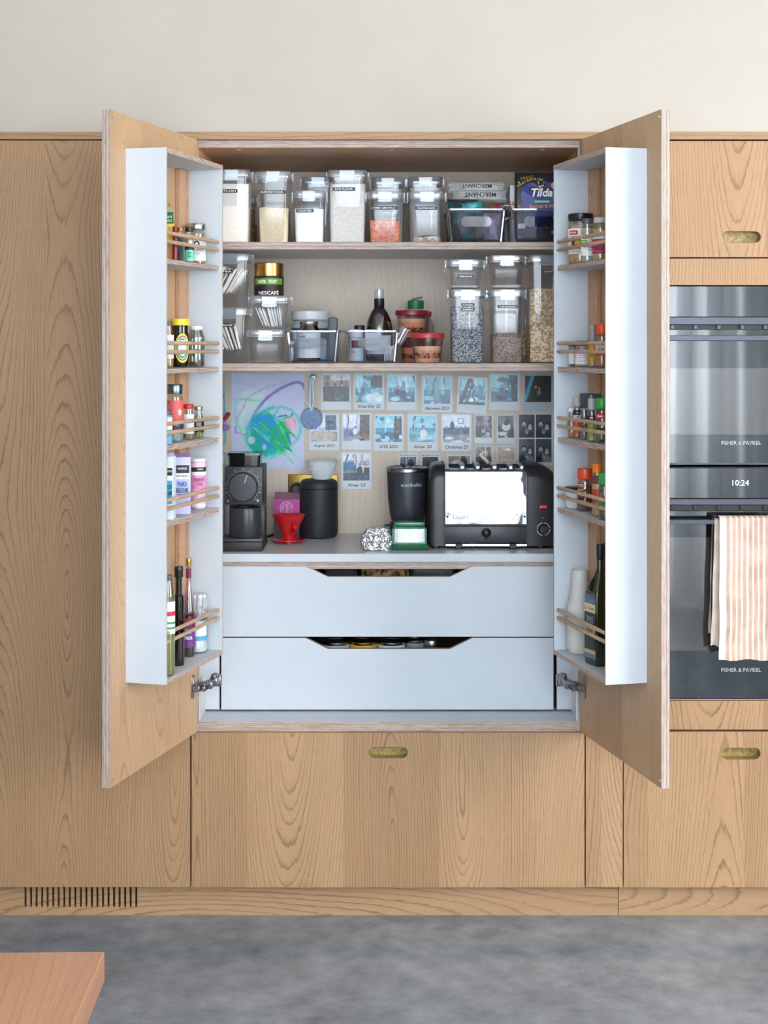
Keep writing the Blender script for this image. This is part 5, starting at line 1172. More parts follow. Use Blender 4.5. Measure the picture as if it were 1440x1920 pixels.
for k in range(4):
    a = math.radians(45+90*k); b.add([(.004*math.cos(a), .004*math.sin(a), h0-.006), (.024*math.cos(a+.3), .024*math.sin(a+.3), h0+.006*(1 if k % 2 else .4)), (.026*math.cos(a-.1), .026*math.sin(a-.1), h0+.008*(1 if k % 2 else .4)), (.006*math.cos(a-.5), .006*math.sin(a-.5), h0-.004)], [(0, 1, 2, 3), (3, 2, 1, 0)])
b.build('blade', mat('#4a4b4e', .25, 1), t)
MB().text('nutribullet', w=.062, fn=wrap(rn_*.985, Z(909, Yn-.05)-ZC, .22), bold=.01).build('lettering', mat('#c7cace', .4), t)
MB().bbox(-rn_*1.08, -rn_*.80, -.010, .010, .012, .052, .006).build('lock_tab', MATT2, t)
t = thing('slim_bottle', 'slim dark bottle just visible between the blender and the toaster', 'bottle', (X(803, .40), .42, ZC)); MB().lathe([(.010, .001), (.011, .004), (.011, .13), (.006, .16), (.006, .18)], seg=20).build('bottle_body', mat('#4b4440', .3), t)

# ------------------------------------------------------------------ toaster
Yt = .215; XT = (X(805, Yt)+X(1049, Yt))/2; t = thing('toaster', 'four slot toaster with polished steel front and black ends on the worktop', 'toaster', (XT, Yt, ZC))
tx = lambda px: X(px, Yt)-XT; tz = lambda py: Z(py, Yt)-ZC; DT = .20; zt_ = tz(872.5); z0 = tz(1024)
BK = mat('#232427', .33); BK2 = mat('#1b1c1f', .45)
def arch(pts_front, y0, y1): pass
def side_prof(top, rf, n=9):   # depth profile: y, z
    P = [(0, z0)]; P += [(rf-rf*math.cos(math.pi/2*k/n), top-rf*.9+rf*.9*math.sin(math.pi/2*k/n)) for k in range(n+1)]
    P += [(DT-rf+rf*math.sin(math.pi/2*k/n), top-rf*.9+rf*.9*math.cos(math.pi/2*k/n)) for k in range(n+1)]; P += [(DT, z0)]; return P
def cap(xa, xb, xo, name, outer):
    """end housing: from inner plane xa to outer plane xb with its outer top edge rounded"""
    L = []; R_ = abs(xb-xa)*(.92 if outer > 0 else .62); n = 7; sg = 1 if xb > xa else -1
    for k in range(n+1):
        th = math.pi/2*k/n; x = xb-sg*R_+sg*R_*math.sin(th); drop = (1-math.cos(th))*(.050 if outer > 0 else .026); sh = (1-math.cos(th))*.030
        P = side_prof(zt_-drop, .045); L.append([(x, sh*.25+y*(1-sh*.5/DT), z) for y, z in P])
    P = side_prof(zt_, .045); L = [[(xa, y, z) for y, z in P]]+L
    return MB().loft(L, 0, True, True).build(name, BK, t)
cap(tx(831), tx(805), 0, 'end_housing', -1); cap(tx(991), tx(1049), 0, 'end_housing', 1)
for xx in (833.0, 989): MB().loft([[(tx(xx)+s_, -.0015+y*1.0, z+.0012) for y, z in side_prof(zt_, .045)] for s_ in (-.0025, .0025)], 0).build('housing_trim', BK2, t)
P = [(y, z) for y, z in side_prof(tz(879), .030)]; P2 = [(y+.006 if y < .1 else y-.006, z) for y, z in P]
# polished front: plane up to the shoulder, then the curve
b = MB(); xs = (tx(835.5), tx(987.5)); Q = [(.0035, tz(983))]+[(.0035+.028-.028*math.cos(math.pi/2*k/8), tz(886)-.0+.010*math.sin(math.pi/2*k/8)) for k in range(9)]+[(.060, tz(886)+.010)]
b.add([(x, y, z) for y, z in Q for x in xs], [(2*i, 2*i+1, 2*i+3, 2*i+2) for i in range(len(Q)-1)], 0, True); 
m, nt, bb = newmat('polished_steel'); q = NT(nt); tc = nt.nodes.new('ShaderNodeTexCoord'); bb.inputs['Metallic'].default_value = 1; bb.inputs['Base Color'].default_value = (.52, .53, .55, 1); bb.inputs['Roughness'].default_value = .08
bp = nt.nodes.new('ShaderNodeBump'); bp.inputs['Strength'].default_value = .5; bp.inputs['Distance'].default_value = .02; nt.links.new(q.noise(tc.outputs['Object'], 9, 2), bp.inputs['Height']); nt.links.new(bp.outputs['Normal'], bb.inputs['Normal'])
b.build('steel_front', m, t)
MB().box(tx(832), tx(990), .008, DT-.008, z0, tz(890)).build('core', BK2, t)
MB().bbox(tx(834), tx(989), .001, .010, tz(1018.5), tz(987), .0015).build('lower_panel', mat('#303238', .38), t)
MB().bbox(tx(835), tx(988), -.001, .009, tz(986), tz(983.2), .0008, seg=1).build('seam_strip', BK2, t)
MB().bbox(tx(835), tx(988), -.006, .010, tz(1024), tz(1019), .001, seg=1).build('crumb_tray', mat('#b9bcc0', .25, 1), t)
for a_ in (854, 955): MB().bbox(tx(a_), tx(a_+13), -.009, .0, tz(1028), tz(1019), .0015, seg=1).build('tray_tab', BK2, t)
MB().ell((tx(911.5), -.012, tz(998)), .0128, .011, .0128, seg=28, rings=16).build('lever_knob', mat('#1c1d20', .3), t)
MB().bbox(tx(909.5), tx(914), -.001, .002, tz(1013), tz(1003), .001, seg=1).build('lever_slot', BLACK, t)
for (a_, b2) in ((839, 969), (984, 969), (838, 1003), (985, 1003)): MB(Matrix.Translation((tx(a_), .0015 if b2 > 990 else .0036, tz(b2))) @ Matrix.Rotation(math.pi/2, 4, 'X')).lathe([(.0034, 0), (.0030, .0018), (.001, .0022)], seg=12).build('screw', mat('#33353a', .3, .7), t)
# embossed lettering on the front
MB().text('Dualit', w=.043, fn=flat(tx(864.5), tz(969.5), .0028), bold=.012).build('lettering', mat('#7d8188', .25, .8), t)
g = MB(); c_, zc_ = tx(969), tz(970)
for (a_, b2) in (((-.0115, -.0075), (.0115, -.0075)), ((.0115, -.0075), (0, .0105)), ((0, .0105), (-.0115, -.0075))): g.tube([(c_+a_[0], .0028, zc_+a_[1]), (c_+b2[0], .0028, zc_+b2[1])], .0007, 5)
for k in (-1, 0, 1): g.tube([(c_+k*.0028-.0006, .0028, zc_-.0045), (c_+k*.0028+.0006, .0028, zc_-.0015), (c_+k*.0028-.0006, .0028, zc_+.0015)], .0006, 5)
o = g.build('warning_symbol', mat('#54585f', .4), t); o['kind'] = 'stuff'
# wire guards over the slots
for k in range(5): 
    pxk = (870, 897, 929, 960, 981)[k] if k else 868
    MB().bbox(tx(pxk)-.008, tx(pxk)+.008, .020, .17, tz(883), tz(874), .003).build('slot_guard', mat('#8a8d93', .18, 1), t)
for k in range(4): 
    MB().bbox(tx(845), tx(980), .034+k*.036, .046+k*.036, tz(884), tz(878), .001, seg=1).build('slot', BLACK, t)
for (a_, c2) in ((843, 860), (877, 889), (905, 920), (937, 952), (967, 975)): MB().tube([(tx(a_), .022, tz(877)), (tx(a_)+.002, .018, tz(880.5)), (tx(c2)-.002, .018, tz(880.5)), (tx(c2), .022, tz(877))], .0018, 6).build('guard_wire', mat('#c9ccd0', .15, 1), t)
# switch, light and timer on the right end
ft = lambda px, py, e=0: Matrix.Translation((tx(px), .0005-e, tz(py))) @ Matrix.Rotation(math.pi/2, 4, 'X')
MB().bbox(tx(1009.5), tx(1026.5), -.002, .004, tz(953.5), tz(947), .001, seg=1).build('switch_frame', BLACK, t)
MB().bbox(tx(1011), tx(1025.5), -.0045, -.001, tz(952.8), tz(947.7), .001, seg=1).build('rocker_switch', mat('#d23342', .3, emit=.35), t)
MB(ft(1019, 971)).lathe([(.0026, 0), (.0024, .002), (.001, .003)], seg=14).build('indicator_light', mat('#c93a4a', .3), t)
MB(ft(1019, 992)).lathe([(.0205, 0), (.0205, .0012)], seg=44).build('timer_plate', BLACK, t)
kn = MB(ft(1019, 992, .001)).lathe([(.0135, 0), (.0125, .010), (.011, .012)], seg=36).build('timer_knob', mat('#1d1e22', .35), t)
MB().bbox(tx(1019)-.0016, tx(1019)+.0016, -.0165, -.011, tz(992)-.0115, tz(992)+.0115, .0008, seg=1).build('knob_grip', mat('#2a2c31', .35), kn)
g = MB(); n = 40
for k in range(2, 39):
    if k % 10 == 0: continue
    a = -math.pi/2+2*math.pi*k/n; a2 = a+2*math.pi/n*.82; r0, r1 = .0162, .0185
    g.add([(tx(1019)+r0*math.cos(a), -.0010, tz(992)+r0*math.sin(a)), (tx(1019)+r1*math.cos(a), -.0010, tz(992)+r1*math.sin(a)), (tx(1019)+r1*math.cos(a2), -.0010, tz(992)+r1*math.sin(a2)), (tx(1019)+r0*math.cos(a2), -.0010, tz(992)+r0*math.sin(a2))], [(0, 1, 2, 3)])
o = g.build('timer_scale', mat('#dfe1e4', .5), t); o['kind'] = 'stuff'
for (a_, yy_) in ((818, .02), (1015, .02), (818, .17), (1015, .17)): MB().lathe([(.010, 0), (.009, z0)], cx=tx(a_), cy=yy_, seg=18).build('foot', BK2, t)
for (a_, b2) in ((833, 846), (1008, 1036)): MB().bbox(tx(a_)-.012, tx(b2), .006, .02, z0-.0006, z0+.0014, .0005, seg=1).build('base_flange', STEEL, t)

# ------------------------------------------------------------------ things seen through the drawer cut-outs
def tin(label, pl, pr, pt, Yt_, zb_, side, topc='#9b9ea2', text=None, band=None):
    x_ = X((pl+pr)/2, Yt_); r_ = (X(pr, Yt_)-X(pl, Yt_))/2; h_ = Z(pt, Yt_)-zb_; t = thing('food_tin', label, 'tin', (x_, Yt_, zb_), 0, 'tins in the lower drawer')
    MB().lathe([(r_*.97, 0), (r_, .002), (r_, .006), (r_*.985, .008), (r_*.985, h_-.008), (r_, h_-.005), (r_, h_-.001), (r_*.97, h_), (r_*.94, h_-.003)], seg=36).build('tin_body', mat(topc, .25, 1), t)
    g = cyl_label(r_*.985, .009, h_-.0085, -1.6, 1.6, 0, e=.0008)
    if band: g = cyl_label(r_*.985, h_-.016, h_-.0088, -1.6, 1.6, 1, g, e=.0012)
    if text: g.text(text, h=.009, fn=wrap(r_*.985+.0016, h_-.0185, .42), mi=2, bold=.02)
    g.build('label', [mat(side, .5), mat(band or side, .5), mat('#23303e', .5)], t)
    MB().tube([(r_*.2, -r_*.2, h_-.001), (0, -r_*.45, h_+.001), (-r_*.2, -r_*.2, h_-.001)], .0012, 6).build('ring_pull', STEEL, t)
Yd_ = YS+.075; zdb = Zs(1330.4)+.0185
tin('low round tin with a pale patterned label, leftmost in the lower drawer', 604, 656, 1200.5, Yd_, zdb, '#a9adc0')
tin('round tin with a red label and yellow top band in the lower drawer', 655.5, 708, 1200, Yd_, zdb, '#b3303c', '#b59c4a', band='#d8b23d')
tin('round tin with a white label reading ESSE in the lower drawer', 708.5, 759.5, 1200.5, Yd_, zdb, '#d9dde6', text='ESSENTIAL')
tin('tall grey tin to the right of the white labelled tin in the lower drawer', 760, 797, 1197.5, Yd_+.02, zdb, '#8d949e')
x_, r_, h_ = on_shelf(796, 822, 1199, zdb, Yd_); jar('preserve_jar', 'small jar with a silver lid, rightmost in the lower drawer', 'jar', x_, Yd_, zdb, r_, h_, lid=('#a7aaae', .12, 1), fillc='#3b2a22', lidmetal=1)
zdb = Zs(1193.6)+.0185
pillow('food_packet', 'crumpled clear bag of brown snacks seen through the upper drawer cut-out', X(722, YS+.1), YS+.10, zdb, .135, .09, Z(1063, YS+.06)-zdb, '#8a6a42', seed=31, ms=soft('brown_snack_bag', '#4b3a2a', '#c0996a', 55, .25, .42, .58, bump=.8))
t = thing('drawer_tub', 'dark clear tub at the right of the upper drawer cut-out', 'tub', (X(812, YS+.1), YS+.10, zdb)); MB().loft([rr(.11, .09, .012, 4, z=0), rr(.125, .1, .014, 4, z=Z(1068, YS+.05)-zdb)]).build('tub_body', mat('#3a3a3c', .25), t)
t = thing('drawer_tub', 'dark glossy tub at the left of the upper drawer cut-out', 'tub', (X(640, YS+.1), YS+.10, zdb)); MB().loft([rr(.08, .08, .012, 4, z=0), rr(.09, .09, .014, 4, z=Z(1070, YS+.05)-zdb)]).build('tub_body', mat('#35323a', .15), t)
# ------------------------------------------------------------------ jars and bottles in the door racks
def rk(sg, pl, pr, pt, row, b=.048):
    """placement in a rack row from the silhouette in the photograph"""
    x, y = rackpos(sg, (pl+pr)/2, b, (pr-pl)*.0007 if (pr < 395 or pl > 1050) and pr-pl < 60 else 0); s_ = S(y); z = H+RT[row]+.0004
    return x, y, z, (pr-pl)/2*s_, Z(pt, y)-z
GR = 'jars and bottles in the door racks'
def rj(sg, pl, pr, pt, row, name, label, b=.048, cat='jar', **k):
    x, y, z, r, h = rk(sg, pl, pr, pt, row, b); return jar(name, label, cat, x, y, z, r, h, group=GR, **k)
def carton(name, label, sg, pl, pr, pt, row, b, dep, col, top, arts, texts, rot=0.0, cat='box'):
    x, y, z, r, h = rk(sg, pl, pr, pt, row, b); t = thing(name, label, cat, (x, y, z), rot, GR)
    MB().bbox(-r, r, -dep/2, dep/2, 0, h, .0006, seg=1).build('carton_body', mat(col, .5), t)
    if top: MB().add([(-r, -dep/2, h), (r, -dep/2, h), (r*.98, -dep*.1, h+.008), (-r*.98, -dep*.1, h+.008)], [(0, 1, 2, 3)]).add([(-r, -dep/2+.0004, h), (r, -dep/2+.0004, h), (r*.98, -dep*.1+.0004, h+.008), (-r*.98, -dep*.1+.0004, h+.008)], [(3, 2, 1, 0)]).build('lid_flap', mat(top, .5), t)
    g = MB(); mats = []
    def mi_(c):
        m = mat(c, .5)
        if m not in mats: mats.append(m)
        return mats.index(m)
    for i, (u0, u1, v0, v1, c) in enumerate(arts): g.box(u0*r, u1*r, -dep/2-.0006-i*.0002, -dep/2-.0001, v0*h, v1*h, mi_(c))
    for (s_, u, v, ww, hh, c) in texts: g.text(s_, w=ww*r, h=hh*h, fn=flat(u*r, v*h, -dep/2-.0010-len(arts)*.0002), mi=mi_(c), bold=.02)
    if mats: g.build('print', mats, t)
    return t
# --- left rack, row 1
x, y, z, r, h = rk(1, 302, 327.5, 381, 0, .045)
t = thing('snack_pouch', 'tall kraft and yellow pouch with a green top in the top left rack', 'pouch', (x, y, z), 0, GR)
MB().loft([rr(2*r*.95, .030, .006, 4, z=0), rr(2*r, .034, .008, 4, z=h*.2), rr(2*r, .026, .008, 4, z=h*.7), rr(2*r*.75, .014, .004, 4, z=h*.9), rr(2*r*.45, .004, .001, 4, z=h)]).build('pouch_body', mat('#b58a4e', .5), t)
g = MB()
for (v0, v1, c, w0, w1) in ((.30, .64, 0, .98, .98), (.64, .84, 1, .98, .84), (.84, .93, 2, .83, .70)):
    yf = lambda v: -(.0172-.004*max(0, (v-.2)/.5) if v < .7 else .0132-.006*(v-.7)/.2)-.0007
    g.add([(-r*w0, yf(v0), h*v0), (r*w0, yf(v0), h*v0), (r*w1, yf(v1), h*v1), (-r*w1, yf(v1), h*v1)], [(0, 1, 2, 3)], c)
g.text('NUT', w=r*.9, fn=flat(r*.35, h*.755, -.0165), mi=3, bold=.03); g.text('MIX', w=r*.9, fn=flat(r*.35, h*.69, -.0165), mi=4, bold=.03); g.text('E  ST', w=r*.9, fn=flat(r*.4, h*.42, -.0185), mi=5)
g.build('print', [mat('#e9c456', .5), mat('#1c6b4c', .5), mat('#a9a583', .5), mat('#e8f0ea', .5), mat('#c3dc52', .5), mat('#55451f', .5)], t)
rj(1, 324, 333, 425, 0, 'spice_jar', 'slim dark red jar beside the yellow pouch', b=.07, lid=('#7d1820', .16, 1), body=mat('#8f1f24', .3))
rj(1, 326, 335, 425, 0, 'vanilla_bottle', 'little bottle with a gold cap, left one of the gold capped pair', b=.035, lid=('#b79a4c', .1, .9), fillc='#b5552c', lidmetal=1, bands=[(.02, .42, '#cfd0d3'), (.55, .8, '#3a6f8a')])
rj(1, 333, 343, 427, 0, 'vanilla_bottle', 'little bottle with a gold cap, right one of the gold capped pair', b=.045, lid=('#b79a4c', .1, .9), fillc='#2c4c55', lidmetal=1, bands=[(.1, .38, '#3a5f62'), (.5, .75, '#4d5d78')])
rj(1, 341, 353, 445, 0, 'spice_jar', 'small jar with a grey lined label between the gold capped bottles and the black cap', b=.03, lid=('#8f8f90', .1, .9), fillc='#b9a98c', bands=[(.03, .60, '#b2aeb6')])
rj(1, 347, 363, 426, 0, 'spice_grinder', 'black capped jar with a turquoise label in the top left rack', b=.078, lid=('#19191c', .13, .92), fillc='#b9b4a4', level=.9, shoulder=.14, neck=.8, ribs=True, bands=[(.04, .35, '#6fd3b4', -1.5, 1.5), (.35, .44, '#26262a')], texts=[('GREEN', .26, .07, .8, '#1d4d42', .2), ('PEPPER', .16, .07, .9, '#1d4d42', .2)])
rj(1, 351, 386, 419.5, 0, 'spice_jar', 'wide jar with a silver lid and white label marked with a black oval', b=.040, lid=('#c3c5c8', .15, 1.0), fillc='#a8863a', level=.85, lidmetal=1, lidrough=.22, shoulder=.08, bands=[(.10, .66, '#e4e6ea', -1.5, 1.5)], texts=[('●', .50, .16, .62, '#1c1c20', .15), ('GREY TRUFFLE', .355, .05, 1.25, '#4a4b50', .15), ('SEA SALT', .27, .03, .8, '#8a8c92', .15)])
# row 2
rj(1, 303, 326, 602, 1, 'mustard_jar', 'jar with a dark grey lid and white label just left of the yeast spread', b=.035, lid=('#56595f', .1, .85), fillc='#a9793a', shoulder=.2, neck=.72, bands=[(.2, .70, '#e8eaec')])
x, y, z, r, h = rk(1, 318, 355.5, 598, 1, .05)
t = thing('yeast_spread_jar', 'bulbous dark brown jar with a yellow lid and round yellow and red label', 'jar', (x, y, z), 0, GR)
MB().lathe([(r*.70, .001), (r*.82, h*.02), (r*1.0, h*.22), (r*1.04, h*.40), (r*1.0, h*.58), (r*.84, h*.72), (r*.82, h*.80), (r*.86, h*.865)], seg=36, sy=.85).build('jar_body', mat('#1d1110', .12, coat=.5), t)
MB().lathe([(r*.96, h*.865), (r*.98, h*.875), (r*.97, h*.99), (r*.93, h)], seg=36).build('lid', mat('#f0cf2e', .35), t)
g = MB(); R_ = r*1.05; n = 36
for i, (k, c) in enumerate(((1.0, 0), (.86, 1), (.78, 2), (.66, 3), (.56, 4))):
    fn = lambda xx, zz: (R_*math.sin(xx/R_+.42)*1.0, -R_*.86*math.cos(xx/R_+.42)-.0008-i*.0003, h*.40+zz)
    g.add([fn(0, 0)]+[fn(r*.80*k*math.cos(2*math.pi*q/n), h*.30*k*math.sin(2*math.pi*q/n)) for q in range(n)], [(0, 1+q, 1+(q+1) % n) for q in range(n)], c)
fn = lambda xx, zz: (R_*math.sin(xx/R_+.42), -R_*.86*math.cos(xx/R_+.42)-.003, h*.52+zz)
g.text('MARMITE', w=r*1.05, h=h*.10, fn=fn, mi=5, bold=.02)
g.build('label', [mat('#f0dc3c', .45), mat('#a92232', .45), mat('#8fd0c4', .45), mat('#2f7d56', .45), mat('#eef0ee', .45), mat('#ffffff', .5)], t)
rj(1, 351, 384, 611, 1, 'spice_jar', 'clear square jar with a white lid and some brown powder left at the base', b=.055, lid=('#dfe6e8', .09, .78), fillc='#8f5a1e', level=.14, shoulder=.16, neck=.74, body=clear('#c5d0cd', face=.14), texts=[('BOVRIL', .7, .06, .9, '#dfe8e6', .5)], sq=False)
# row 3
rj(1, 303, 323, 770, 2, 'sauce_jar', 'blue labelled jar in front of the tall red labelled jar, partly hidden', b=.078, lid=('#3f5a6c', .12, .9), body=mat('#5aa7c4', .4), bands=[(.45, .8, '#e4e6ea')])
rj(1, 311, 343.5, 720.5, 2, 'salt_jar', 'tall clear jar with a brushed steel lid and coral red label', b=.05, lid=('#7f8f9d', .165, .94), fillc='#9aa2aa', level=.2, shoulder=.05, lidmetal=1, lidrough=.3, bands=[(.36, .72, '#d4605c', -1.5, 1.6), (.22, .36, '#4c3b50', -1.5, 1.6)], texts=[('CHILLI', .64, .03, .5, '#f0d8d6', -.6), ('FLAKES', .59, .03, .5, '#f0d8d6', -.6), ('❀', .52, .12, .5, '#f5e9e9', .75), ('SALT', .30, .03, .7, '#e8e4ee', .35)])
rj(1, 341.5, 364, 758, 2, 'caper_jar', 'small jar with a red lid and white label, middle of the third left rack row', b=.05, lid=('#c3202c', .12, .94), fillc='#8a7a2c', shoulder=.12, neck=.88, bands=[(.17, .72, '#e3e8f0')], texts=[('CAPERS', .5, .07, 1.1, '#8a93a6', .2)])
rj(1, 362, 382, 762, 2, 'herb_jar', 'small green jar with a pale gold lid and black label beside the red lidded one', b=.05, lid=('#a9a68a', .12, .80), fillc='#7f8440', shoulder=.22, neck=.72, lidmetal=1, bands=[(.18, .55, '#23232b')], texts=[('ITALIAN', .47, .05, 1.0, '#e8e8ea', .15), ('SEASONING', .41, .05, 1.1, '#e8e8ea', .15)])
# row 4
carton('breadcrumb_carton', 'white carton with a turquoise panel cut off by the left rack side', 1, 301, 327.5, 855, 3, .068, .045, '#dce7f2', '#d3def0', [(-.9, .88, .70, .82, '#1d2027'), (-.9, .88, .62, .70, '#eef2f4'), (-.9, .88, .25, .62, '#38a9cf')], [('WAITROSE', .35, .77, .9, .03, '#f2f2f2'), ('GOLDEN', .35, .52, .9, .07, '#163f55'), ('CRUMB', .35, .42, .9, .07, '#163f55')])
carton('breadcrumb_carton', 'lilac carton printed PANKO BREADCRUMBS with an open lid in the fourth left row', 1, 327, 357.5, 856, 3, .058, .040, '#c9c3ee', '#9a8fc0', [(-.86, .86, .72, .86, '#1d1f27'), (-.86, .86, .62, .72, '#eceff4'), (-.86, .86, .28, .62, '#aebcf0')], [('WAITROSE', 0, .80, 1.1, .035, '#f2f2f2'), ('COOKS INGREDIENTS', 0, .67, 1.45, .04, '#5a5f6a'), ('PANKO', 0, .53, 1.1, .09, '#23285a'), ('BREADCRUMBS', 0, .42, 1.5, .09, '#23285a'), ('FOR A CRISPY TOPPING', 0, .345, 1.1, .02, '#23285a')], rot=.10)
rj(1, 356, 385.5, 859, 3, 'baking_soda_tub', 'pink and white cylinder printed BICARBONATE OF SODA', b=.052, lid=('#e3ecee', .07, 1.0), body=mat('#efc9dc', .45), shoulder=.01, neck=1.0, bands=[(.05, .10, '#e6eef0'), (.40, .83, '#26252c', -.75, 1.5), (.74, .83, '#26252c', -.68, 1.5), (.67, .74, '#eef1f4', -.68, 1.5), (.40, .67, '#ea92c4', -.68, 1.5)], texts=[('WAITROSE', .79, .03, .8, '#f3f3f3', .45), ('BICARBONATE', .585, .07, 1.35, '#3a2340', .35), ('OF SODA', .50, .07, .85, '#3a2340', .35)])
# row 5
def bottle(label, sg, pl, pr, pt, b, body, prof, capc, caph, liq=None, liqc=None, lab=None, texts=(), capr=None, capmetal=0, name='bottle', neck_lab=None):
    x, y, z, r, h = rk(sg, pl, pr, pt, 4, b); t = thing(name, label, 'bottle', (x, y, z), 0, GR)
    rn = r*prof[-1][0]
    MB().lathe([(r*a, h*c) for a, c in prof], seg=32).build('bottle_body', body, t)
    if liqc: MB().lathe([(r*a*.93, h*c*.99+.002) for a, c in prof if c <= liq]+[(r*.9*np.interp(liq, [c for a, c in prof], [a for a, c in prof]), h*liq)], seg=26).build('contents', mat(liqc, .25), t)
    cr = capr*r if capr else rn*1.15
    MB().lathe([(cr, h-caph), (cr*1.04, h-caph*.9), (cr*.98, h-caph*.55), (cr*1.04, h-caph*.4), (cr, h-.001), (cr*.94, h)], seg=26).build('cap', mat(capc, .3, capmetal), t)
    if lab or texts or neck_lab:
        g = MB(); mats = []
        def mi_(c):
            m = mat(c, .5)
            if m not in mats: mats.append(m)
            return mats.index(m)
        for i, l_ in enumerate(lab or ()): cyl_label(r, h*l_[0], h*l_[1], *(l_[3:5] if len(l_) > 3 else (-1.5, 1.5)), mi_(l_[2]), g, e=.0006+i*.0003)
        if neck_lab: cyl_label(rn*1.12, h*neck_lab[0], h*neck_lab[1], -1.5, 1.5, mi_(neck_lab[2]), g)
        for (s_, v, hh, ww, c, phi) in texts: g.text(s_, w=ww*r, h=hh*h, fn=wrap(r+.0022, h*v, phi), mi=mi_(c), bold=.02)
        g.build('label', mats, t)
    return t
BP = [(.85, .002), (1, .02), (1, .56), (.95, .63), (.62, .72), (.36, .80), (.33, .95)]
bottle('tall gold capped bottle with a pink neck and purple VINEGAR label', 1, 342, 365.5, 1047, .050, clear('#e9d9e0', face=.12), [(.9, .002), (1, .02), (1, .40), (.9, .50), (.55, .66), (.36, .78), (.33, .95)], '#c0a550', .018, .44, '#2d141c', [(.10, .40, '#6f3a86', -1.5, 1.5), (.32, .40, '#a8304e', -1.5, 1.5)], [('ALL', .27, .055, .95, '#f3eef5', .0), ('VINEGAR', .20, .035, 1.3, '#f3eef5', .1)], capr=.44, capmetal=1, name='vinegar_bottle', neck_lab=(.80, .90, '#7a2348'))
bottle('slim near black vinegar bottle with a ribbed black cap, second from the rack side', 1, 325, 345.5, 1062, .068, mat('#16100c', .1, coat=.6), [(.9, .002), (1, .02), (1, .66), (.96, .70), (.62, .72), (.58, .78), (.55, .95)], '#1a1b1d', .025, name='balsamic_bottle', capr=.78)
bottle('clear bottle of pale green peppers with a white, red and green label', 1, 301, 328, 1078, .085, clear('#dfe3cf', face=.1), [(.85, .002), (1, .03), (1, .80), (.8, .90), (.6, .97)], '#55585c', .012, .76, '#949a5c', [(.42, .74, '#e6e9e6'), (.60, .645, '#c62f3a'), (.52, .54, '#3c8f56'), (.47, .49, '#3c8f56')], name='pepper_bottle')
x, y, z, r, h = rk(1, 351, 391.5, 1113.5, 4, .050)
t = thing('salt_mill', 'clear salt grinder with a blue and white label, nearest the drawers in the left rack', 'salt mill', (x, y, z), 0, GR); r *= .93
MB().lathe([(r*.9, .001), (r, h*.03), (r, h*.13), (r*.92, h*.2), (r*.90, h*.55), (r*.96, h*.60), (r*.80, h*.66)], seg=30).build('jar_body', clear('#eef2f5', face=.14), t)
MB().lathe([(r*.86, .004), (r*.94, h*.1), (r*.85, h*.2), (r*.84, h*.44)], seg=24).build('salt', grainmat('#d9dee2', '#f4f6f8', 260, .5), t)
n = 30; mk = lambda k, z_: [((r*(k if i % 2 else k*.95))*math.cos(2*math.pi*i/n), (r*(k if i % 2 else k*.95))*math.sin(2*math.pi*i/n), z_) for i in range(n)]
MB().loft([mk(.80, h*.66), mk(.86, h*.72), mk(.95, h*.74), mk(1.0, h*.90), mk(1.0, h*.96), mk(.96, h)], smooth=False).build('grinder_top', clear('#e6ebf0', face=.3, milk=.25), t)
g = cyl_label(r*.915, h*.22, h*.56, -1.5, 1.5); cyl_label(r*.915, h*.30, h*.56, -.25, 1.2, 1, g, e=.0012)
g.text('SEA SALT', w=r*1.0, fn=wrap(r*.93, h*.50, .5), mi=2).text('|||||||', w=r*.5, h=h*.07, fn=wrap(r*.93, h*.37, .35), mi=2)
g.build('label', [mat('#5aa0d0', .5), mat('#e8ebef', .5), mat('#3a4d68', .5)], t)

# --- right rack
rj(-1, 1065, 1112, 401, 0, 'spice_jar', 'large spice jar with a wide black lid and white and red label', b=.055, lid=('#201a19', .155, 1.0), fillc='#b08a55', level=.9, shoulder=.03, neck=.96, lidrough=.25, bands=[(.20, .70, '#e7e6e4', -1.5, 1.5), (.575, .66, '#b52a2e', -1.1, -.35), (.30, .47, '#6b3c22', -.85, .25), (.36, .46, '#d8b03a', -.6, .0)], texts=[('BADIA', .617, .035, .55, '#ffffff', -.72), ('EVERYTHING', .53, .03, .9, '#2a2326', -.5), ('BAGEL', .485, .04, .9, '#2a2326', -.5), ('NET WT 5.5 OZ', .25, .025, .9, '#2a2326', -.4)])
rj(-1, 1089, 1113, 410, 0, 'spice_jar', 'narrow grey capped jar with a green banded label before the black lidded one', b=.080, lid=('#4b4350', .11, .86), fillc='#a7a39a', shoulder=.16, neck=.82, bands=[(.14, .62, '#dadcdb', -1.5, 1.5), (.40, .50, '#5c9a3c', -1.5, -.1)], texts=[('JUICE', .45, .04, .7, '#f3f3f3', -.75), ('SEASONING', .56, .03, .9, '#33363a', -.3), ('KITCHEN', .33, .03, .9, '#33363a', .4), ('BLEND', .27, .03, .8, '#33363a', .4)])
rj(-1, 1111, 1141, 408, 0, 'spice_jar', 'clear capped jar with a raspberry label against the right rack side', b=.060, lid=('#b9b8b0', .13, .9), fillc='#b98f5a', level=.85, shoulder=.08, bands=[(.17, .58, '#2a2027', -1.5, 1.5), (.19, .50, '#b13a5e', -1.5, 1.5), (.50, .58, '#e4e4e4', -1.5, 1.5)], texts=[('NOODLES', .28, .07, 1.2, '#2a2027', -.3)])
rj(-1, 1066, 1083, 640, 1, 'spice_jar', 'short jar with a maroon lid, leftmost of the second right rack row', b=.045, lid=('#5b2f38', .2, .95), fillc='#7a4a30', bands=[(.12, .66, '#e4dfe2')], texts=[('oat & spice', .55, .09, 1.1, '#9a3b55', 0)])
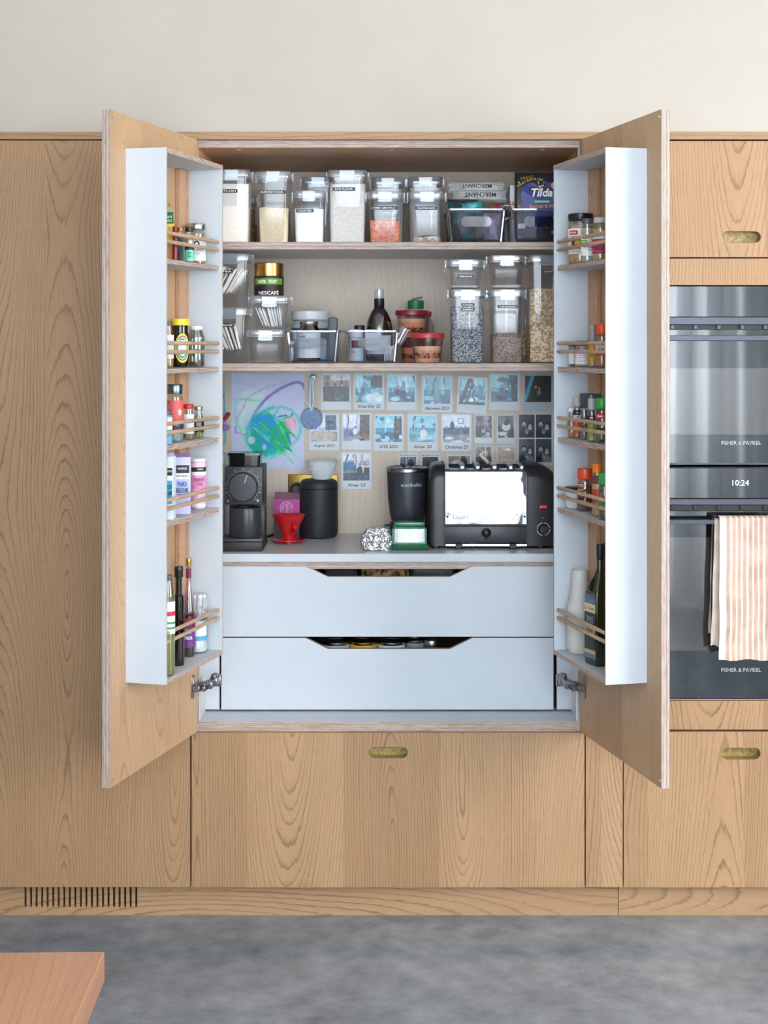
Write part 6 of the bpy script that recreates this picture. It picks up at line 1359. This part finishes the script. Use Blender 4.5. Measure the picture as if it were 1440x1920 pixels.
rj(-1, 1078, 1106, 639, 1, 'spice_jar', 'low wide jar with a red lid and finely printed white label', b=.055, lid=('#6d3b40', .2, .97), fillc='#b59458', bands=[(.12, .66, '#e2dde3')], texts=[('house spice', .56, .08, 1.1, '#9a3b55', -.1), ('blend of salt', .45, .05, 1.0, '#8a4b60', -.1), ('and pepper', .36, .05, 1.0, '#8a4b60', -.1), ('store cool', .24, .05, 1.0, '#8a4b60', -.1)])
rj(-1, 1103, 1119, 609, 1, 'spice_grinder', 'grinder with a clear ribbed cap and mustard yellow label', b=.050, lid=('#8c8a84', .42, .95), fillc='#a58a5e', shoulder=.05, ribs=True, bands=[(.13, .52, '#d39a1e', -1.5, 1.5)], texts=[('HOT', .36, .06, .8, '#3a2a12', -.3), ('MIX', .28, .06, .8, '#3a2a12', -.3)])
rj(-1, 1117, 1141, 607, 1, 'spice_jar', 'jar with an orange and black cap at the right end of the second right row', b=.050, lid=('#e0501c', .24, .98), fillc='#a5663a', shoulder=.04, bands=[(.77, .775, '#e0501c'), (.40, .58, '#dcd6d6'), (.28, .38, '#a8383a')], texts=[('1191', .52, .07, .9, '#2b2b30', -.3), ('020', .43, .07, .9, '#2b2b30', -.3)])
rj(-1, 1065, 1077, 765, 2, 'spice_jar', 'slim orange filled jar with a white lid, leftmost of the third right row', b=.045, lid=('#d9dadf', .14, .97), fillc='#c0762a', bands=[(.17, .6, '#dfe0e6', -.3, 1.5)])
rj(-1, 1075, 1089, 744, 2, 'spice_grinder', 'grinder with a clear cap and orange red label next to the slim orange jar', b=.058, lid=('#a7a39c', .22, .95), fillc='#a67f52', shoulder=.05, ribs=True, bands=[(.56, .68, '#26262a'), (.48, .56, '#e5e5ea'), (.13, .40, '#d9542c')], texts=[('thyme', .62, .05, .9, '#e6e6e6', 0), ('HERBS', .52, .05, 1.0, '#2b3a5a', 0)])
carton('tea_carton', 'dark grey carton standing at the back of the third right row', -1, 1088, 1125, 738, 2, .025, .022, '#34373f', None, [(-.1, .15, .86, .97, '#86a7c4')], [])
rj(-1, 1088, 1103, 766, 2, 'spice_jar', 'clear jar of dark peppercorns in front of the dark grey carton', b=.065, lid=('#9fb2bd', .04, .9), fillc='#5d4538', body=clear('#e9eff2', face=.14))
rj(-1, 1101.5, 1118, 747, 2, 'spice_grinder', 'grinder with a clear cap and olive green label in the third right row', b=.070, lid=('#9c9c98', .26, .95), fillc='#a79c70', shoulder=.05, ribs=True, bands=[(.50, .60, '#26262a'), (.45, .50, '#e5e5ea'), (.12, .40, '#8a9a3c')], texts=[('sage', .55, .05, .8, '#e6e6e6', -.2)])
rj(-1, 1116, 1142, 746, 2, 'spice_jar', 'jar with a green cap and red oval mark in the third right row', b=.062, lid=('#2f9a3e', .24, 1.0), fillc='#47503a', level=.3, shoulder=.04, bands=[(.54, .66, '#c0232c', -1.2, .3)], texts=[('Schwartz', .60, .05, .95, '#ffffff', -.45)])
x, y, z, r, h = rk(-1, 1059, 1094, 912.5, 3, .035)
t = thing('salt_dish', 'low white dish with a black lid at the left of the fourth right row', 'dish', (x, y, z), 0, GR)
MB().lathe([(r*.7, .001), (r*.85, .004), (r*.98, h*.35), (r, h*.88)], seg=34).build('dish_body', mat('#dcdedd', .3), t); MB().lathe([(r*1.0, h*.885), (r*1.02, h*.90), (r*1.02, h*.98), (r*.96, h)], seg=34).build('lid', mat('#1d1d20', .35), t)
rj(-1, 1083, 1111, 878, 3, 'spice_jar', 'jar with an orange red cap and a printed red chilli', b=.055, lid=('#d8481f', .25, 1.0), fillc='#5a2f22', level=.8, shoulder=.05, body=clear('#e9e4e2', face=.12), bands=[(.955, .957, '#26262a'), (.58, .68, '#b8232b', -1.4, -.2), (.575, .595, '#e3b52e', -1.1, -.4)], texts=[('Schwartz', .63, .04, .95, '#ffffff', -.8), ('SPICE', .50, .05, .9, '#efe9e6', -.75), (')', .50, .30, .25, '#cf3a2a', .35)])
rj(-1, 1109.5, 1131, 869.5, 3, 'spice_jar', 'jar with a bright orange ribbed cap and red label marked G', b=.065, lid=('#ea7a14', .17, .90), fillc='#c79a62', shoulder=.09, ribs=True, bands=[(.28, .52, '#c2402c', -1.5, 1.5), (.62, .78, '#6a3a34', -1.5, 1.5)], texts=[('G', .40, .10, .5, '#f1ece8', .3)])
rj(-1, 1122, 1146, 886, 3, 'spice_jar', 'green capped jar at the end of the fourth right row', b=.078, lid=('#2c9a3c', .25, .98), fillc='#4d4a40', shoulder=.05, bands=[(.28, .40, '#3c8a35')], texts=[('S', .55, .07, .4, '#c23a2a', -.4)])
x, y, z, r, h = rk(-1, 1062, 1112, 1068, 4, .050)
t = thing('carafe', 'off white ceramic carafe with a dark open mouth in the lowest right rack', 'carafe', (x, y, z), 0, GR)
MB().lathe([(r*.80, .001), (r*.95, .012), (r, h*.12), (r, h*.50), (r*.96, h*.56), (r*.72, h*.68), (r*.66, h*.74), (r*.58, h*.965), (r*.55, h), (r*.47, h), (r*.44, h*.985), (r*.44, h*.9)], seg=44, caps=False).build('carafe_body', mat('#cbc9c6', .5), t)
MB().lathe([(r*.445, h*.955), (r*.1, h*.954)], seg=30, caps=False).build('dark_mouth', mat('#3d2b28', .6), t)
bottle('short dark blue glass bottle between the carafe and the green oil bottle', -1, 1092, 1116, 1131, .030, mat('#39424f', .25), [(.9, .002), (1, .03), (1, .72), (.8, .9), (.45, .97)], '#39424f', .008, name='dark_bottle')
x, y, z, r, h = rk(-1, 1100, 1150, 1020, 4, .052)
t = thing('olive_oil_bottle', 'tall square dark green oil bottle with a blue and cream label in the right rack', 'bottle', (x, y, z), math.radians(24), GR); r *= .86
MB().loft([rr(2*r*a, 2*r*a, min(r*a*.98, r*rd), 5, z=h*c) for a, c, rd in ((.9, .002, .2), (1, .02, .2), (1, .58, .2), (.92, .64, .3), (.5, .74, .5), (.27, .80, .26), (.25, .99, .24))]).build('bottle_body', mat('#20280f', .08, coat=.7), t)
MB().lathe([(r*.29, h*.87), (r*.32, h*.88), (r*.32, h*.99), (r*.28, h)], seg=20).build('cap', mat('#1a1a1c', .35), t)
for (v0, v1, c, nm, e_) in ((.06, .56, '#55708f', 'label', 0), (.13, .50, '#2b2e3a', 'label_panel', .0004), (.44, .51, '#d9c39a', 'label_banner', .0008), (.27, .32, '#d9c39a', 'label_banner', .0008), (.10, .13, '#c9ab74', 'label_banner', .0008)):
    MB().box(-r-.0006-e_, -r, -r*.86, r*.86, v0*h, v1*h).build(nm, mat(c, .5), t)
g = MB()
l = MB(); 
for (s_, ww, zc) in (('La Donna', 1.5, .475), ('Arte', 1.0, .295)): g.text(s_, w=r*ww, fn=lambda xx, zz, zc=zc: (-r-.0018, -xx, h*zc+zz), mi=0, bold=.01, shear=.2)
g.text('385', w=r*1.2, fn=lambda xx, zz: (-r-.0018, -xx, h*.38+zz), mi=1, bold=.02)
g.build('lettering', [mat('#2b2622', .5), mat('#8a93a6', .5)], t)
bottle('slim bottle with a black cap just showing above the right rack side', -1, 1122, 1148, 1018, .030, mat('#241a16', .15), BP, '#141416', .03, name='oil_bottle')

# ------------------------------------------------------------------ ovens
GL, ntg, bg_ = newmat('oven_black_glass'); bg_.inputs['Base Color'].default_value = (.012, .014, .017, 1); bg_.inputs['Roughness'].default_value = .025; bg_.inputs['IOR'].default_value = 1.85
GL2, ntg, bg2 = newmat('oven_window_glass'); bg2.inputs['Base Color'].default_value = (.06, .058, .055, 1); bg2.inputs['Roughness'].default_value = .03; bg2.inputs['IOR'].default_value = 2.0
TR = mat('#52555c', .32, .9); TRD = mat('#17181b', .4); x0, x1 = Xf(1170.5), Xf(1600)
def band(name, py0, py1, y0, y1, m, par, a=None, c=None, r=.0008): return MB().bbox(a if a is not None else x0, c if c is not None else x1, y0, y1, Zf(py1), Zf(py0), r, seg=1).build(name, m, par)
def handle(par, py0, py1):
    zc_ = (Zf(py0)+Zf(py1))/2; hh = (Zf(py0)-Zf(py1))/2
    Yh = -.045; sc = S(Yh)/S(0); za, zb_ = Z(py0, Yh), Z(py1, Yh); hd = MB().bbox(x0+.012, x1-.012, Yh, Yh+.010, zb_, za, .001, seg=1).build('handle', TR, par)
    return hd, za, zb_
t = thing('oven', 'black glass compact oven, upper of the two built-in ovens', 'oven', (0, 0, 0), 0, 'built-in ovens')
band('oven_body', 536, 871.5, .012, .068, TRD, t, x0+.001, x1-.001)
band('glass_panel', 536.5, 594, .0015, .010, GL, t); band('control_band', 594.6, 608.6, -.002, .010, TR, t, r=.001)
for k in range(11):
    a = 1170+k*43.6+8; MB().box(Xf(a), Xf(a+36), .0145, .0147, Zf(616.5), Zf(610.3)).build('vent_opening', BLACK, t) if 0 else None
    MB().bbox(Xf(a+36.4), Xf(a+43.0), .003, .012, Zf(617), Zf(609.6), .0004, seg=1).build('vent_fin', TR, t)
band('glass_strip', 618, 871.8, .0015, .010, GL, t)
b_ = band('glass_window', 690, 815, .0008, .0016, GL2, t, r=.0003)
band('window_tint', 571-.0, 592, .0012, .0016, GL2, t, Xf(1363), Xf(1415), r=.0001) if 0 else None
handle(t, 628.5, 639)
MB().text('FISHER & PAYKEL', w=Xf(1427)-Xf(1352.5), fn=flat((Xf(1352.5)+Xf(1427))/2, Zf(830.3), .0009), bold=.015).build('lettering', mat('#a9adb0', .5), t)
band('lower_trim', 868, 871.5, .0, .002, TR, t, r=.0004)
t = thing('oven', 'black glass oven with a clock and hanging towels, lower of the two built-in ovens', 'oven', (0, 0, 0), 0, 'built-in ovens')
band('oven_body', 876, 1311, .012, .068, TRD, t, x0+.001, x1-.001)
band('control_panel', 878, 934.5, .0015, .010, GL, t); band('control_band', 935.2, 946.6, -.002, .010, TR, t, r=.001)
for k in range(11):
    a = 1170+k*43.6+8; MB().bbox(Xf(a+36.4), Xf(a+43.0), .006, .012, Zf(957), Zf(948), .0004, seg=1).build('vent_fin', TRD, t)
band('glass_strip', 958, 1310, .0015, .010, GL, t); band('glass_window', 1007, 1220, .0008, .0016, GL2, t, r=.0003)
MB().text('10:24', w=Xf(1404.5)-Xf(1373.5), fn=flat(Xf(1389), Zf(905.3), .0010)).build('clock_display', mat('#e6e9ea', .5, emit=.5), t)
MB().text('FISHER & PAYKEL', w=Xf(1427)-Xf(1352.5), fn=flat((Xf(1352.5)+Xf(1427))/2, Zf(1256.3), .0009), bold=.015).build('lettering', mat('#a9adb0', .5), t)
band('lower_trim', 1311, 1313, .002, .012, mat('#b6b9bd', .3, .9), t, r=.0004)
YH2 = -.045
hd, zh1, zh0 = handle(t, 974.5, 983)
for px in (1338, 1560): MB().bbox(X(px, -.02), X(px, -.02)+.011, -.036, .003, zh0-.001, zh1+.008, .001, seg=1).build('handle_bracket', TRD, t)
# handles of the upper oven brackets are hidden behind the door

# ------------------------------------------------------------------ tea towels over the lower oven handle
def towel(label, pxl, pxr, pyt, pyb, Yfront, colfn, seed, amp=.004, taper=0.0, nx=60, nz=60, skew=0.0, hem=0.0, side_in=0.0):
    rnd = random.Random(seed); xl_, xr_ = X(pxl, Yfront), X(pxr, Yfront); zt_, zb_ = Z(pyt, Yfront), Z(pyb, Yfront)
    b = MB(); V = []; Cc = []; ph = [rnd.random()*6 for _ in range(5)]
    back = .03; ztb = zt_
    rows = [(0, j/nz) for j in range(nz+1)]
    Yback = -.018
    def pt(u, v, lay):
        """lay: + outside skin, 0.. v from hem (0) up over the bar (about .5) and down the back"""
        if v < .5:
            k = 1-v/.5; z = zt_-.006+(zb_+hem*math.sin(u*23+ph[0])*0-(zt_-.006))*k; yb = Yfront
        elif v > .56:
            k = (v-.56)/.44; z = zt_-.006+((zb_+.03)-(zt_-.006))*k; yb = Yback
        else:
            a = (v-.5)/.06*math.pi; z = zt_-.006+.006*math.sin(a); yb = Yfront+(Yback-Yfront)*(1-math.cos(a))/2; k = 0
        fold = amp*k**.7*(math.sin(u*9+ph[1]+k*1.5)+.5*math.sin(u*21+ph[2]-k*2))*.5+.0010*k*math.sin(u*60+k*30+ph[3])
        x = xl_+(xr_-xl_)*u+taper*k*(u-.5)*2+skew*k+.0012*math.sin(k*14+ph[4]+u*4)*k
        zz = z+(hem*k*(.5*math.sin(u*16+ph[0])+.5*u) if v < .5 else 0)
        return (x, yb+min(0, fold)*1.0 + max(0, fold)*.25-lay*.0005, zz)
    NZ = nz
    for lay in (1, -1):
        for j in range(NZ+1):
            for i in range(nx+1):
                u, v = i/nx, j/NZ; V.append(pt(u, v, lay)); Cc.append(lin(colfn(u, v)))
    N = (nx+1)*(NZ+1); fs = []
    for j in range(NZ):
        for i in range(nx):
            a = j*(nx+1)+i; fs.append((a, a+1, a+nx+2, a+nx+1)); fs.append((N+a, N+a+nx+1, N+a+nx+2, N+a+1))
    for j in range(NZ):
        a = j*(nx+1); fs.append((a, a+nx+1, N+a+nx+1, N+a)); a += nx; fs.append((a, N+a, N+a+nx+1, a+nx+1))
    for i in range(nx): fs.append((i, N+i, N+i+1, i+1)); a = NZ*(nx+1)+i; fs.append((a, a+1, N+a+1, N+a))
    b.add(V, fs, 0, True, Cc); o = b.build('tea_towel', clothm()); tag(o, label, 'towel', 'tea towels on the oven handle'); return o
_cl = []
def clothm():
    if _cl: return _cl[0]
    m, nt, b = newmat('woven_cloth'); q = NT(nt); a = nt.nodes.new('ShaderNodeVertexColor'); a.layer_name = 'ink'
    tc = nt.nodes.new('ShaderNodeTexCoord'); n = q.noise(tc.outputs['Object'], 600, 2); n2 = q.noise(tc.outputs['Object'], 24, 3)
    nt.links.new(q.mix(1.0, a.outputs['Color'], q.ramp(n2, [(.3, '#e6dfda'), (.65, '#ffffff')]), 'MULTIPLY'), b.inputs['Base Color'])
    b.inputs['Roughness'].default_value = .9; bp = nt.nodes.new('ShaderNodeBump'); bp.inputs['Strength'].default_value = .35; bp.inputs['Distance'].default_value = .0012
    nt.links.new(q('ADD', n, q('MULTIPLY', n2, 2.0)), bp.inputs['Height']); nt.links.new(bp.outputs['Normal'], b.inputs['Normal']); _cl.append(m); return m
def stripes(u, v):
    px = u*135
    if px < 13: return '#e4e8ec'
    return '#e2e8eb' if ((px-13) % 10.3) > 6.9 else '#c9ab99'
towel('white linen tea towel with peach stripes, hanging in front on the oven handle', 1349.5, 1484, 968.5, 1238, -.058, stripes, 3, amp=.008, taper=.002, nx=135, nz=90, hem=.004)
towel('plain beige linen towel folded behind the striped towel', 1340, 1420, 972, 1213, -.0475, lambda u, v: '#cbbfb5', 5, amp=.004, skew=-.004, taper=.006, nx=40, nz=60, hem=-.012)
towel('dark charcoal towel rearmost on the oven handle', 1336.5, 1430, 966, 1222, -.0375, lambda u, v: '#26262a', 7, amp=.003, skew=-.003, taper=.004, nx=30, nz=50, hem=-.006)

# ------------------------------------------------------------------ table corner in the foreground
zt_ = .745; k = (H-zt_)/(1783-HY); yt = (H-zt_)*F/(1783.5-HY)-D
xc = (196.5-CXP)*(D+yt)/F; t = thing('dining_table', 'thick pinkish oak table top with its corner at the lower left', 'table', (xc, yt, 0), math.radians(1.2))
TT = MB(); L = 1.5; W_ = 1.4; th = .038
bm = bmesh.new(); bmesh.ops.create_cube(bm, size=1)
for v in bm.verts: v.co = (-L/2+v.co.x*L, -W_/2+v.co.y*W_, zt_-th/2+v.co.z*th)
bmesh.ops.bevel(bm, geom=bm.edges[:], offset=.0025, segments=3, affect='EDGES', profile=.5)
TT.add([tuple(v.co) for v in bm.verts], [tuple(v.index for v in f.verts) for f in bm.faces], 0, True); bm.free(); TT.build('tabletop', WOODT, t)
for (a, c) in ((-.5, -.5), (-1.42, -.5), (-.5, -1.32), (-1.42, -1.32)): MB().bbox(a, a+.055, c, c+.055, .0005, zt_-th, .003, seg=1).build('leg', WOODT, t)

# ------------------------------------------------------------------ sheer curtain over the garden glazing behind the camera
m = bpy.data.materials.new('sheer_curtain'); m.use_nodes = True; nt = m.node_tree; nt.nodes.clear(); o_ = nt.nodes.new('ShaderNodeOutputMaterial')
df = nt.nodes.new('ShaderNodeBsdfDiffuse'); df.inputs[0].default_value = (.83, .85, .86, 1); tl = nt.nodes.new('ShaderNodeBsdfTranslucent'); tl.inputs[0].default_value = (.80, .84, .88, 1); mx_ = nt.nodes.new('ShaderNodeMixShader'); mx_.inputs[0].default_value = .55
nt.links.new(df.outputs[0], mx_.inputs[1]); nt.links.new(tl.outputs[0], mx_.inputs[2]); nt.links.new(mx_.outputs[0], o_.inputs[0])
for (xa, xb, sd) in ((-2.9, 0.55, 1), (.58, 2.30, 2), (2.34, 4.5, 3)):
    rn = random.Random(sd); n = int((xb-xa)*70); b = MB(); P0 = []; P1 = []
    a = 0
    for i in range(n+1):
        x = xa+(xb-xa)*i/n; a += rn.uniform(.15, .75); P0.append((x, -4.62+.055*math.sin(a)+.02*math.sin(a*2.3), 3.15)); P1.append((x+.03*math.sin(x*3), -4.62+.08*math.sin(a*.98)+.03*math.sin(a*2.3), .06))
    mid = [tuple((p+q_)/2 for p, q_ in zip(u, v)) for u, v in zip(P0, P1)]
    b.loft([P1, mid, P0], 0, False, False, True, closed=False); c = b.build('sheer_curtain', m)
    tag(c, ('pleated white sheer curtain behind the camera, left length', 'pleated white sheer curtain behind the camera, middle length', 'pleated white sheer curtain behind the camera, right length')[sd-1], 'curtain', 'sheer curtains across the garden glazing')
